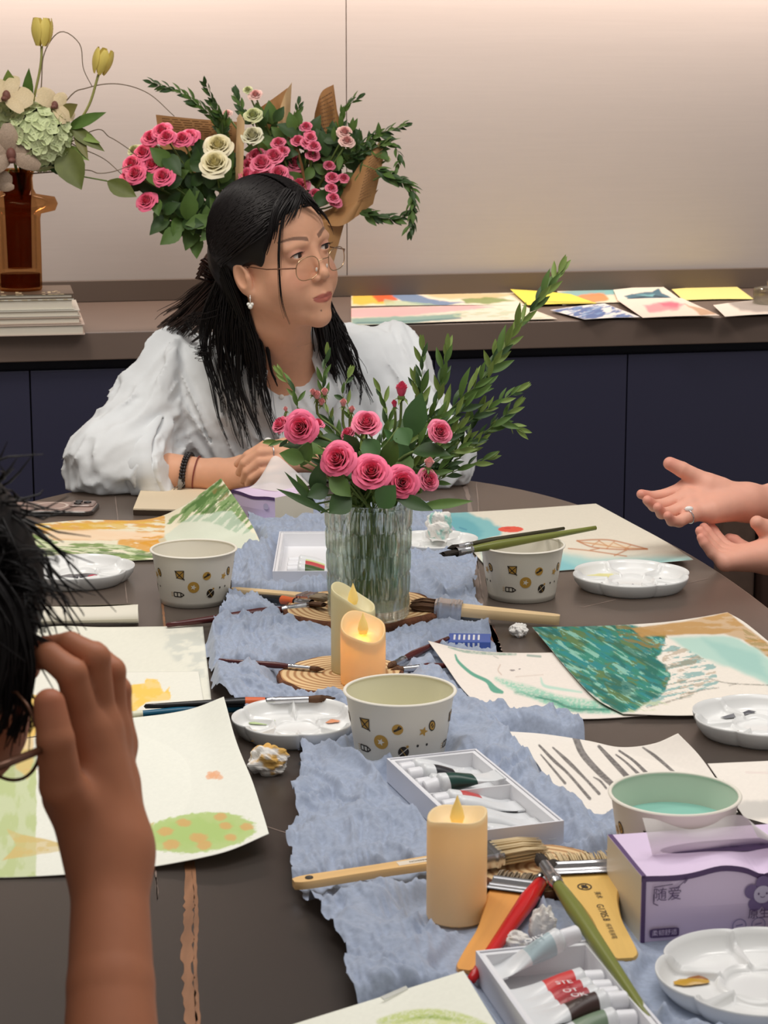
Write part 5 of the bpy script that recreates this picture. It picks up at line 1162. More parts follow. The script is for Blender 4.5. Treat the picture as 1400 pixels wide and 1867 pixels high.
vrose('pale rose seen edge on left of the upper middle rose', 636, 792, .0, .0130, me_r2, (-.6, -.4, .8), 20, 1)
vrose('small green-tipped bud at the far left of the vase bouquet', 521, 747, .0, .0062, me_bud2, (-.2, -.2, 1), 21, 0)
vrose('small closed bud between the widest rose and the front right one', 712, 862, -.03, .0085, me_bud, (0, -.5, 1), 22, 0)
rl = random.Random(5)
def vleaf(label, u0, v0, u1, v1, dy, W_, m, nrm=(0, -1, .5)):
    a = PY(u0, v0, VC.y+dy); e = PY(u1, v1, VC.y+dy-.012); L = (e-a).length; t = thing('single_leaf', label, 'leaf', a, group='loose leaves round the vase rim')
    me = leaf_mesh('blade', L, W_, m, .12, .06, .03); add_copy('blade', me, t, (0, 0, 0), leaf_quat(e-a, nrm)); b = MB(); c = inside(rl.randint(1, 30), VH*.95); b.tube([Vector((0, 0, 0)), (c-a)*.5+Vector((0, 0, .01)), c-a], .0013, 5); build(b, 'leaf_stalk', stemm, t, local=True); return t
leafg = mat('leaf_bluegreen', (74, 112, 60), 0.5, noise=(30, .15))
for i, a in enumerate(((748, 800, 768, 716, -.01, .030, leafg), (726, 780, 745, 812, -.03, .026, leafg), (650, 830, 628, 792, -.03, .022, leafd), (664, 800, 690, 838, -.03, .026, leafg), (700, 855, 722, 800, -.03, .024, leafm), (600, 890, 560, 905, -.05, .022, leafd),
                       (640, 905, 600, 935, -.065, .030, leafd), (690, 925, 720, 885, -.07, .030, leafg), (575, 905, 585, 842, -.04, .022, leafd), (555, 840, 510, 826, -.04, .022, leafm), (548, 850, 566, 804, -.03, .020, leafm), (720, 905, 790, 930, -.065, .018, leafd),
                       (760, 925, 862, 912, -.06, .013, leafm), (585, 935, 520, 860, -.055, .009, leafd), (600, 935, 505, 890, -.06, .010, leafd), (570, 920, 540, 865, -.05, .010, leafm), (755, 850, 700, 780, -.01, .020, leafg), (600, 870, 640, 905, -.06, .024, leafm))):
    vleaf(['blue-green leaf standing beside the tall closed rose', 'leaf folded under the upright blue-green one', 'dark leaf left of the upper middle rose', 'leaf between the upper middle rose and widest rose', 'leaf rising between widest rose and front right rose', 'dark leaf pointing left under the deep pink rose',
           'broad dark leaf drooping at the vase rim, left side', 'broad blue-green leaf under the front right rose', 'dark upright leaf beneath the leftmost open rose', 'leaf spreading left beneath the leftmost open rose', 'narrow leaf just right of the leftmost open rose', 'dark leaf reaching right below the front right rose',
           'long thin leaf reaching right over the table edge', 'thin dark leaf curving up left towards the woman\'s hands', 'thin dark leaf pointing left over the rear tissue', 'thin leaf rising left near the rear tissue', 'leaf behind the centre of the vase bouquet', 'leaf hanging between the deep pink and widest roses'][i], *a)
for i, (pts, n, sp, sz) in enumerate((([(740, 900), (800, 770), (880, 690), (950, 590), (1000, 525), (1018, 500)], 34, .55, 1.0), ([(740, 890), (840, 780), (900, 740), (940, 715)], 24, .55, .85), ([(750, 900), (850, 810), (910, 770), (940, 780)], 24, .55, .85), ([(735, 880), (760, 760), (768, 700), (770, 640)], 20, .55, .8),
                                      ([(740, 880), (785, 760), (805, 690), (815, 640)], 22, .55, .85), ([(640, 870), (600, 760), (588, 700), (596, 652)], 18, .6, .75), ([(630, 880), (560, 770), (540, 720), (516, 688)], 16, .6, .75), ([(740, 890), (850, 740), (890, 690), (900, 650)], 20, .55, .85), ([(750, 900), (830, 840), (880, 800), (935, 745)], 22, .55, .8), ([(650, 860), (640, 760), (624, 720), (634, 690)], 10, .6, .7), ([(690, 880), (700, 800), (706, 760), (694, 716)], 14, .6, .8), ([(700, 880), (740, 800), (765, 750), (758, 700)], 16, .6, .85), ([(740, 890), (800, 850), (850, 800), (872, 752)], 20, .6, .9), ([(640, 880), (575, 830), (540, 800), (508, 806)], 12, .6, .8), ([(745, 890), (810, 870), (850, 850), (886, 838)], 14, .6, .8))):
    q = [PY(u, v, VC.y+(.0 if j == 0 else .02+.01*j)) for j, (u, v) in enumerate(pts)]
    sprig(['tallest willow sprig leaning right over the dark cabinet', 'willow sprig fanning right, second below the tallest', 'willow sprig with tips turned up at the far right of the bouquet', 'short upright willow sprig before the woman\'s shirt sleeve', 'upright willow sprig right of the short one before the cabinet',
           'willow sprig in front of the shirt placket', 'leftmost thin sprig of the vase bouquet', 'willow sprig between the upright one and the tallest', 'lowest willow sprig reaching right above the table edge', 'small sprig rising between the peach buds', 'sprig behind the upper middle rose', 'sprig left of the half closed right rose', 'leafy sprig right of the half closed rose', 'sprig drooping left under the leftmost open rose', 'low sprig right of the front right roses'][i], [inside(i+2, .02), inside(i+2, VH*.9)]+q[1:], 'willow', n, sp, i+31, VG, size=sz, from_=.42)

# ---- bouquets wrapped in brown printed paper, leaning on the wall at the back of the worktop
kraft = mat('kraft_paper', (178, 132, 84), 0.7, noise=(18, .12, (1, 1, 1))); kraftl = mat('kraft_light', (214, 180, 134), 0.7); printb = mat('newsprint_brown', (120, 84, 52), 0.8)
def wrap_sheet(b, pts, n=14, m=0):
    """a bent sheet given by its bottom and top edges"""
    lo, hi = pts; lo = catmull(lo, n); hi = catmull(hi, n); b.grid([[(np.array(lo[i])*(1-s)+np.array(hi[i])*s).tolist() for i in range(n)] for s in np.linspace(0, 1, 8)], m)
def newsprint(t, quad, rows, seed):
    """faint printed columns on the wrapping; rows of short bars"""
    a, b_, c, d = [Vector(q) for q in quad]; rnd = random.Random(seed); mb = MB(); nrm = (b_-a).cross(d-a).normalized()*.0012
    if nrm.y > 0: nrm = -nrm
    for r in range(rows):
        f = (r+.5)/rows; x = .05
        while x < .95:
            w = .05+.12*rnd.random(); x1 = min(.95, x+w)
            p = [a.lerp(b_, x).lerp(d.lerp(c, x), f), a.lerp(b_, x1).lerp(d.lerp(c, x1), f), a.lerp(b_, x1).lerp(d.lerp(c, x1), f+.35/rows), a.lerp(b_, x).lerp(d.lerp(c, x), f+.35/rows)]
            mb.add([q+nrm for q in p], [(0, 1, 2, 3)]); x = x1+.03
    return build(mb, 'newsprint_lines', printb, t, smooth=False)
YB = 4.28                                                   # distance of the bouquets
def pb(u, v, d=0.0): return PY(u, v, YB+d)
def bouquet(label, base, roses, leaves, twigs, seed, tie=None):
    t = thing('wrapped_bouquet', label, 'bouquet', base); rnd = random.Random(seed)
    for i, (u, v, d, R, me) in enumerate(roses):
        p = pb(u, v, d); ax = ((p-base).normalized()*.7+Vector((0, -1, .25))).normalized(); add_copy('rose', me, t, p-base, quat_to(ax) @ Matrix.Rotation(rnd.random()*6, 3, 'Z').to_quaternion(), R*(.92+.16*rnd.random()))
        b = MB(); b.tube(catmull([p-ax*R*.5, p.lerp(tie, .5)+Vector((0, .02, 0)), tie+Vector(((rnd.random()-.5)*.03, .02, 0)), base+Vector(((rnd.random()-.5)*.03, (rnd.random()-.5)*.03, 0))], 10), .002, 5); build(b, 'stem', stemm, t)
    for (u, v, d, L, kind) in leaves:
        p = pb(u, v, d); a = rnd.random()*6.28; dd = (p-base).normalized()*.5+Vector((math.cos(a), -.5, math.sin(a)))
        add_copy('leaf', rnd.choice(LEAF[kind]), t, p-base, leaf_quat(dd, Vector((rnd.random()-.5, -1, .3))), L)
    for (pts, kind, n, sp, sz) in twigs:
        st = sprig('', [pb(*q) for q in pts], kind, n, sp, rnd.randint(1, 999), None, parent=t, size=sz)
    return t
rp = lambda L, me, R: [(u, v, d, R, me) for u, v, d in L]
whitero = rose_data('w', 1.0, 21, .9, (226, 214, 130), (246, 236, 206)); palep = rose_data('p', 1.0, 25, .9, (232, 150, 150), (246, 208, 196)); greenro = rose_data('g', 1.0, 29, .85, (176, 186, 104), (222, 224, 176)); whitero2 = rose_data('w2', 1.0, 33, .7, (196, 190, 140), (238, 234, 206))
rr = random.Random(77)
def scatter(n, poly, d0, d1, kind, s0, s1):
    out = []
    while len(out) < n:
        u = rr.uniform(min(p[0] for p in poly), max(p[0] for p in poly)); v = rr.uniform(min(p[1] for p in poly), max(p[1] for p in poly)); ins = False
        for i in range(len(poly)):
            (x0, y0), (x1, y1) = poly[i], poly[(i+1) % len(poly)]
            if (y0 > v) != (y1 > v) and u < (x1-x0)*(v-y0)/(y1-y0)+x0: ins = not ins
        if ins: out.append((u, v, rr.uniform(d0, d1), rr.uniform(s0, s1), kind))
    return out
tie1, tie2 = PY(408, 415, YB+.03), PY(548, 400, YB+.03)
base1 = PY(436, 555, YB-.02); base1.z = CZ+.035
L1 = [(296, 240, 0), (304, 251, -.02), (276, 252, .01), (345, 251, 0), (333, 254, -.015), (262, 280, 0), (242, 300, -.01), (248, 318, -.03), (236, 322, .0), (266, 279, .01), (298, 323, -.04), (268, 368, -.03), (255, 305, .02), (278, 302, -.01)]
g1 = bouquet('left wrapped bouquet of bright pink roses and two large cream roses', base1, rp(L1, me_r1, .021)+[(392, 300, -.06, .036, whitero), (398, 268, -.02, .031, whitero), (246, 276, .03, .016, greenro)],
             scatter(95, [(250, 330), (300, 268), (400, 290), (430, 330), (425, 400), (350, 425), (290, 385)], -.03, .06, 'rose', .8, 1.3)+scatter(34, [(290, 370), (420, 380), (400, 440), (330, 420)], -.02, .03, 'rose', .8, 1.2),
             [([(420, 300, .05), (400, 230, .05), (360, 190, .03), (320, 165, .02), (278, 152, .0)], 'boxl', 34, .6, 1.2), ([(420, 300, .04), (400, 220, .04), (385, 180, .02), (375, 155, .0)], 'boxl', 22, .6, 1.1), ([(400, 260, .03), (410, 225, .02), (395, 200, .0)], 'boxl', 14, .6, 1.1)], 3, tie1)
# (its drooping leaf, wrapping and long leaf)
b = MB()
wrap_sheet(b, ([pb(300, 330, .09), pb(360, 335, .11), pb(430, 330, .09)], [pb(284, 209, .10), pb(350, 216, .12), pb(432, 222, .10)])); wrap_sheet(b, ([pb(425, 420, .0), pb(428, 422, -.03), pb(440, 420, -.05)], [pb(432, 215, .02), pb(438, 208, -.02), pb(446, 222, -.03)]), m=1)
wrap_sheet(b, ([base1+Vector((-.03, 0, 0)), base1+Vector((0, -.04, 0)), base1+Vector((.03, 0, 0))], [pb(372, 418, .02), pb(405, 425, -.03), pb(450, 405, .02)]))
build(b, 'wrapping_paper', [kraft, kraftl], g1); newsprint(g1, [pb(296, 255, .0965), pb(428, 262, .0965), pb(430, 226, .0965), pb(288, 214, .0965)], 9, 4)
base2 = PY(548, 555, YB-.04); base2.z = CZ+.035
L2 = [(508, 262, 0), (515, 278, -.01), (530, 231, .02), (558, 232, .02), (566, 252, -.02), (572, 268, -.03), (560, 262, -.02), (543, 258, 0), (570, 284, -.01), (565, 248, .01)]
L3 = [(478, 300, -.03), (470, 288, .0), (458, 304, .0), (500, 287, -.02), (452, 322, -.03), (508, 318, -.04), (545, 340, 0), (540, 300, .03), (515, 330, -.02), (468, 326, -.04)]
L4 = [(600, 303, 0), (605, 325, -.01), (626, 326, 0), (604, 344, -.02), (607, 362, -.03), (612, 370, -.02), (574, 354, 0), (590, 310, .02)]
g2 = bouquet('right wrapped bouquet of deep pink roses in brown newsprint paper', base2, rp(L2, me_r2, .0165)+rp(L3, me_r2, .026)+rp(L4, me_r2, .0155)+[(461, 250, -.03, .031, whitero2), (462, 212, .01, .021, greenro), (628, 242, -.01, .017, palep), (632, 258, -.02, .016, palep), (466, 174, .04, .016, palep), (452, 165, .05, .011, greenro), (414, 208, .04, .012, palep), (700, 316, -.02, .013, whitero), (705, 290, .0, .009, greenro)],
             scatter(130, [(450, 280), (480, 215), (600, 250), (690, 260), (680, 320), (610, 375), (520, 350), (440, 340)], .0, .08, 'rose', .7, 1.1)+scatter(36, [(600, 235), (700, 240), (700, 290), (620, 300)], -.02, .04, 'boxl', 1.0, 1.6),
             [([(560, 330, .05), (640, 280, .02), (690, 245, .0), (735, 230, -.02)], 'boxl', 30, .6, 1.15), ([(560, 330, .05), (660, 280, .0), (710, 262, -.02), (728, 285, -.03), (722, 310, -.03)], 'boxl', 26, .6, 1.1), ([(660, 300, -.02), (700, 316, -.03), (745, 340, -.04), (752, 375, -.05), (748, 420, -.05)], 'boxl', 40, .6, 1.2), ([(640, 380, .0), (670, 390, -.02), (715, 400, -.03), (745, 392, -.04)], 'boxl', 22, .6, 1.2),
              ([(600, 300, .05), (622, 235, .06), (628, 200, .06), (652, 180, .05)], 'boxl', 16, .6, 1.1), ([(540, 300, .06), (538, 240, .07), (545, 190, .07)], 'boxl', 12, .6, 1.0), ([(470, 240, .03), (440, 200, .04), (430, 170, .05)], 'boxl', 14, .6, 1.1)], 8, tie2)
b = MB()
wrap_sheet(b, ([pb(478, 300, .08), pb(500, 300, .10), pb(528, 300, .08)], [pb(474, 196, .08), pb(500, 178, .10), pb(530, 156, .07)])); wrap_sheet(b, ([pb(500, 300, .06), pb(512, 300, .05), pb(524, 300, .065)], [pb(508, 205, .06), pb(520, 170, .045), pb(532, 150, .06)]), m=1)
wrap_sheet(b, ([pb(562, 300, .08), pb(600, 300, .10), pb(628, 300, .07)], [pb(574, 205, .07), pb(586, 168, .10), pb(608, 154, .07)])); wrap_sheet(b, ([pb(608, 300, .072), pb(620, 295, .075), pb(632, 290, .07)], [pb(606, 156, .071), pb(612, 190, .074), pb(622, 230, .07)]))
wrap_sheet(b, ([pb(590, 404, .02), pb(640, 400, -.02), pb(680, 372, .0)], [pb(655, 300, .01), pb(690, 262, -.01), pb(708, 252, .01)])); wrap_sheet(b, ([pb(560, 400, .03), pb(620, 412, -.03), pb(668, 380, .0)], [pb(620, 372, .03), pb(655, 365, -.02), pb(690, 345, .02)]))
wrap_sheet(b, ([pb(550, 330, .06), pb(555, 340, .0), pb(560, 350, -.04)], [pb(528, 245, .07), pb(540, 262, .01), pb(552, 300, -.03)]))
wrap_sheet(b, ([base2+Vector((-.03, 0, 0)), base2+Vector((0, -.04, 0)), base2+Vector((.04, 0, 0))], [pb(490, 400, .02), pb(560, 412, -.03), pb(632, 392, .02)]))
build(b, 'wrapping_paper', [kraft, kraftl], g2); newsprint(g2, [pb(580, 260, .068), pb(618, 260, .068), pb(606, 165, .068), pb(582, 180, .068)], 12, 6); newsprint(g2, [pb(650, 372, -.024), pb(676, 360, -.02), pb(700, 268, -.016), pb(672, 290, -.016)], 14, 7)
bucket = mat('bucket_grey', (150, 140, 130), .3)
for bs, lb in ((base1, 'squat grey flower holder under the left wrapped bouquet, hidden behind the woman'), (base2, 'squat grey flower holder under the right wrapped bouquet, hidden behind the woman')):
    b = MB(); b.lathe([(.001, 0), (.05, 0), (.055, .03), (.06, .034), (.058, .034), (.05, .006), (.001, .006)], 32, tf=lambda q: q+Vector((bs.x, bs.y, CZ))); build(b, 'holder', bucket, g1 if bs is base1 else g2)

# ---- amber vase arrangement on a stack of books at the left
VA = PY(38, 528, 4.20); VAZ = VA.z
ag = glassmat('amber_glass', (224, 194, 158), .74, .02); agd = glassmat('amber_glass_dark', (168, 116, 88), .8, .03)
sc = 4.20*.98/FPX
t = thing('amber_vase', 'ribbed amber glass vase with wide collar standing on the stacked books', 'vase', (VA.x, VA.y, VAZ), group=None)
w = lambda px: px*sc
b = MB(); b.lathe([(.001, 0), (w(38), 0), (w(39.5), .004), (w(40), w(60)), (w(40), w(130)), (w(42), w(140)), (w(68), w(146)), (w(73), w(158)), (w(68), w(170)), (w(34), w(176)), (w(29), w(186)), (w(28), w(205)), (w(33), w(222)), (w(31), w(222)), (w(26), w(204)), (w(26), w(184))], 96, rfun=lambda a, z: 1+.012*math.cos(20*a)*(z < w(138))); build(b, 'vase_wall', ag, t, local=True)
b = MB(); b.lathe([(.001, .006), (w(36), .006), (w(36.5), w(30)), (.001, w(30))], 48); build(b, 'dark_base', agd, t, local=True)
b = MB(); b.lathe([(w(22), w(40)), (w(24), w(150)), (w(26), w(185)), (w(26), w(215)), (.001, w(215))], 40); build(b, 'inner_neck', agd, t, local=True)
# books
bk = [(.0, .020, 146, (206, 186, 172), 'lowest pale book of the stack under the amber vase', -60), (.0205, .013, 140, (196, 176, 160), 'second book from below with pinkish cover under the vase', -62), (.034, .012, 138, (214, 208, 196), 'third book from below with white spine edge under the vase', -66), (.0465, .020, 128, (226, 222, 208), 'thick white paged book with dark cover near the stack top', -66), (.067, .009, 128, (96, 78, 62), 'top book with brown patterned cover right under the vase', -70)]
bz = CZ
top_z = VAZ; tot = bk[-1][0]+bk[-1][1]; ks = (top_z-CZ-.0005)/tot
for i, (z, h, xr, col, lb, xl) in enumerate(bk):
    z, h = z*ks, h*ks-.0004; xa, xb = PY(xl, 560, 4.12).x, PY(xr-8, 560, 4.12).x; t = thing('book', lb, 'book', ((xa+xb)/2, 4.20, CZ+z), (0, 0, -YAW*.9), group=None); hw = (xb-xa)/2; hd = .105-.004*i
    pc_ = mat('page_edges', (222, 214, 198), .8, bump=(400, .4, .001, (1, 1, 12))); cv = mat('book_cover_%d' % i, col, .4)
    b = MB(); b.box((-hw+.004, -hd+.003, .0018), (hw-.004, hd-.003, h-.0018)); build(b, 'page_block', pc_, t, local=True, smooth=False)
    b = MB(); b.box((-hw, -hd, 0), (hw, hd, .0017)); b.box((-hw, -hd, h-.0017), (hw, hd, h)); b.box((-hw, hd-.002, .0017), (hw, hd, h-.0017)); build(b, 'cover', cv, t, local=True, smooth=False)
    if i in (3, 4):
        b = MB(); rnd = random.Random(i)
        for k in range(14):
            x = -hw+.01+rnd.random()*(hw*2-.03); b.box((x, -hd-.0004, h-.0016), (x+.004+.01*rnd.random(), -hd-.0001, h-.0002))
            if i == 4: b.box((x, -hd+.004+.05*rnd.random(), h+.0001), (x+.006, -hd+.006+.06*rnd.random(), h+.0004))
        build(b, 'cover_pattern', mat('pattern_cream', (206, 186, 150), .5), t, local=True, smooth=False)
ya = 4.17
def pa(u, v, d=0.0): return PY(u, v, ya+d)
neck = PY(38, 318, 4.20)
AG = 'flowers standing in the amber vase'
def tulip(label, pts, R, tilt):
    top = pa(*pts[-1]); t = thing('tulip', label, 'tulip', top, group=AG); c = catmull([neck+Vector((0, 0, -.05)), neck]+[pa(*q) for q in pts], 36); b = MB(); b.tube(c, .0026, 6); build(b, 'stem', mat('tulip_stem', (150, 150, 84), .6), t)
    ax = Vector(tilt).normalized(); q = quat_to(ax); C = None
    for k in range(6):
        b = MB(); G = []; inn = k % 2
        for j in range(9):
            s = j/8; row = []
            for i in range(7):
                u = i/6*2-1; wd = R*.62*math.sin(math.pi*(.1+.80*s))**.7; a = u*wd/R; rr_ = R*(.30+.72*math.sin(math.pi*(.12+.60*s)))*(.93 if inn else 1.0)
                row.append(Matrix.Rotation(k*math.pi/3, 3, 'Z') @ Vector((rr_*math.sin(a)*.98, -rr_*math.cos(a), R*2.5*s)))
            G.append(row)
        b.grid([[q @ p for p in row] for row in G]); build(b, 'petal', mat('tulip_petal', (222, 200, 104), .55, noise=(60, .18, (1, 1, .2))), t, local=True)
    return t
tulip('taller yellow tulip rising straight from the amber vase', [(60, 190), (74, 120), (76, 84)], .0215, (.05, 0, 1)); tulip('shorter yellow tulip leaning right from the amber vase', [(110, 260), (158, 200), (180, 135)], .0200, (.32, -.1, 1))
# hydrangea: many four-petalled florets
def floret(R):
    b = MB()
    for k in range(4):
        rot = Matrix.Rotation(k*math.pi/2, 3, 'Z'); G = []
        for j in range(5):
            s = j/4; wd = R*.62*math.sin(math.pi*(.06+.86*s))**.8; G.append([rot @ Vector((wd*u, R*1.05*s, R*.25*s*s+.12*R*abs(u))) for u in (-1, -.5, 0, .5, 1)])
        b.grid(G)
    o = build(b, 'floret', mat('hydrangea_green', (206, 216, 166), .6, noise=(40, .10)), local=True); me = o.data; bpy.data.objects.remove(o); return me
fl = floret(.0165)
for lb, u, v, R, d in (('large pale green hydrangea head in the amber vase', 72, 250, .060, -.02), ('partly cut off hydrangea head at the left frame edge', -2, 205, .045, .02)):
    c = pa(u, v, d); t = thing('hydrangea', lb, 'hydrangea', c, group=AG); b = MB(); b.tube([c-c, (neck-c)*.6, neck-c+Vector((0, 0, -.04))], .003, 6); build(b, 'stem', stemm, t, local=True)
    b = MB(); b.ball((0, 0, 0), R*.78, 20); build(b, 'flower_core', mat('hydrangea_core', (150, 164, 104), .8), t, local=True)
    for k in range(90):
        z = 1-2*(k+.5)/90; r = math.sqrt(1-z*z); a = k*2.39996; n_ = Vector((r*math.cos(a), r*math.sin(a), z)); add_copy('floret', fl, t, n_*R*(.93+.1*rr.random()), quat_to(n_) @ Matrix.Rotation(rr.random()*6, 3, 'Z').to_quaternion(), .85+.3*rr.random())
# orchids with veined petals
orm = mat('orchid_petal', (168, 146, 126), .6, noise=(160, .22, (3, .3, 3))); orcr = mat('orchid_cream', (214, 194, 156), .6, noise=(160, .10, (3, .3, 3))); orc = mat('orchid_throat', (120, 76, 66), .6)
def orchid(label, u, v, d, R, ax, roll):
    c = pa(u, v, d); t = thing('orchid', label, 'orchid', c, group=AG); q = quat_to(Vector(ax)) @ Matrix.Rotation(roll, 3, 'Z').to_quaternion()
    for k, (a, L, W_) in enumerate(((90, 1.0, .62), (210, 1.0, .55), (330, 1.0, .55), (15, 1.05, 1.1), (165, 1.05, 1.1))):
        G = []; rot = Matrix.Rotation(math.radians(a-90), 3, 'Z')
        for j in range(9):
            s = j/8; wd = R*W_*.5*math.sin(math.pi*(.08+.86*s))**.6; G.append([q @ (rot @ Vector((wd*x, R*L*s, R*.18*math.sin(s*2.5)-.2*wd*x*x+.03*R*(k < 3)))) for x in np.linspace(-1, 1, 7)])
        b = MB(); b.grid(G); build(b, 'petal', orcr if 'cream' in label else orm, t, local=True)
    b = MB(); b.ball(q @ Vector((0, 0, R*.12)), (R*.16, R*.16, R*.22), 12); b.ball(q @ Vector((0, -R*.2, R*.2)), (R*.13, R*.2, R*.1), 12); build(b, 'throat', orc, t, local=True)
    b = MB(); b.tube([c-c, (neck-c)*.5+Vector((0, .02, .02)), neck-c], .002, 5); build(b, 'stem', stemm, t, local=True)
orchid('grey veined orchid at the left frame edge below the hydrangea', 20, 282, -.07, .060, (.2, -1, .1), .1); orchid('cream orchid at the upper left of the amber vase', 12, 178, -.05, .050, (.1, -.8, .6), -.4); orchid('cream orchid tilted sideways beside the taller tulip', 98, 195, -.03, .042, (.5, -.6, .5), -.9); orchid('lowest grey orchid half cut off at the left edge', -6, 340, -.06, .034, (.1, -1, .0), .5)
def aleaf(label, u0, v0, u1, v1, W_, m, d=0.0, nrm=(0, -1, .3), me=None):
    a, e = pa(u0, v0, d), pa(u1, v1, d-.03); t = thing('single_leaf', label, 'leaf', a, group='leaves in the amber vase'); add_copy('blade', leaf_mesh('blade', (e-a).length, W_, m, .12, .05, .03), t, (0, 0, 0), leaf_quat(e-a, nrm))
    b = MB(); b.tube([a-a, (neck-a)*.6+Vector((0, .01, .01)), neck-a], .0016, 5); build(b, 'leaf_stalk', stemm, t, local=True)
la = mat('leaf_olive_red', (120, 116, 62), .5, noise=(25, .25)); lo = mat('leaf_olive', (96, 104, 44), .5, noise=(25, .25))
for i, a in enumerate(((50, 200, 52, 125, .022, leafm), (22, 180, 14, 128, .030, leafl), (120, 235, 192, 204, .024, leafm), (118, 225, 190, 275, .026, lo), (110, 265, 148, 345, .058, lo), (135, 235, 160, 290, .020, la), (88, 278, 140, 320, .050, leafd), (110, 215, 140, 190, .030, la), (130, 240, 182, 260, .016, leafl), (120, 265, 162, 292, .018, leafl), (195, 330, 248, 358, .036, lo))):
    aleaf(['narrow green leaf standing up behind the hydrangea', 'green leaf tip at the top left above the orchid', 'light green leaf pointing right beside the leaning tulip', 'olive leaf drooping right of the hydrangea', 'large pleated leaf hanging under the hydrangea', 'reddish olive leaf behind the pleated one', 'dark leaf under the hydrangea at the vase mouth', 'brownish leaf at the base of the leaning tulip', 'thin light leaf pointing right in the middle', 'thin light leaf drooping right in the middle', 'rounded olive leaf at the end of a long stem'][i], *a, d=(-.035 if i == 4 else -.01))
for i, pts in enumerate(([(72, 180), (80, 100), (110, 58), (145, 80), (152, 125), (168, 158)], [(120, 185), (160, 160), (215, 153), (270, 170), (318, 212)], [(110, 262), (150, 272), (190, 290), (222, 318)], [(165, 240), (200, 250), (235, 272), (250, 285)], [(150, 310), (180, 316), (210, 312), (240, 300)])):
    c = catmull([neck]+[pa(u, v, -.01+.01*j) for j, (u, v) in enumerate(pts)], 50); b = MB(); b.tube(c, [.0016*(1-.5*k/49) for k in range(50)], 5); o = build(b, 'curly_twig', twigm)
    tag(o, ['curly twig looping over beside the taller tulip', 'long curly twig arching right towards the wrapped bouquet', 'stiff twig sloping down right below the hydrangea leaves', 'thin twig bending right to the rounded olive leaf', 'low twig curving under the drooping leaves'][i], 'twig', AG)
# clear jars at the right end of the counter
jg = glassmat('clear_jar', (236, 236, 232), .7, .02)
c = PY(1402, 552, 4.62); c.z = CZ
t = thing('glass_jar', 'small clear jar with lid at the right end of the worktop', 'jar', c); b = MB(); b.lathe([(.001, 0), (.034, 0), (.036, .004), (.036, .038), (.033, .042), (.031, .040), (.033, .036), (.033, .006), (.001, .005)], 40); build(b, 'jar_body', jg, t, local=True)
b = MB(); b.lathe([(.001, .058), (.006, .058), (.007, .052), (.005, .048), (.020, .046), (.034, .043), (.034, .041), (.001, .041)], 40); build(b, 'jar_lid', jg, t, local=True)
# ------------------------------------------------------------------ people: smooth bodies from distance fields
def rcone(a, b, ra, rb):
    a = np.array(tuple(a), np.float32); b = np.array(tuple(b), np.float32); ba = b-a; L2 = float(ba@ba) or 1e-9
    def f(p):
        pa = p-a; t = np.clip(pa@ba/L2, 0, 1); return np.linalg.norm(pa-t[:, None]*ba, axis=1)-(ra+(rb-ra)*t)
    return f
def ell(c, r, M=None):
    c = np.array(tuple(c), np.float32); r = np.array(r, np.float32); M = None if M is None else np.array(M, np.float32)
    def f(p):
        q = p-c
        if M is not None: q = q@M
        k0 = np.linalg.norm(q/r, axis=1); k1 = np.linalg.norm(q/(r*r), axis=1)+1e-9; return k0*(k0-1)/k1
    return f
def smin(a, b, k):
    if k <= 0: return np.minimum(a, b)
    h = np.clip(0.5+0.5*(b-a)/k, 0, 1); return b*(1-h)+a*h-k*h*(1-h)
def smax(a, b, k): return -smin(-a, -b, k)
def union(fs, k):
    def f(p):
        d = fs[0](p)
        for g in fs[1:]: d = smin(d, g(p), k)
        return d
    return f
def chain(pts, rs, k=.003): return union([rcone(pts[i], pts[i+1], rs[i], rs[i+1]) for i in range(len(pts)-1)], k)
def local(fn, R, c):
    """evaluate a field written in a local frame (columns of R are the local axes)"""
    R = np.array(R, np.float32); c = np.array(tuple(c), np.float32)
    return lambda p: fn((p-c)@R)
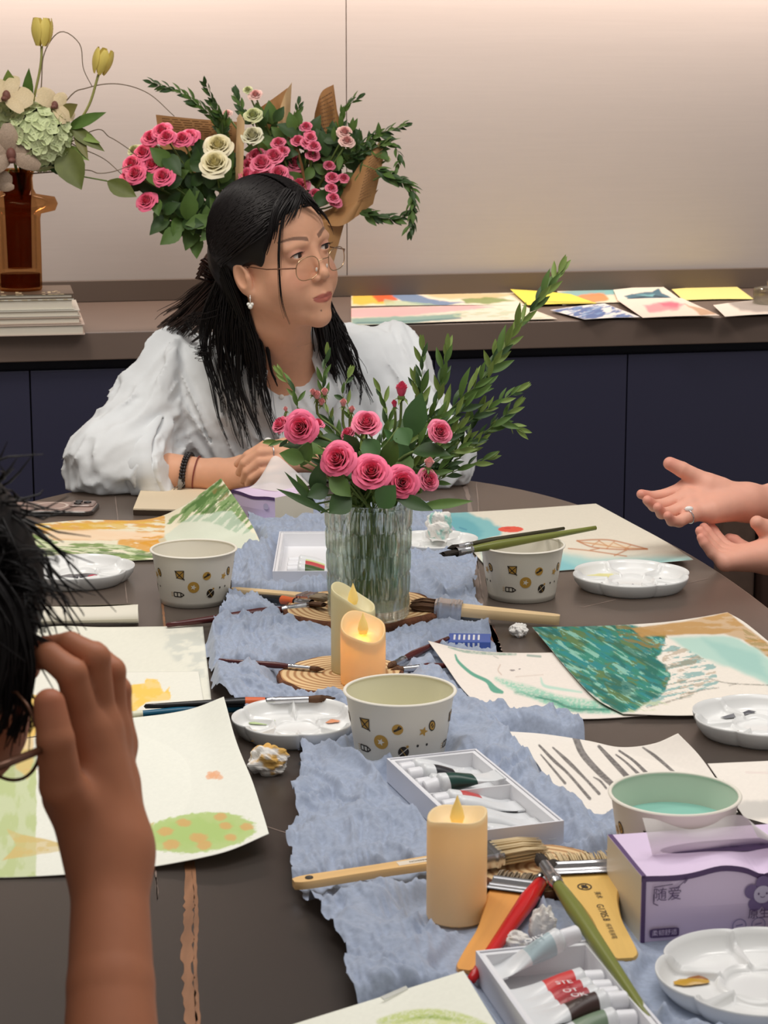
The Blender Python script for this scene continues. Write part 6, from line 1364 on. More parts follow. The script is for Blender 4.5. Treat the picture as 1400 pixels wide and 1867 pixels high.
def surface(fn, lo, hi, h, cs=5, band=1.15):
    """narrow-band surface nets: only blocks of cells near the surface are sampled"""
    lo = np.array(tuple(lo), np.float64); hi = np.array(tuple(hi), np.float64); H = h*cs
    nb = np.maximum(np.ceil((hi-lo)/H).astype(int), 1)
    bi = np.stack(np.meshgrid(*[np.arange(n) for n in nb], indexing='ij'), -1).reshape(-1, 3)
    d = fn((lo+(bi+.5)*H).astype(np.float32)); bi = bi[np.abs(d) < H*band]
    c = np.stack(np.meshgrid(*[np.arange(cs+1)]*3, indexing='ij'), -1).reshape(-1, 3)
    P_ = (bi[:, None]*cs+c[None]).reshape(-1, 3); D = np.empty(len(P_), np.float32)
    for i in range(0, len(P_), 400000): D[i:i+400000] = fn((lo+P_[i:i+400000]*h).astype(np.float32))
    D = D.reshape(-1, cs+1, cs+1, cs+1); N = nb*cs+2
    cc = [D[:, a:a+cs, b:b+cs, e:e+cs] for a in (0, 1) for b in (0, 1) for e in (0, 1)]
    S8 = np.stack(cc, -1).reshape(-1, 8); cell = (bi[:, None]*cs+np.stack(np.meshgrid(*[np.arange(cs)]*3, indexing='ij'), -1).reshape(-1, 3)[None]).reshape(-1, 3)
    neg = (S8 < 0).sum(1); m = (neg > 0) & (neg < 8); S8 = S8[m]; cell = cell[m]
    off = np.array([(a, b, e) for a in (0, 1) for b in (0, 1) for e in (0, 1)], float); acc = np.zeros((len(cell), 3)); cnt = np.zeros(len(cell))
    for i in range(8):
        for j in range(i+1, 8):
            if np.abs(off[i]-off[j]).sum() == 1:
                a, b = S8[:, i], S8[:, j]; x = (a < 0) != (b < 0); t = np.where(x, a/(a-b+1e-20), 0)
                acc += np.where(x[:, None], off[i]+(off[j]-off[i])*t[:, None], 0); cnt += x
    V = lo+(cell+acc/cnt[:, None])*h
    key = (cell[:, 0]*N[1]+cell[:, 1])*N[2]+cell[:, 2]; o = np.argsort(key); ks = key[o]
    def find(c_):
        k = (c_[:, 0]*N[1]+c_[:, 1])*N[2]+c_[:, 2]; i = np.clip(np.searchsorted(ks, k), 0, len(ks)-1); return np.where(ks[i] == k, o[i], -1)
    F = []
    for ax in range(3):                                     # the edge leaving corner 0 of a cell along ax
        u, v = (ax+1) % 3, (ax+2) % 3; j = [4, 2, 1][ax]; x = (S8[:, 0] < 0) != (S8[:, j] < 0); c0 = cell[x]; fl = S8[x, 0] < 0
        eu = np.eye(3, dtype=int)[u]; ev = np.eye(3, dtype=int)[v]
        q = np.stack([np.nonzero(x)[0], find(c0-eu), find(c0-eu-ev), find(c0-ev)], 1); ok = (q >= 0).all(1); q, fl = q[ok], fl[ok]
        q[~fl] = q[~fl][:, ::-1]; F.append(q)
    F = np.vstack(F)
    return V, F
def skin_mat(name, rgb):
    m = mat(name, rgb, .52, spec=.35, vcol=True, sss=.12, sssr=(.010, .004, .002)); return m
skin = skin_mat('skin', (220, 176, 150))
def body_obj(name, parts, parent, base, colour=None, m=None):
    """parts: list of (V, F); one mesh"""
    V = np.vstack([p[0] for p in parts]); F = []; k = 0
    for v, f in parts: F.append(f+k); k += len(v)
    F = np.vstack(F); C = np.tile(lin(base), (len(V), 1)).astype(float)
    C *= (0.96+0.08*fbm(V[:, 0]*120, V[:, 1]*120, V[:, 2]*120, 4, 2))[:, None]
    if colour: C = colour(V, C)
    return mesh_obj(name, V, F, m or skin, parent, cols=C)
def hand_field(wrist, palm, fingers, thumb, fr, kf=.0015, kp=.007):
    """palm: list of (a, b, ra, rb); fingers: lists of joints"""
    pal = union([rcone(*q) for q in palm], .012)
    fing = union([chain(f, r, .002) for f, r in zip(fingers+[thumb], fr)], kf)
    return lambda p: smin(pal(p), fing(p), kp)
def nail(parent, tip, prev, up, w, l, m):
    d = (Vector(tip)-Vector(prev)).normalized(); u = Vector(up); u = (u-d*u.dot(d)).normalized(); s = d.cross(u); b = MB(); c = Vector(tip)+u*.0062-d*.001
    b.ball(c, (w/2, l/2, .0016), 12, rot=Matrix((s, d, u)).transposed()); return build(b, 'fingernail', m, parent)
nailm = mat('nail_pink', (226, 176, 158), .3)
def hair_strands(b, guides, n, r, seed, jit=.004, wave=0.0, seg=16, taper=.25):
    """strands blended between neighbouring guide curves"""
    rnd = random.Random(seed); G = [catmull(g, seg) for g in guides]
    nc = max(3, n//11); CL = [(rnd.random()*(len(G)-1), np.array([rnd.gauss(0, jit) for _ in range(3)]), rnd.random()*6.28, 1-.42*rnd.random()**1.4) for _ in range(nc)]
    for k in range(n):                                      # locks: strands drawn together towards their tips
        f, o, ph, e0 = CL[k % nc]; i = min(int(f), len(G)-2) if len(G) > 1 else 0; t = f-i
        c = G[i]*(1-t)+(G[i+1] if len(G) > 1 else G[i])*t; o2 = np.array([rnd.gauss(0, jit*.8) for _ in range(3)]); stray = rnd.random() < .10
        c = c[:max(4, int(round(seg*min(1, e0*(1-.10*rnd.random())))))]; s = np.linspace(0, 1, len(c))[:, None]
        c = c+o*(.35+.9*s)+o2*((1-.85*s) if not stray else (.6+1.2*s))+wave*np.stack([np.sin(s[:, 0]*9+ph), np.cos(s[:, 0]*7+ph), 0*s[:, 0]], 1)*s
        b.tube(c, [r*(1-(1-taper)*q**1.5) for q in np.linspace(0, 1, len(c))], 3, cap=False)
hairm = mat('hair_black', (22, 17, 17), .5, spec=.35); hairbr = mat('hair_brown_black', (50, 34, 28), .42)

# ================= the woman in the pale shirt
W0 = thing('person', 'woman in a pale blue shirt and thin glasses leaning on the table, looking right', 'person', (-.17, 3.68, 0))
hc = Vector((-.1745, 3.47, 1.149)); _a, _b, _c = 225.5, 4.7, 10.5
HR = Matrix.Rotation(math.radians(_a), 3, 'Z') @ Matrix.Rotation(math.radians(_b), 3, 'X') @ Matrix.Rotation(math.radians(_c), 3, 'Y')
def hl(x, y, z): return hc+HR @ Vector((x, y, z))
def head_fn(p):
    U = lambda *a: union(list(a[:-1]), a[-1])
    q = p.copy(); q[:, 0] = np.abs(q[:, 0])
    d = ell((0, -.016, .036), (.074, .094, .086))(q)
    d = smin(d, ell((0, .030, -.025), (.0605, .058, .082))(q), .03)
    d = smin(d, ell((0, .035, .050), (.056, .050, .046))(q), .03)
    d = smin(d, rcone((.050, .000, -.050), (.0, .066, -.098), .024, .0175)(q), .03)
    d = smin(d, ell((0, .072, -.100), (.017, .015, .015))(q), .014)
    d = smin(d, ell((.035, .053, -.040), (.029, .027, .032))(q), .02)
    d = smin(d, ell((.0, .078, -.066), (.024, .014, .020))(q), .016)              # muzzle
    d = smin(d, rcone((.016, .084, .026), (.046, .072, .024), .006, .006)(q), .012)  # brow
    d = smax(d, -ell((.031, .101, .009), (.017, .015, .0105))(q), .012)             # eye socket
    d = smin(d, ell((.031, .0715, .0095), (.0155, .0150, .0135))(q), .004)          # lids
    d = smax(d, -ell((.0315, .0880, .0090), (.0138, .0100, .0042))(q), .0012)       # eye opening
    d = smin(d, rcone((0, .085, .014), (0, .0985, -.025), .0060, .0082)(q), .010)   # nose
    d = smin(d, ell((.0, .0990, -.029), (.0092, .0095, .0084))(q), .005)
    d = smin(d, ell((.0110, .0910, -.0335), (.0070, .0090, .0066))(q), .004)
    d = smax(d, -ell((.0056, .0968, -.0405), (.0034, .0050, .0030))(q), .002)       # nostrils
    d = smin(d, rcone((0, .0925, -.0618), (.0195, .0815, -.0640), .0036, .0020)(q), .003)   # lips
    d = smin(d, rcone((0, .0912, -.0716), (.0165, .0815, -.0668), .0042, .0022)(q), .003)
    d = smax(d, -rcone((0, .0985, -.0664), (.021, .0865, -.0652), .0016, .0010)(q), .0015)
    d = smax(d, -rcone((0, .0990, -.046), (0, .0965, -.056), .0026, .0022)(q), .003)
    e = ell((.0755, -.012, -.016), (.0085, .0185, .0300), Matrix.Rotation(.25, 3, 'X'))(q)   # ear
    e = smax(e, -ell((.0830, -.009, -.012), (.0060, .0105, .0185), Matrix.Rotation(.25, 3, 'X'))(q), .003)
    e = smin(e, ell((.0745, -.001, -.042), (.0050, .0075, .0080))(q), .005); e = smin(e, ell((.0765, .002, -.016), (.0040, .0050, .0070))(q), .003)
    d = smin(d, e, .004)
    return d
nb_ = PY(520, 672, 3.60)                                    # base of the neck
neckf = chain([hl(0, -.020, -.045), hl(0, -.026, -.10), nb_, nb_+Vector((0, .03, -.05))], [.050, .0465, .052, .075], .03)
headf = local(head_fn, HR, hc)
shL, shR = PY(334, 682, 3.665), PY(700, 672, 3.70)          # shoulders (left and right in the photo)
elL, elR = PY(202, 852, 3.515), PY(784, 842, 3.565); wrL, wrR = PY(398, 866, 3.465), PY(612, 846, 3.430)
chest = PY(530, 810, 3.70)
torso = union([rcone(nb_+Vector((0, .05, -.02)), shL, .044, .044), rcone(nb_+Vector((0, .05, -.02)), shR, .044, .044), rcone(nb_+Vector((0, .03, -.09)), chest, .085, .115), rcone(chest, chest+Vector((.0, .04, -.30)), .115, .12)], .06)
armL = chain([shL, elL, wrL], [.050, .040, .0245], .02); armR = chain([shR, elR, wrR], [.050, .040, .0245], .02)
mid = lambda a, b, t: Vector(a).lerp(Vector(b), t)
# her left hand lies over the right one; the fingers come towards the photo's left
kn = [PY(520, 812, 3.390), PY(522, 824, 3.378), PY(520, 838, 3.370), PY(516, 852, 3.366)]
pp = [PY(482, 813, 3.372), PY(474, 825, 3.362), PY(474, 842, 3.356), PY(478, 860, 3.352)]; dp = [PY(452, 830, 3.372), PY(446, 844, 3.362), PY(450, 860, 3.357), PY(458, 872, 3.354)]; tp = [PY(433, 846, 3.385), PY(436, 862, 3.374), PY(443, 876, 3.366), PY(452, 884, 3.36)]
lw = PY(590, 834, 3.412)
handl = hand_field(lw, [(lw, kn[0], .022, .0125), (lw, kn[1], .022, .0125), (lw, kn[2], .022, .012), (lw, kn[3], .021, .011)], [[kn[i], pp[i], dp[i], tp[i]] for i in range(4)], [PY(570, 824, 3.42), PY(545, 815, 3.425), PY(515, 812, 3.43), PY(492, 815, 3.43)], [[.0105, .0088, .0078, .0064], [.0105, .0090, .0080, .0066], [.0102, .0086, .0076, .0064], [.0095, .0078, .007, .006], [.015, .012, .0105, .008]])
kr = [PY(448, 852, 3.425), PY(450, 862, 3.415), PY(452, 872, 3.408), PY(452, 880, 3.402)]
handr = hand_field(wrL, [(wrL, k, .0225, .0125) for k in kr], [[k, k+Vector((.030, -.004, .004)), k+Vector((.052, -.002, -.002)), k+Vector((.068, .004, -.008))] for k in kr], [PY(420, 850, 3.46), PY(440, 842, 3.455), PY(462, 836, 3.45), PY(482, 836, 3.445)], [[.0105, .0092, .008, .0068]]*3+[[.0095, .008, .007, .006], [.014, .012, .0105, .0085]])
armsf = lambda p: smin(smin(armL(p), handr(p), .012), smin(armR(p), smin(handl(p), rcone(lw, wrR, .0225, .0245)(p), .012), .012), .004)
def body_fn(p):
    d = smin(headf(p), neckf(p), .022); d = smin(d, torso(p), .04); return smin(d, armsf(p), .01)
def woman_colour(V, C):
    q = (V-np.array(hc))@np.array(HR); ax = np.abs(q[:, 0]); y, z = q[:, 1], q[:, 2]
    def lay(C, m, col, a): m = (np.clip(m, 0, 1)*a)[:, None]; return C*(1-m)+lin(col)*m
    face = (y > .06)
    lipx = np.clip(1-(ax/.0215)**2, 0, 1); up = -.0670+.0066*np.sqrt(lipx)*(1-.18*np.exp(-(ax/.004)**2)); lo = -.0672-.0088*np.sqrt(lipx)
    C = lay(C, face*(ax < .0215)*(1-sst(-.001, .0012, z-up))*(1-sst(-.001, .0012, lo-z)), (178, 86, 80), .8)
    C = lay(C, face*np.exp(-((z+.0672)/.0011)**2)*(ax < .022), (120, 56, 54), .7)
    bz = .0315+.0065*np.sin(np.clip((ax-.012)/.042, 0, 1)*2.4)-.0*ax; th = .0029*np.clip(1.15-(ax-.012)/.046, .25, 1)
    C = lay(C, face*(ax > .011)*(ax < .054)*(1-sst(.0, .0014, np.abs(z-bz)-th)), (80, 57, 47), .75)
    C = lay(C, face*np.exp(-(((ax-.031)/.017)**2+((z-.013)/.0075)**2)**2), (196, 130, 118), .55)   # lid make-up
    C = lay(C, np.exp(-(((ax-.042)/.020)**2+((z+.030)/.017)**2))*(y > .03), (222, 146, 126), .35)
    m = np.linalg.norm(q-np.array([.0075, .0830, -.090]), axis=1) if False else np.hypot(q[:, 0]-.010, z+.088)+(y < .05)*1.0
    C = lay(C, 1-sst(.0009, .0018, m), (70, 46, 40), .9)                                          # small mole on the chin
    return C
lo_, hi_ = hc-Vector((.16, .16, .17)), hc+Vector((.16, .16, .17))
V1 = surface(body_fn, (-.62, 3.30, .66), (.24, 3.86, 1.32), .0026, 5)
zc = lambda V, F: V
# finer head replaces the coarse one above the neck; both share the same field, so the surface runs on
keepz = (np.abs(V1[0]-np.array(hc)).max(1) > .1485)
fk = keepz[V1[1]].all(1); F1 = V1[1][fk]
V2 = surface(body_fn, hc-Vector((.150, .150, .150)), hc+Vector((.150, .150, .150)), .0014, 5)
bodyW = body_obj('body', [(V1[0], F1), V2], W0, (224, 168, 136), woman_colour)
# eyes
for sx in (1, -1):
    c = hl(sx*.031, .0715, .0090); gz = (HR @ Vector((-.30, 1, -.10))).normalized(); b = MB(); n, m_ = 40, 28; G = []
    q = gz.to_track_quat('Z', 'Y')
    for i in range(m_):
        t = math.pi*i/(m_-1); G.append([c+q @ Vector((.0132*math.sin(t)*math.cos(6.2832*k/n), .0132*math.sin(t)*math.sin(6.2832*k/n), .0132*math.cos(t))) for k in range(n)])
    b.grid(G, closed=True); th = np.repeat(np.linspace(0, math.pi, m_), n); col = np.tile(lin((226, 214, 206)), (m_*n, 1)); col[th < .50] = lin((54, 34, 26)); col[th < .22] = lin((12, 9, 8))
    build(b, 'eye', mat('eyeball', (226, 214, 206), .12, vcol=True), bodyW, cols=col)
    b = MB(); L_ = []
    for k in range(15):
        f = k/14*2-1; L_.append(hl(sx*(.0315+f*.0142), .0715+.0152*math.sqrt(max(.1, 1-(f*.88)**2)), 0.0090+.0047*math.sqrt(max(0, 1-f*f))))
    b.tube(L_, [.0005+.0008*math.sin(math.pi*k/14) for k in range(15)], 6)
    for k in range(3, 14):
        p0 = L_[k]; b.tube([p0, p0+HR @ Vector((sx*.0012*(k-6)/4, .0035, -.0004)), p0+HR @ Vector((sx*.0020*(k-6)/4, .0058, .0016))], [.0003, .0002, .0001], 3)
    build(b, 'eyelashes', hairm, bodyW)
# hair: scalp cap, combed strands, loose long hair, clip
def cap_fn(p):
    d = ell((0, -.020, .042), (.0855, .104, .0945))(p)
    q = p.copy(); q[:, 0] = np.abs(q[:, 0])
    d = smax(d, -ell((0, .100, -.014), (.0595, .070, .102))(q), .006)         # face opening
    d = smax(d, -rcone((.075, .046, -.045), (.064, .060, .020), .030, .016)(q), .006)
    d = smax(d, -ell((.084, .012, -.030), (.030, .030, .040))(q), .006)          # ears stay free
    nape = rcone((0, -.088, .00), (0, -.066, -.085), .060, .050)(p); d = smin(d, nape, .03)
    n = fbm(p[:, 0]*60, p[:, 1]*14, p[:, 2]*14, 3, 3); return d-.004*(n-.5)
V3 = surface(local(cap_fn, HR, hc), hc-Vector((.19, .19, .20)), hc+Vector((.19, .19, .20)), .0028, 5)
hair = mesh_obj('hair', V3[0], V3[1], hairm, W0)
b = MB(); rnd = random.Random(4)
def on_cap(d, k=1.0):
    d = Vector(d).normalized(); return hl(d.x*.0868*k, -.020+d.y*.1055*k, .042+d.z*.0960*k)
for k in range(1500):                                       # strands swept from the parting back to the clip
    s = rnd.choice((-1, 1)); y0 = rnd.uniform(-.5, .92); w = rnd.random()**.8; S_ = Vector((s*.03, y0, math.sqrt(max(.06, 1-y0*y0)))).normalized(); E_ = Vector((.25, -1, -.35+rnd.gauss(0, .12)))
    M_ = Vector((s*1.15, .30+.55*y0-.5*w, .95-1.25*w)).normalized()*1.15; kk = 1.0+rnd.random()*.028; pts = []
    for t in np.linspace(0, 1, 11): pts.append(on_cap(S_*(1-t)**2+M_*2*t*(1-t)+E_*t*t, kk))
    pl = [(HR.transposed() @ (q-hc)) for q in pts]
    if any((q.y > .030 and abs(q.x) > .055 and q.z < .030) or (q.y > .055 and q.z < .062) for q in pl): continue
    b.tube(pts, [.0006]+[.0012]*9+[.0006], 3, cap=False)
for k in range(420):                                        # hair gathered behind the ears down the nape
    s = rnd.choice((-1, 1)); a = rnd.uniform(.1, 1.0); z0 = rnd.uniform(-.02, .03); p0 = Vector((s*.080*math.sin(a*1.35), -.022-.100*math.cos(a*1.35), z0))
    if p0.y > -.035: continue
    pts = [hl(*p0), hl(p0.x*.95, p0.y*1.0+.004, z0-.035), hl(p0.x*.82, p0.y*.96, z0-.075), hl(p0.x*.75, p0.y*.93, -.125)]; b.tube(catmull(pts, 8), [.0013]*8, 3, cap=False)
g = lambda *L: [PY(u, v, y) for u, v, y in L]
hair_strands(b, [g((405, 505, 3.53), (378, 570, 3.545), (372, 640, 3.545), (396, 720, 3.520), (438, 836, 3.45)), g((425, 540, 3.50), (410, 600, 3.51), (410, 680, 3.515), (428, 760, 3.495), (456, 842, 3.44)), g((445, 555, 3.475), (440, 620, 3.485), (448, 700, 3.50), (474, 820, 3.455)),
                 g((455, 575, 3.465), (478, 640, 3.470), (490, 710, 3.485), (506, 800, 3.45))], 220, .0012, 5, .007, .006)
hair_strands(b, [g((410, 500, 3.54), (400, 580, 3.53), (405, 640, 3.53), (430, 700, 3.515)), g((455, 570, 3.47), (470, 630, 3.475), (485, 690, 3.49), (490, 720, 3.485))], 230, .0016, 6, .008, .003)
hair_strands(b, [g((572, 548, 3.57), (590, 620, 3.545), (600, 690, 3.545), (598, 735, 3.54)), g((586, 548, 3.58), (626, 640, 3.560), (646, 700, 3.560), (650, 745, 3.545)), g((590, 552, 3.59), (646, 622, 3.585), (676, 700, 3.580))], 150, .0012, 7, .008, .006)
hair_strands(b, [g((560, 555, 3.56), (574, 630, 3.540), (588, 690, 3.545)), g((582, 550, 3.57), (602, 640, 3.548), (612, 715, 3.55))], 120, .0017, 17, .006, .003)
hair_strands(b, [g((532, 352, 3.405), (512, 400, 3.378), (506, 470, 3.372), (512, 550, 3.380), (530, 600, 3.395), (548, 628, 3.41)), g((540, 356, 3.402), (522, 410, 3.372), (518, 470, 3.366), (514, 540, 3.376), (526, 590, 3.39))], 26, .0009, 8, .0016)
hair_strands(b, [g((560, 362, 3.405), (590, 388, 3.425), (604, 412, 3.44), (613, 442, 3.45)), g((556, 362, 3.405), (582, 384, 3.42), (600, 402, 3.438), (606, 420, 3.445))], 16, .0009, 9, .0015)
hair_strands(b, [g((520, 345, 3.405), (500, 380, 3.380), (490, 430, 3.374), (472, 492, 3.386)), g((536, 352, 3.400), (508, 390, 3.374), (498, 430, 3.370), (482, 478, 3.378))], 130, .0013, 10, .002)
hair_strands(b, [g((540, 344, 3.415), (534, 362, 3.394), (524, 384, 3.384), (510, 412, 3.377)), g((549, 348, 3.408), (545, 364, 3.391), (534, 388, 3.382), (517, 418, 3.374))], 90, .0012, 21, .002)
hair_strands(b, [g((546, 346, 3.41), (558, 360, 3.402), (574, 374, 3.413), (592, 394, 3.43)), g((552, 352, 3.404), (562, 366, 3.400), (576, 380, 3.412), (590, 398, 3.43))], 60, .0011, 22, .002)
hair_strands(b, [g((430, 560, 3.50), (390, 575, 3.53), (345, 590, 3.56), (420, 640, 3.51))], 14, .0007, 12, .008, .006)
hair_strands(b, [g((380, 640, 3.54), (360, 600, 3.56), (352, 560, 3.58)), g((380, 660, 3.54), (400, 760, 3.49), (470, 830, 3.46))], 22, .0007, 13, .008, .012)
build(b, 'loose_strands', hairm, hair, kind='stuff')
b = MB()
hair_strands(b, [g((392, 500, 3.60), (350, 545, 3.63), (312, 580, 3.66), (292, 602, 3.68)), g((400, 520, 3.60), (362, 560, 3.62), (330, 590, 3.655), (300, 615, 3.68)), g((410, 540, 3.58), (385, 580, 3.60), (360, 606, 3.62), (340, 622, 3.64))], 420, .0016, 11, .006, .004)
build(b, 'back_tresses', hairbr, hair, kind='stuff')
b = MB(); cpos = PY(381, 488, 3.60)
for k in range(5):
    a = -.9+k*.45; b.tube([cpos+Vector((.026*math.cos(a*.3)*.2, -.012, .030*math.cos(a)-.004)), cpos+Vector((-.014+.006*math.sin(a), -.022, .020*math.sin(a))), cpos+Vector((.012, -.006, -.026+.006*k))], [.003, .0045, .002], 8)
b.ball(cpos, (.012, .016, .026), 16); build(b, 'hair_clip', mat('clip_brown', (58, 36, 30), .25), hair)
# shirt
ctrx = lambda t: mid(nb_, chest, t)
slv = union([rcone(mid(nb_, shL, .35)+Vector((0, .02, -.02)), shL+Vector((0, .0, -.01)), .060, .066), rcone(shL+Vector((0, 0, -.01)), elL+Vector((.0, 0, .012)), .076, .066), rcone(elL+Vector((-.002, 0, .006)), mid(elL, wrL, .50)+Vector((0, -.004, .008)), .060, .050)], .035)
srv = union([rcone(mid(nb_, shR, .35)+Vector((0, .02, -.02)), shR+Vector((0, .0, -.01)), .058, .060), rcone(shR+Vector((0, 0, -.01)), elR+Vector((.0, 0, .010)), .070, .060), rcone(elR, mid(elR, wrR, .62), .056, .048)], .035)
tor = union([rcone(mid(nb_, shL, .5)+Vector((0, .02, -.03)), mid(nb_, shR, .5)+Vector((0, .02, -.03)), .070, .070), rcone(ctrx(.45)+Vector((0, .015, 0)), chest, .118, .150), rcone(chest+Vector((-.02, 0, 0)), chest+Vector((-.05, .04, -.32)), .150, .165), rcone(nb_.lerp(shL, .22)+Vector((0, .03, -.012)), shL, .054, .056), rcone(nb_.lerp(shR, .22)+Vector((0, .03, -.012)), shR, .054, .054), rcone(shL+Vector((.06, .0, -.06)), chest+Vector((-.09, .01, -.06)), .085, .10), rcone(shR+Vector((-.06, 0, -.06)), chest+Vector((.10, .01, -.04)), .085, .095)], .06)
cutn = np.array((wrL-elL).normalized(), np.float32); cutn2 = (Vector(cutn)+Vector((.25, -.10, .30))).normalized(); cutn = np.array(cutn2, np.float32); cutp = np.array(mid(elL, wrL, .52)+Vector((.003, 0, .0)), np.float32)
fdir = (Vector((.14, -1, .30))).normalized()               # out of the chest
vy = PY(509, 690, 3.56)                                     # lowest point of the open neck
AXL = np.array((elL-shL).normalized(), np.float32); AXR = np.array((elR-shR).normalized(), np.float32)
def shirt_fn(p):
    al, ar, to = slv(p), srv(p), tor(p)
    al = smax(al, (p-cutp)@cutn, .003); al = smax(al, -np.maximum(rcone(mid(elL, wrL, .30), mid(elL, wrL, .8), .029, .037)(p), -((p-cutp)@cutn+.05)), .003)
    d = smin(smin(al, ar, .03), to, .05)
    x, y, z = p[:, 0], p[:, 1], p[:, 2]
    rid = lambda n, k: (1-np.abs(2*n-1))**k
    def along(o, ax, seed):                                 # drapes that run down a sleeve
        e1 = np.cross(ax, [0, 1, .2]); e1 /= np.linalg.norm(e1); e2 = np.cross(ax, e1); q = p-o; t = q@ax; a, c = q@e1, q@e2
        w = .020*(vnoise(x*14, y*14, z*14, seed+7)-.5); a = a+w; c = c-w
        return .020*rid(vnoise(t*6.5+2, a*21, c*21, seed), 1.4)+.011*rid(vnoise(t*15, a*44, c*44, seed+1), 1.4)+.0022*rid(vnoise(t*40, a*100, c*100, seed+2), 1.2)
    fl_ = along(np.array(shL, np.float32), AXL, 3); fr_ = along(np.array(shR, np.float32), AXR, 13)
    w = .03*(vnoise(x*10, y*10, z*10, 21)-.5); u = x+.30*z+w
    ft_ = .019*rid(vnoise(u*20, y*12, z*5.5-x*2, 22), 1.4)+.010*rid(vnoise(u*42+z*10, y*26, z*13+x*6, 23), 1.4)+.002*rid(vnoise(u*100, y*60, z*40, 24), 1.2)
    se = np.exp(-(((x-elL.x-.045)/.08)**2+((z-elL.z-.07)/.04)**2)); cr = rid(vnoise((z-x*.45)*46+w*20, x*9, y*14, 25), 1.5)
    kl = sst(-.02, .02, to-al); kr = sst(-.02, .02, to-ar); f = ft_*(1-kl)*(1-kr)+fl_*kl+fr_*kr; f = f*(1-.5*se)+se*.013*cr
    d = d-f+.014
    # neck opening
    q = p-np.array(vy, np.float32); h = q[:, 2]; side = np.abs(q[:, 0]-.02*h)-h*.40; front = q@np.array(fdir, np.float32)
    wedge = np.maximum(np.maximum(side, -h), -(front+.10)); d = smax(d, -wedge, .006)
    d = smax(d, -rcone(nb_+Vector((0, 0, -.01)), hl(0, -.02, -.06), .052, .058)(p), .008)
    d = smax(d, np.where(y < 3.70, .7525-z, .60-z), .004)
    return d
VS = surface(shirt_fn, (-.66, 3.36, .58), (.27, 3.95, 1.16), .0038, 5, 1.6)
shirtm = mat('shirt_cotton', (226, 229, 231), .85, sheen=.2, noise=(24, .03), bump=(700, .12, .0006))
shirt = mesh_obj('shirt', VS[0], VS[1], shirtm, W0)
# collar: a folded band round the neck with two points
def collar():
    b = MB(); G = []; c = nb_+Vector((.002, .014, .042)); N_ = 48
    for k in range(N_):
        f = k/(N_-1); a = math.radians(28+f*304); # angle from the front opening round the back
        dirv = Vector((math.sin(a+math.radians(9)), -math.cos(a+math.radians(9)), 0)); end = max(0, 1-min(f, 1-f)*6.5)
        drop = -.020*math.cos(a)                             # lower at the front
        top = c+dirv*.062+Vector((0, 0, .030+drop*1.2-.022*end)); lip = c+dirv*.071+Vector((0, 0, .033+drop*1.2-.022*end)); out = c+dirv*(.100+.022*end)+Vector((0, 0, -.036+drop*1.6-.045*end)); ins = c+dirv*.060+Vector((0, 0, -.03+drop*1.5-.02*end))
        m1_ = mid(lip, out, .5)+dirv*.004+Vector((0, 0, .004))
        G.append([ins, top, lip, m1_, out])
    b.grid(G); o = build(b, 'collar', shirtm, shirt); md = o.modifiers.new('thickness', 'SOLIDIFY'); md.thickness = .0022; return o
collar()
# turned-up cuff edge
b = MB(); cn = Vector(cutn); e1 = cn.orthogonal().normalized(); e2 = cn.cross(e1); G = []
for k in range(49):
    a = 6.2832*k/48; dd = e1*math.cos(a)+e2*math.sin(a); r = .03
    for _ in range(40):
        r += .0016
        if shirt_fn(np.array([tuple(Vector(cutp)-cn*.010+dd*r)], np.float32))[0] > 0 and r > .036: break
    G.append([Vector(cutp)-cn*.052+dd*(r+.001), Vector(cutp)-cn*.050+dd*(r+.0045), Vector(cutp)-cn*.02+dd*(r+.0042), Vector(cutp)+cn*.002+dd*(r+.003), Vector(cutp)+cn*.002+dd*(r-.001)])
for row in G:
    for q in row: q.z = max(q.z, .7525)
b.grid(G); build(b, 'cuff', shirtm, shirt)
b = MB(); G = []
for t_ in np.linspace(0, 1, 14):
    c = vy.lerp(PY(540, 900, 3.50), t_); G.append([c+Vector((s_, -.004-.0015*(abs(s_) < .012), 0)) for s_ in (-.014, -.012, .0, .012, .014)])
for i, row in enumerate(G):
    for q in row:
        for _ in range(80):
            if shirt_fn(np.array([tuple(q)], np.float32))[0] > .0015: break
            q.y -= .002
b.grid(G); build(b, 'button_placket', shirtm, shirt)
for k in (2, 6, 10):
    b = MB(); b.ball(G[k][2]+Vector((0, -.0015, 0)), (.0045, .0015, .0045), 12); build(b, 'button', mat('button_white', (232, 230, 224), .3), shirt)
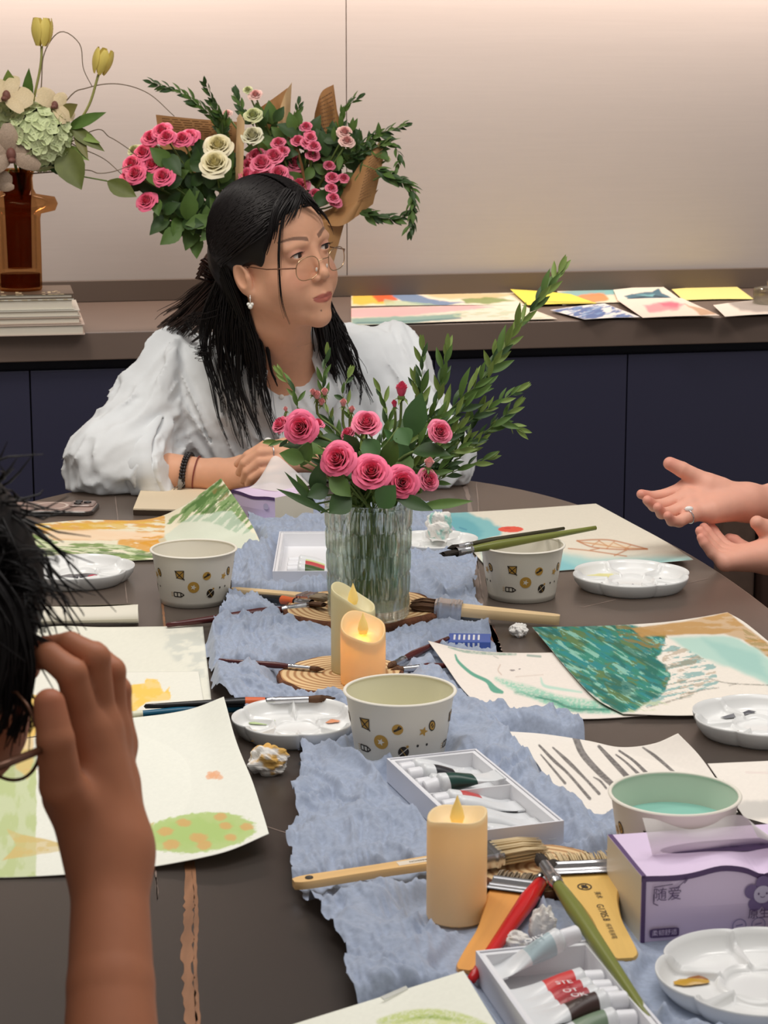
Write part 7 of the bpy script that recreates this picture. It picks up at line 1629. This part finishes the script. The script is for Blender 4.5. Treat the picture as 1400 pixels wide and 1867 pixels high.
# glasses
gm = mat('glasses_gold', (206, 176, 140), .2, metal=1.0); lensm = glassmat('glasses_lens', (250, 248, 246), .93, .0)
GL = thing('glasses', 'thin metal-rimmed glasses worn low on the woman\'s nose', 'glasses', hl(0, .10, -.01))
def rimpt(s, a): x = .0225*abs(math.cos(a))**.75*(1 if math.cos(a) > 0 else -1); z = .0185*abs(math.sin(a))**.85*(1 if math.sin(a) > 0 else -1); return hl(s*.0335+x, .1035-.10*abs(s*.0335+x)**1.0+.10*.0335-.0-.004*(abs(s*.0335+x)/.05)+z*.18, -.012+z)
for s_ in (1, -1):
    b = MB(); b.tube([rimpt(s_, 6.2832*k/40) for k in range(41)], .0008, 6, cap=False); build(b, 'lens_rim', gm, GL)
    b = MB(); cc = hl(s_*.0335, .1005, -.012); b.add([cc]+[rimpt(s_, 6.2832*k/40) for k in range(40)], [(0, 1+k, 1+(k+1) % 40) for k in range(40)]); build(b, 'lens', lensm, GL)
    b = MB(); hp = rimpt(s_, 0.25 if s_ > 0 else math.pi-.25); b.tube([hp, hl(s_*.0660, .090, -.004), hl(s_*.0755, .05, -.002), hl(s_*.0785, .010, .004), hl(s_*.0775, -.012, .006)], [.0010, .0012, .0009, .0009, .0010], 6); build(b, 'temple_arm', mat('glasses_brown', (110, 74, 56), .25, metal=.6), GL)
    b = MB(); b.ball(hl(s_*.012, .098, -.019), (.002, .003, .004), 10); build(b, 'nose_pad', mat('pad_clear', (230, 220, 210), .2), GL)
b = MB(); b.tube([rimpt(-1, .35), hl(0, .1075, -.004), rimpt(1, math.pi-.35)], .0009, 6); build(b, 'bridge', gm, GL)
# earring, bracelets, rings
ep = hl(.0790, -.001, -.052); b = MB()
for k, (dx, dz, r) in enumerate(((-.003, -.006, .0030), (.003, -.006, .0030), (0, -.010, .0040), (0, .004, .0014))): b.ball(ep+Vector((dx, -.004, dz)), r, 12)
b.tube([ep+Vector((0, -.002, .010)), ep+Vector((0, -.005, .002)), ep+Vector((0, -.004, -.006))], .0006, 5)
tag(build(b, 'earring', mat('pearl', (232, 230, 222), .15)), 'pearl cluster earring hanging from the woman\'s near ear', 'earring')
ad = (wrL-elL).normalized(); s1 = ad.orthogonal().normalized(); s2 = ad.cross(s1)
def armring(pos, r, dx): return [mid(elL, wrL, pos)+ad*dx*math.sin(6.2832*k/36)+(s1*math.cos(6.2832*k/36)+s2*math.sin(6.2832*k/36))*r for k in range(36)]
t = thing('bracelet', 'double strand of black beads with a grey tassel on the woman\'s wrist', 'bracelet', mid(elL, wrL, .72))
b = MB()
for j, pos in enumerate((.70, .725)):
    for q in armring(pos, .0325, .004): 
        if q.z > .762: b.ball(q, .0036, 8)
build(b, 'beads', mat('bead_black', (36, 30, 30), .3), t)
b = MB(); q0 = mid(elL, wrL, .67)+Vector((0, -.033, .0)); rnd = random.Random(2)
for k in range(16): b.tube([q0+Vector((0, 0, .006)), q0+Vector((rnd.gauss(0, .003), -.003, -.012)), q0+Vector((rnd.gauss(-.002, .004), -.004, -.026))], .0007, 4)
build(b, 'tassel', mat('tassel_grey', (150, 144, 136), .8), t)
b = MB(); b.tube(armring(.80, .0295, .006)+armring(.80, .0295, .006)[:1], .0012, 6, cap=False); tag(build(b, 'bracelet', mat('cord_red', (130, 60, 52), .5)), 'thin dark red cord bracelet nearer the woman\'s hand', 'bracelet')
def finger_ring(label, a, c_, t_, r, stone_r, m):
    p = mid(a, c_, t_); d = (Vector(c_)-Vector(a)).normalized(); u = d.orthogonal().normalized(); w_ = d.cross(u); tt = thing('finger_ring', label, 'ring', p); b = MB(); b.tube([p+(u*math.cos(k*.2618)+w_*math.sin(k*.2618))*r for k in range(25)], .0011, 6, cap=False); build(b, 'band', m, tt)
    if stone_r: b = MB(); b.ball(p+Vector((0, -.3, 1)).normalized()*r*1.05, (stone_r*1.2, stone_r*.7, stone_r*.8), 12); build(b, 'setting', mat('stone_pale', (238, 234, 230), .1), tt)
finger_ring('silver ring with a pale stone on the woman\'s upper finger', kn[0], pp[0], .82, .0102, .0052, silver); finger_ring('plain silver ring on the woman\'s second finger', kn[1], pp[1], .55, .0104, 0, silver)

# ================= the person in the left foreground
Q0 = thing('person', 'dark-haired person in the left foreground raising a hand to their glasses', 'person', (-.55, 1.10, 0))
def py(L, y0): return [PY(u, v, y0+d) for u, v, d in L]
hy = 1.235
HCf = PY(-190, 1195, 1.285); HRf = Matrix.Rotation(math.radians(-48), 3, 'Z') @ Matrix.Rotation(math.radians(-18), 3, 'X')
wr = PY(200, 1556, hy-.02); el = Vector((-.150, 1.045, .800)); shd = Vector((-.42, .96, .955))
kf = [PY(158, 1336, hy-.005), PY(182, 1330, hy+.010), PY(203, 1338, hy+.026), PY(216, 1358, hy+.042)]
fi = [[kf[0], PY(131, 1228, hy-.012), PY(90, 1196, hy-.004), PY(52, 1203, hy+.008)], [kf[1], PY(173, 1200, hy+.004), PY(128, 1176, hy+.012), PY(84, 1180, hy+.02)], [kf[2], PY(203, 1224, hy+.026), PY(172, 1192, hy+.034), PY(130, 1188, hy+.04)], [kf[3], PY(216, 1258, hy+.046), PY(196, 1220, hy+.054), PY(166, 1208, hy+.058)]]
th = [PY(158, 1500, hy-.020), PY(112, 1432, hy-.040), PY(101, 1350, hy-.046), PY(90, 1284, hy-.040)]
pw = PY(196, 1540, hy-.016)
hfg = hand_field(wr, [(pw, kf[0], .0172, .0120), (pw, kf[1], .0176, .0120), (pw, kf[2], .0172, .0115), (pw, kf[3], .0163, .0106), (wr, PY(120, 1450, hy-.020), .0178, .0146), (wr, PY(205, 1440, hy+.018), .0194, .0155)], fi, th, [[.0112, .0094, .0082, .0070], [.0112, .0095, .0082, .0071], [.0107, .0090, .0078, .0068], [.0098, .0082, .0071, .0062], [.0163, .0132, .0113, .0096]], .0012, .010)
tend = union([rcone(mid(wr, kf[i], .25), mid(wr, kf[i], .88), .0030, .0030) for i in range(3)], .003)
armf = chain([wr, mid(wr, el, .35), mid(wr, el, .7), el], [.0226, .0258, .0312, .0360], .003)
armw = lambda p: smin(smin(hfg(p), armf(p), .020), rcone(pw-Vector((0, .006, 0)), kf[1]-Vector((0, .008, 0)), .016, .010)(p), .012)
upper = chain([el, shd], [.038, .050], .02)
bodyf = lambda p: smin(armw(p), upper(p), .02)
VF = surface(bodyf, (-.44, .86, .74), (-.02, 1.36, 1.14), .0016, 5)
def fg_head(p):
    q = p.copy(); q[:, 0] = np.abs(q[:, 0])
    d = ell((0, -.016, .036), (.074, .094, .086))(q); d = smin(d, ell((0, .030, -.025), (.0605, .058, .082))(q), .03); d = smin(d, rcone((.050, .000, -.050), (.0, .066, -.098), .024, .0175)(q), .03); d = smin(d, ell((.034, .056, -.034), (.027, .026, .028))(q), .02)
    d = smin(d, rcone((0, .086, .016), (0, .1015, -.028), .0062, .0098)(q), .009); d = smax(d, -ell((.031, .101, .009), (.017, .015, .0105))(q), .012); d = smin(d, ell((.031, .0715, .0095), (.0155, .015, .0135))(q), .004)
    d = smin(d, rcone((0, .0915, -.0605), (.0195, .0815, -.0655), .0048, .0022)(q), .003); d = smin(d, rcone((0, .0895, -.0725), (.0165, .0815, -.0685), .0056, .0026)(q), .003)
    e = ell((.0755, -.012, -.016), (.0085, .0185, .030))(q); e = smax(e, -ell((.083, -.009, -.012), (.006, .0105, .0185))(q), .003); return smin(d, e, .004)
hlf = lambda x, y, z: HCf+HRf @ Vector((x, y, z))
nbf = Vector((-.48, 1.12, 1.02))
hf = lambda p: smin(local(fg_head, HRf, HCf)(p), chain([hlf(0, -.03, -.06), nbf, nbf+Vector((-.06, 0, -.12))], [.052, .058, .10], .03)(p), .03)
VH_ = surface(hf, (-.80, .90, .84), (-.12, 1.46, 1.28), .0034, 5)
def fg_colour(V, C):
    dist = np.min([np.linalg.norm(V-np.array(f[-1]), axis=1) for f in fi+[th]], axis=0); m = (np.exp(-(dist/.012)**2)*.35)[:, None]; C = C*(1-m)+lin((184, 98, 78))*m
    mo = np.linalg.norm(V-np.array(PY(147, 1537, hy-.046)), axis=1); m = (1-sst(.0016, .003, mo))[:, None]; return C*(1-m)+lin((96, 54, 44))*m
bodyF = body_obj('body', [VF, VH_], Q0, (178, 114, 82), fg_colour, skin_mat('skin_foreground', (178, 114, 82)))
tsh = union([rcone(shd, mid(el, shd, .45), .068, .058), rcone(shd, nbf+Vector((-.12, -.02, -.10)), .070, .085), rcone(nbf+Vector((-.10, 0, -.14)), Vector((-.72, .98, .56)), .125, .145), rcone(nbf+Vector((-.06, 0, -.12)), Vector((-.68, 1.30, .98)), .09, .07), rcone(Vector((-.68, 1.30, .98)), Vector((-.62, 1.38, .84)), .07, .055)], .06)
VT = surface(lambda p: smax(tsh(p)-.006*vnoise(p[:, 0]*18, p[:, 1]*18, p[:, 2]*14, 3), -rcone(nbf+Vector((.01, 0, -.02)), hlf(0, -.02, -.08), .062, .075)(p), .01), (-.94, .76, .44), (-.22, 1.54, 1.16), .010, 4)
mesh_obj('shirt', VT[0], VT[1], mat('shirt_dark', (58, 58, 66), .8), Q0)
def fcap(p):
    d = ell((0, -.022, .040), (.0880, .108, .0985))(p); q = p.copy(); q[:, 0] = np.abs(q[:, 0])
    d = smax(d, -ell((0, .110, -.030), (.060, .075, .115))(q), .006); d = smax(d, -rcone((.075, .052, -.045), (.064, .066, .020), .026, .014)(q), .006)
    d = smin(d, rcone((0, -.080, -.01), (0, -.060, -.080), .062, .052)(p), .03)
    return d-.007*(fbm(p[:, 0]*40, p[:, 1]*16, p[:, 2]*16, 3, 3)-.4)
VC_ = surface(local(fcap, HRf, HCf), HCf-Vector((.19, .19, .19)), HCf+Vector((.19, .19, .19)), .0034, 5)
hairF = mesh_obj('hair', VC_[0], VC_[1], hairm, Q0)
b = MB(); rnd = random.Random(8)
for k in range(900):                                        # short tousled hair
    a, z = rnd.uniform(0, 6.2832), rnd.uniform(-.85, 1); r = math.sqrt(1-z*z); n_ = Vector((r*math.cos(a), r*math.sin(a), z)); p = Vector((n_.x*.086, -.022+n_.y*.106, .040+n_.z*.096))
    if p.y > .055 and p.z < .07: continue
    tdir = (Vector((0, -.3, -.4))-n_*n_.dot(Vector((0, -.3, -.4)))).normalized(); L_ = rnd.uniform(.03, .055); w = Vector((rnd.gauss(0, .4), rnd.gauss(0, .4), rnd.gauss(0, .3)))
    pts = [p, p+n_*.006+tdir*L_*.35, p+n_*.011+(tdir+w*.4)*L_*.7, p+n_*rnd.uniform(.008, .022)+(tdir+w*.8)*L_]
    b.tube([hlf(*q) for q in pts], [.0010, .0010, .0008, .0003], 3, cap=False)
def fl_(L, n, r, jit, s, wv=.002): hair_strands(b, [py(q, 1.235) for q in L], n, r, s, jit, wv, 14, .3)
fl_([[(-30, 980, .03), (10, 960, .02), (35, 985, .02), (48, 1040, .03)], [(-40, 1000, .03), (0, 985, .02), (30, 1020, .02), (52, 1070, .03)]], 40, .0006, .005, 3)
fl_([[(-20, 1030, .02), (40, 1020, .01), (80, 1040, .01), (98, 1062, .02)], [(-20, 1070, .02), (30, 1060, .01), (70, 1075, .01), (84, 1100, .02)], [(-20, 1100, .02), (30, 1110, .01), (62, 1115, .01), (60, 1140, .02)]], 130, .0006, .006, 5)
fl_([[(0, 1120, .01), (40, 1120, .005), (80, 1135, .005), (120, 1160, .01)], [(0, 1150, .01), (30, 1150, .005), (60, 1165, .005), (90, 1190, .01)]], 60, .0005, .004, 6)
fl_([[(-30, 1040, .0), (30, 1110, -.01), (52, 1180, -.012), (44, 1260, -.01), (30, 1330, -.008)], [(-30, 1040, .0), (20, 1120, -.01), (34, 1200, -.014), (28, 1300, -.012), (4, 1370, -.01)], [(-60, 1040, .0), (0, 1130, -.012), (8, 1230, -.016), (-4, 1320, -.014), (-30, 1390, -.01)]], 520, .0011, .003, 7)
fl_([[(40, 1200, .0), (52, 1260, .0), (60, 1310, .0), (50, 1345, .0)], [(38, 1200, .0), (40, 1270, .0), (44, 1330, .0), (36, 1370, .0)]], 60, .0005, .004, 9)
build(b, 'loose_strands', hairm, hairF, kind='stuff')
GF = thing('glasses', 'brown round glasses worn by the foreground person, partly seen below the hair', 'glasses', PY(45, 1370, 1.2))
fb = mat('frame_brown', (104, 70, 52), .25, metal=.5)
b = MB(); b.tube(catmull(py([(30, 1262, .0), (52, 1290, -.01), (68, 1330, -.015), (72, 1372, -.018), (62, 1402, -.016), (40, 1420, -.012), (10, 1420, -.004), (-20, 1400, .004), (-32, 1350, .01), (-20, 1290, .01), (5, 1262, .006), (30, 1262, .0)], 1.215), 50), .0011, 8, cap=False); build(b, 'lens_rim', fb, GF)
b = MB(); b.tube(catmull(py([(78, 1366, -.03), (50, 1377, -.05), (0, 1397, -.075), (-60, 1420, -.09)], 1.215), 12), .0026, 8); build(b, 'temple_arm', fb, GF)
b = MB(); c_ = PY(20, 1345, 1.213); rm = [Vector(q) for q in catmull(py([(30, 1262, .0), (68, 1330, -.015), (62, 1402, -.016), (10, 1420, -.004), (-32, 1350, .01), (5, 1262, .006), (30, 1262, .0)], 1.215), 31)][:30]; b.add([c_]+rm, [(0, 1+k, 1+(k+1) % 30) for k in range(30)]); build(b, 'lens', lensm, GF)

# ================= the gesturing person at the right
R0 = thing('person', 'person at the right edge, only two gesturing hands and forearms in view', 'person', (.95, 3.0, 0))
y0 = 3.0
def hp(L): return [PY(u, v, y0+d) for u, v, d in L]
w1 = PY(1362, 916, 3.01); w1b = PY(1480, 940, 3.06)
ku = hp([(1252, 889, .012), (1252, 905, -.010), (1256, 921, -.030), (1264, 936, -.046)])
fu = [hp([(1213, 903, .006), (1189, 906, -.004), (1169, 901, -.016)]), hp([(1213, 920, -.022), (1192, 922, -.034), (1180, 912, -.046)]), hp([(1222, 935, -.045), (1206, 936, -.058), (1199, 925, -.070)]), hp([(1238, 951, -.062), (1224, 950, -.074), (1217, 940, -.084)])]
tu = hp([(1312, 890, .008), (1272, 872, .008), (1243, 856, .006), (1221, 845, .006)])
hup = hand_field(w1, [(w1, ku[0], .0225, .0130), (w1, ku[1], .0230, .0130), (w1, ku[2], .0225, .0125), (w1, ku[3], .0215, .0120), (w1, PY(1292, 886, 3.004), .021, .0165), (w1, PY(1300, 933, 2.964), .021, .0170)], [[ku[i]]+fu[i] for i in range(4)], tu, [[.0112, .0096, .0084, .0072], [.0112, .0098, .0086, .0072], [.0108, .0094, .0082, .0070], [.0098, .0084, .0074, .0064], [.0155, .0130, .0115, .0098]], .0014, .008)
elu = Vector((.70, 3.12, .86)); fup = chain([w1, PY(1400, 922, 3.03), elu], [.0232, .0262, .040], .02)
y0 = 2.93
w2 = PY(1400, 1014, 2.94)
kl = hp([(1334, 1008, .012), (1328, 1016, .000), (1324, 1022, -.014), (1322, 1026, -.028)])
fl2 = [hp([(1312, 986, .024), (1300, 968, .032), (1296, 962, .034)]), hp([(1303, 990, .008), (1288, 970, .014), (1283, 962, .016)]), hp([(1298, 998, -.010), (1282, 978, -.008), (1276, 968, -.006)]), hp([(1298, 1008, -.026), (1284, 990, -.026), (1278, 980, -.024)])]
tl2 = hp([(1374, 1010, .03), (1352, 1000, .042), (1338, 988, .046), (1330, 984, .046)])
hlo = hand_field(w2, [(w2, k, .0190, .0118) for k in kl], [[kl[i]]+fl2[i] for i in range(4)], tl2, [[.0108, .0094, .0082, .007], [.0110, .0096, .0084, .0072], [.0106, .0092, .0082, .007], [.0096, .0082, .0072, .0064], [.0145, .0122, .0108, .0094]], .0014, .008)
ell2 = Vector((.74, 2.86, .80)); flo = chain([w2, PY(1430, 1012, 2.93), ell2], [.0215, .0250, .040], .02)
thu = chain(hp([(1430, 985, .03), (1398, 966, .02), (1380, 953, .012)]), [.014, .0125, .0105], .01)
low = lambda p: smin(smin(hlo(p), flo(p), .015), thu(p), .006)
up_ = lambda p: smin(hup(p), fup(p), .015)
shr1, shr2, nbr = Vector((.98, 3.22, 1.05)), Vector((1.0, 2.82, 1.05)), Vector((.98, 3.02, 1.14))
arms = lambda p: np.minimum(smin(up_(p), chain([elu, shr1], [.042, .052])(p), .02), smin(low(p), chain([ell2, shr2], [.042, .052])(p), .02))
VA1 = surface(arms, (.30, 2.74, .70), (.86, 3.26, 1.0), .0020, 5)
HCr = nbr+Vector((-.06, 0, .20)); HRr = Matrix.Rotation(math.radians(100), 3, 'Z')
hr = lambda p: smin(local(fg_head, HRr, HCr)(p), chain([HCr+Vector((.02, 0, -.06)), nbr, nbr+Vector((.02, 0, -.12))], [.052, .056, .11], .03)(p), .03)
VHr = surface(hr, (.76, 2.80, .90), (1.16, 3.24, 1.50), .0050, 5)
def r_colour(V, C):
    tips = [f[-1] for f in fu+fl2]+[tu[-1], tl2[-1]]; dist = np.min([np.linalg.norm(V-np.array(f), axis=1) for f in tips], axis=0); m = (np.exp(-(dist/.014)**2)*.45)[:, None]; return C*(1-m)+lin((216, 118, 104))*m
bodyR = body_obj('body', [VA1, VHr], R0, (228, 168, 146), r_colour, skin_mat('skin_right', (228, 168, 146)))
tr_ = union([rcone(shr1, elu, .068, .056), rcone(shr2, ell2, .068, .056), rcone(shr1, shr2, .075, .075), rcone(nbr+Vector((.04, 0, -.16)), Vector((1.05, 3.02, .56)), .13, .15)], .06)
VTr = surface(lambda p: smax(tr_(p)-.006*vnoise(p[:, 0]*18, p[:, 1]*18, p[:, 2]*14, 3), -rcone(nbr, HCr, .062, .075)(p), .01), (.62, 2.62, .42), (1.26, 3.42, 1.2), .010, 4)
mesh_obj('shirt', VTr[0], VTr[1], mat('knit_brown', (96, 78, 66), .85), R0)
Vr = surface(local(fcap, HRr, HCr), HCr-Vector((.2, .2, .2)), HCr+Vector((.2, .2, .2)), .006, 4); mesh_obj('hair', Vr[0], Vr[1], hairm, R0)
finger_ring('pale ring on the little finger of the upper gesturing hand', ku[3], fu[3][0], .35, .0112, .0055, silver)
# chair behind the right-hand person's hands
C0 = thing('dining_chair', 'brown upholstered chair back behind the gesturing hands', 'chair', (.78, 3.62, 0))
cb = mat('chair_brown', (84, 66, 56), .6, noise=(60, .12)); cb2 = mat('chair_dark', (58, 40, 34), .5)
ca, cbp = PY(1308, 1000, 3.62).x, PY(1374, 1000, 3.62).x
for x0, x1, m_, nm in ((ca, cbp-.001, cb, 'back_panel'), (cbp+.001, cbp+.36, cb2, 'back_cushion')):
    b = MB(); G = []
    for z in np.linspace(.44, .678, 10): G.append([(x0+(x1-x0)*f, 3.60+.03*abs(z-.56)+(-.018 if 0 < k_ < 5 else 0), z) for k_, f in enumerate((0, .06, .3, .7, .94, 1))]+[(x1-(x1-x0)*f, 3.66, z) for f in (0, 1)])
    b.grid(G, closed=True); b.poly(G[0][::-1]); b.poly(G[-1]); build(b, nm, m_, C0, bevel=.006)
b = MB(); b.box((ca, 3.64, .40), (cbp+.36, 4.02, .455)); build(b, 'seat', cb, C0, smooth=False, bevel=.012)
for x in (ca+.03, cbp+.33):
    for y in (3.66, 3.98): b = MB(); b.lathe([(.014, 0), (.02, .40)], 14, tf=lambda q: q+Vector((x, y, 0)), caps=(True, True)); build(b, 'leg', cb2, C0)
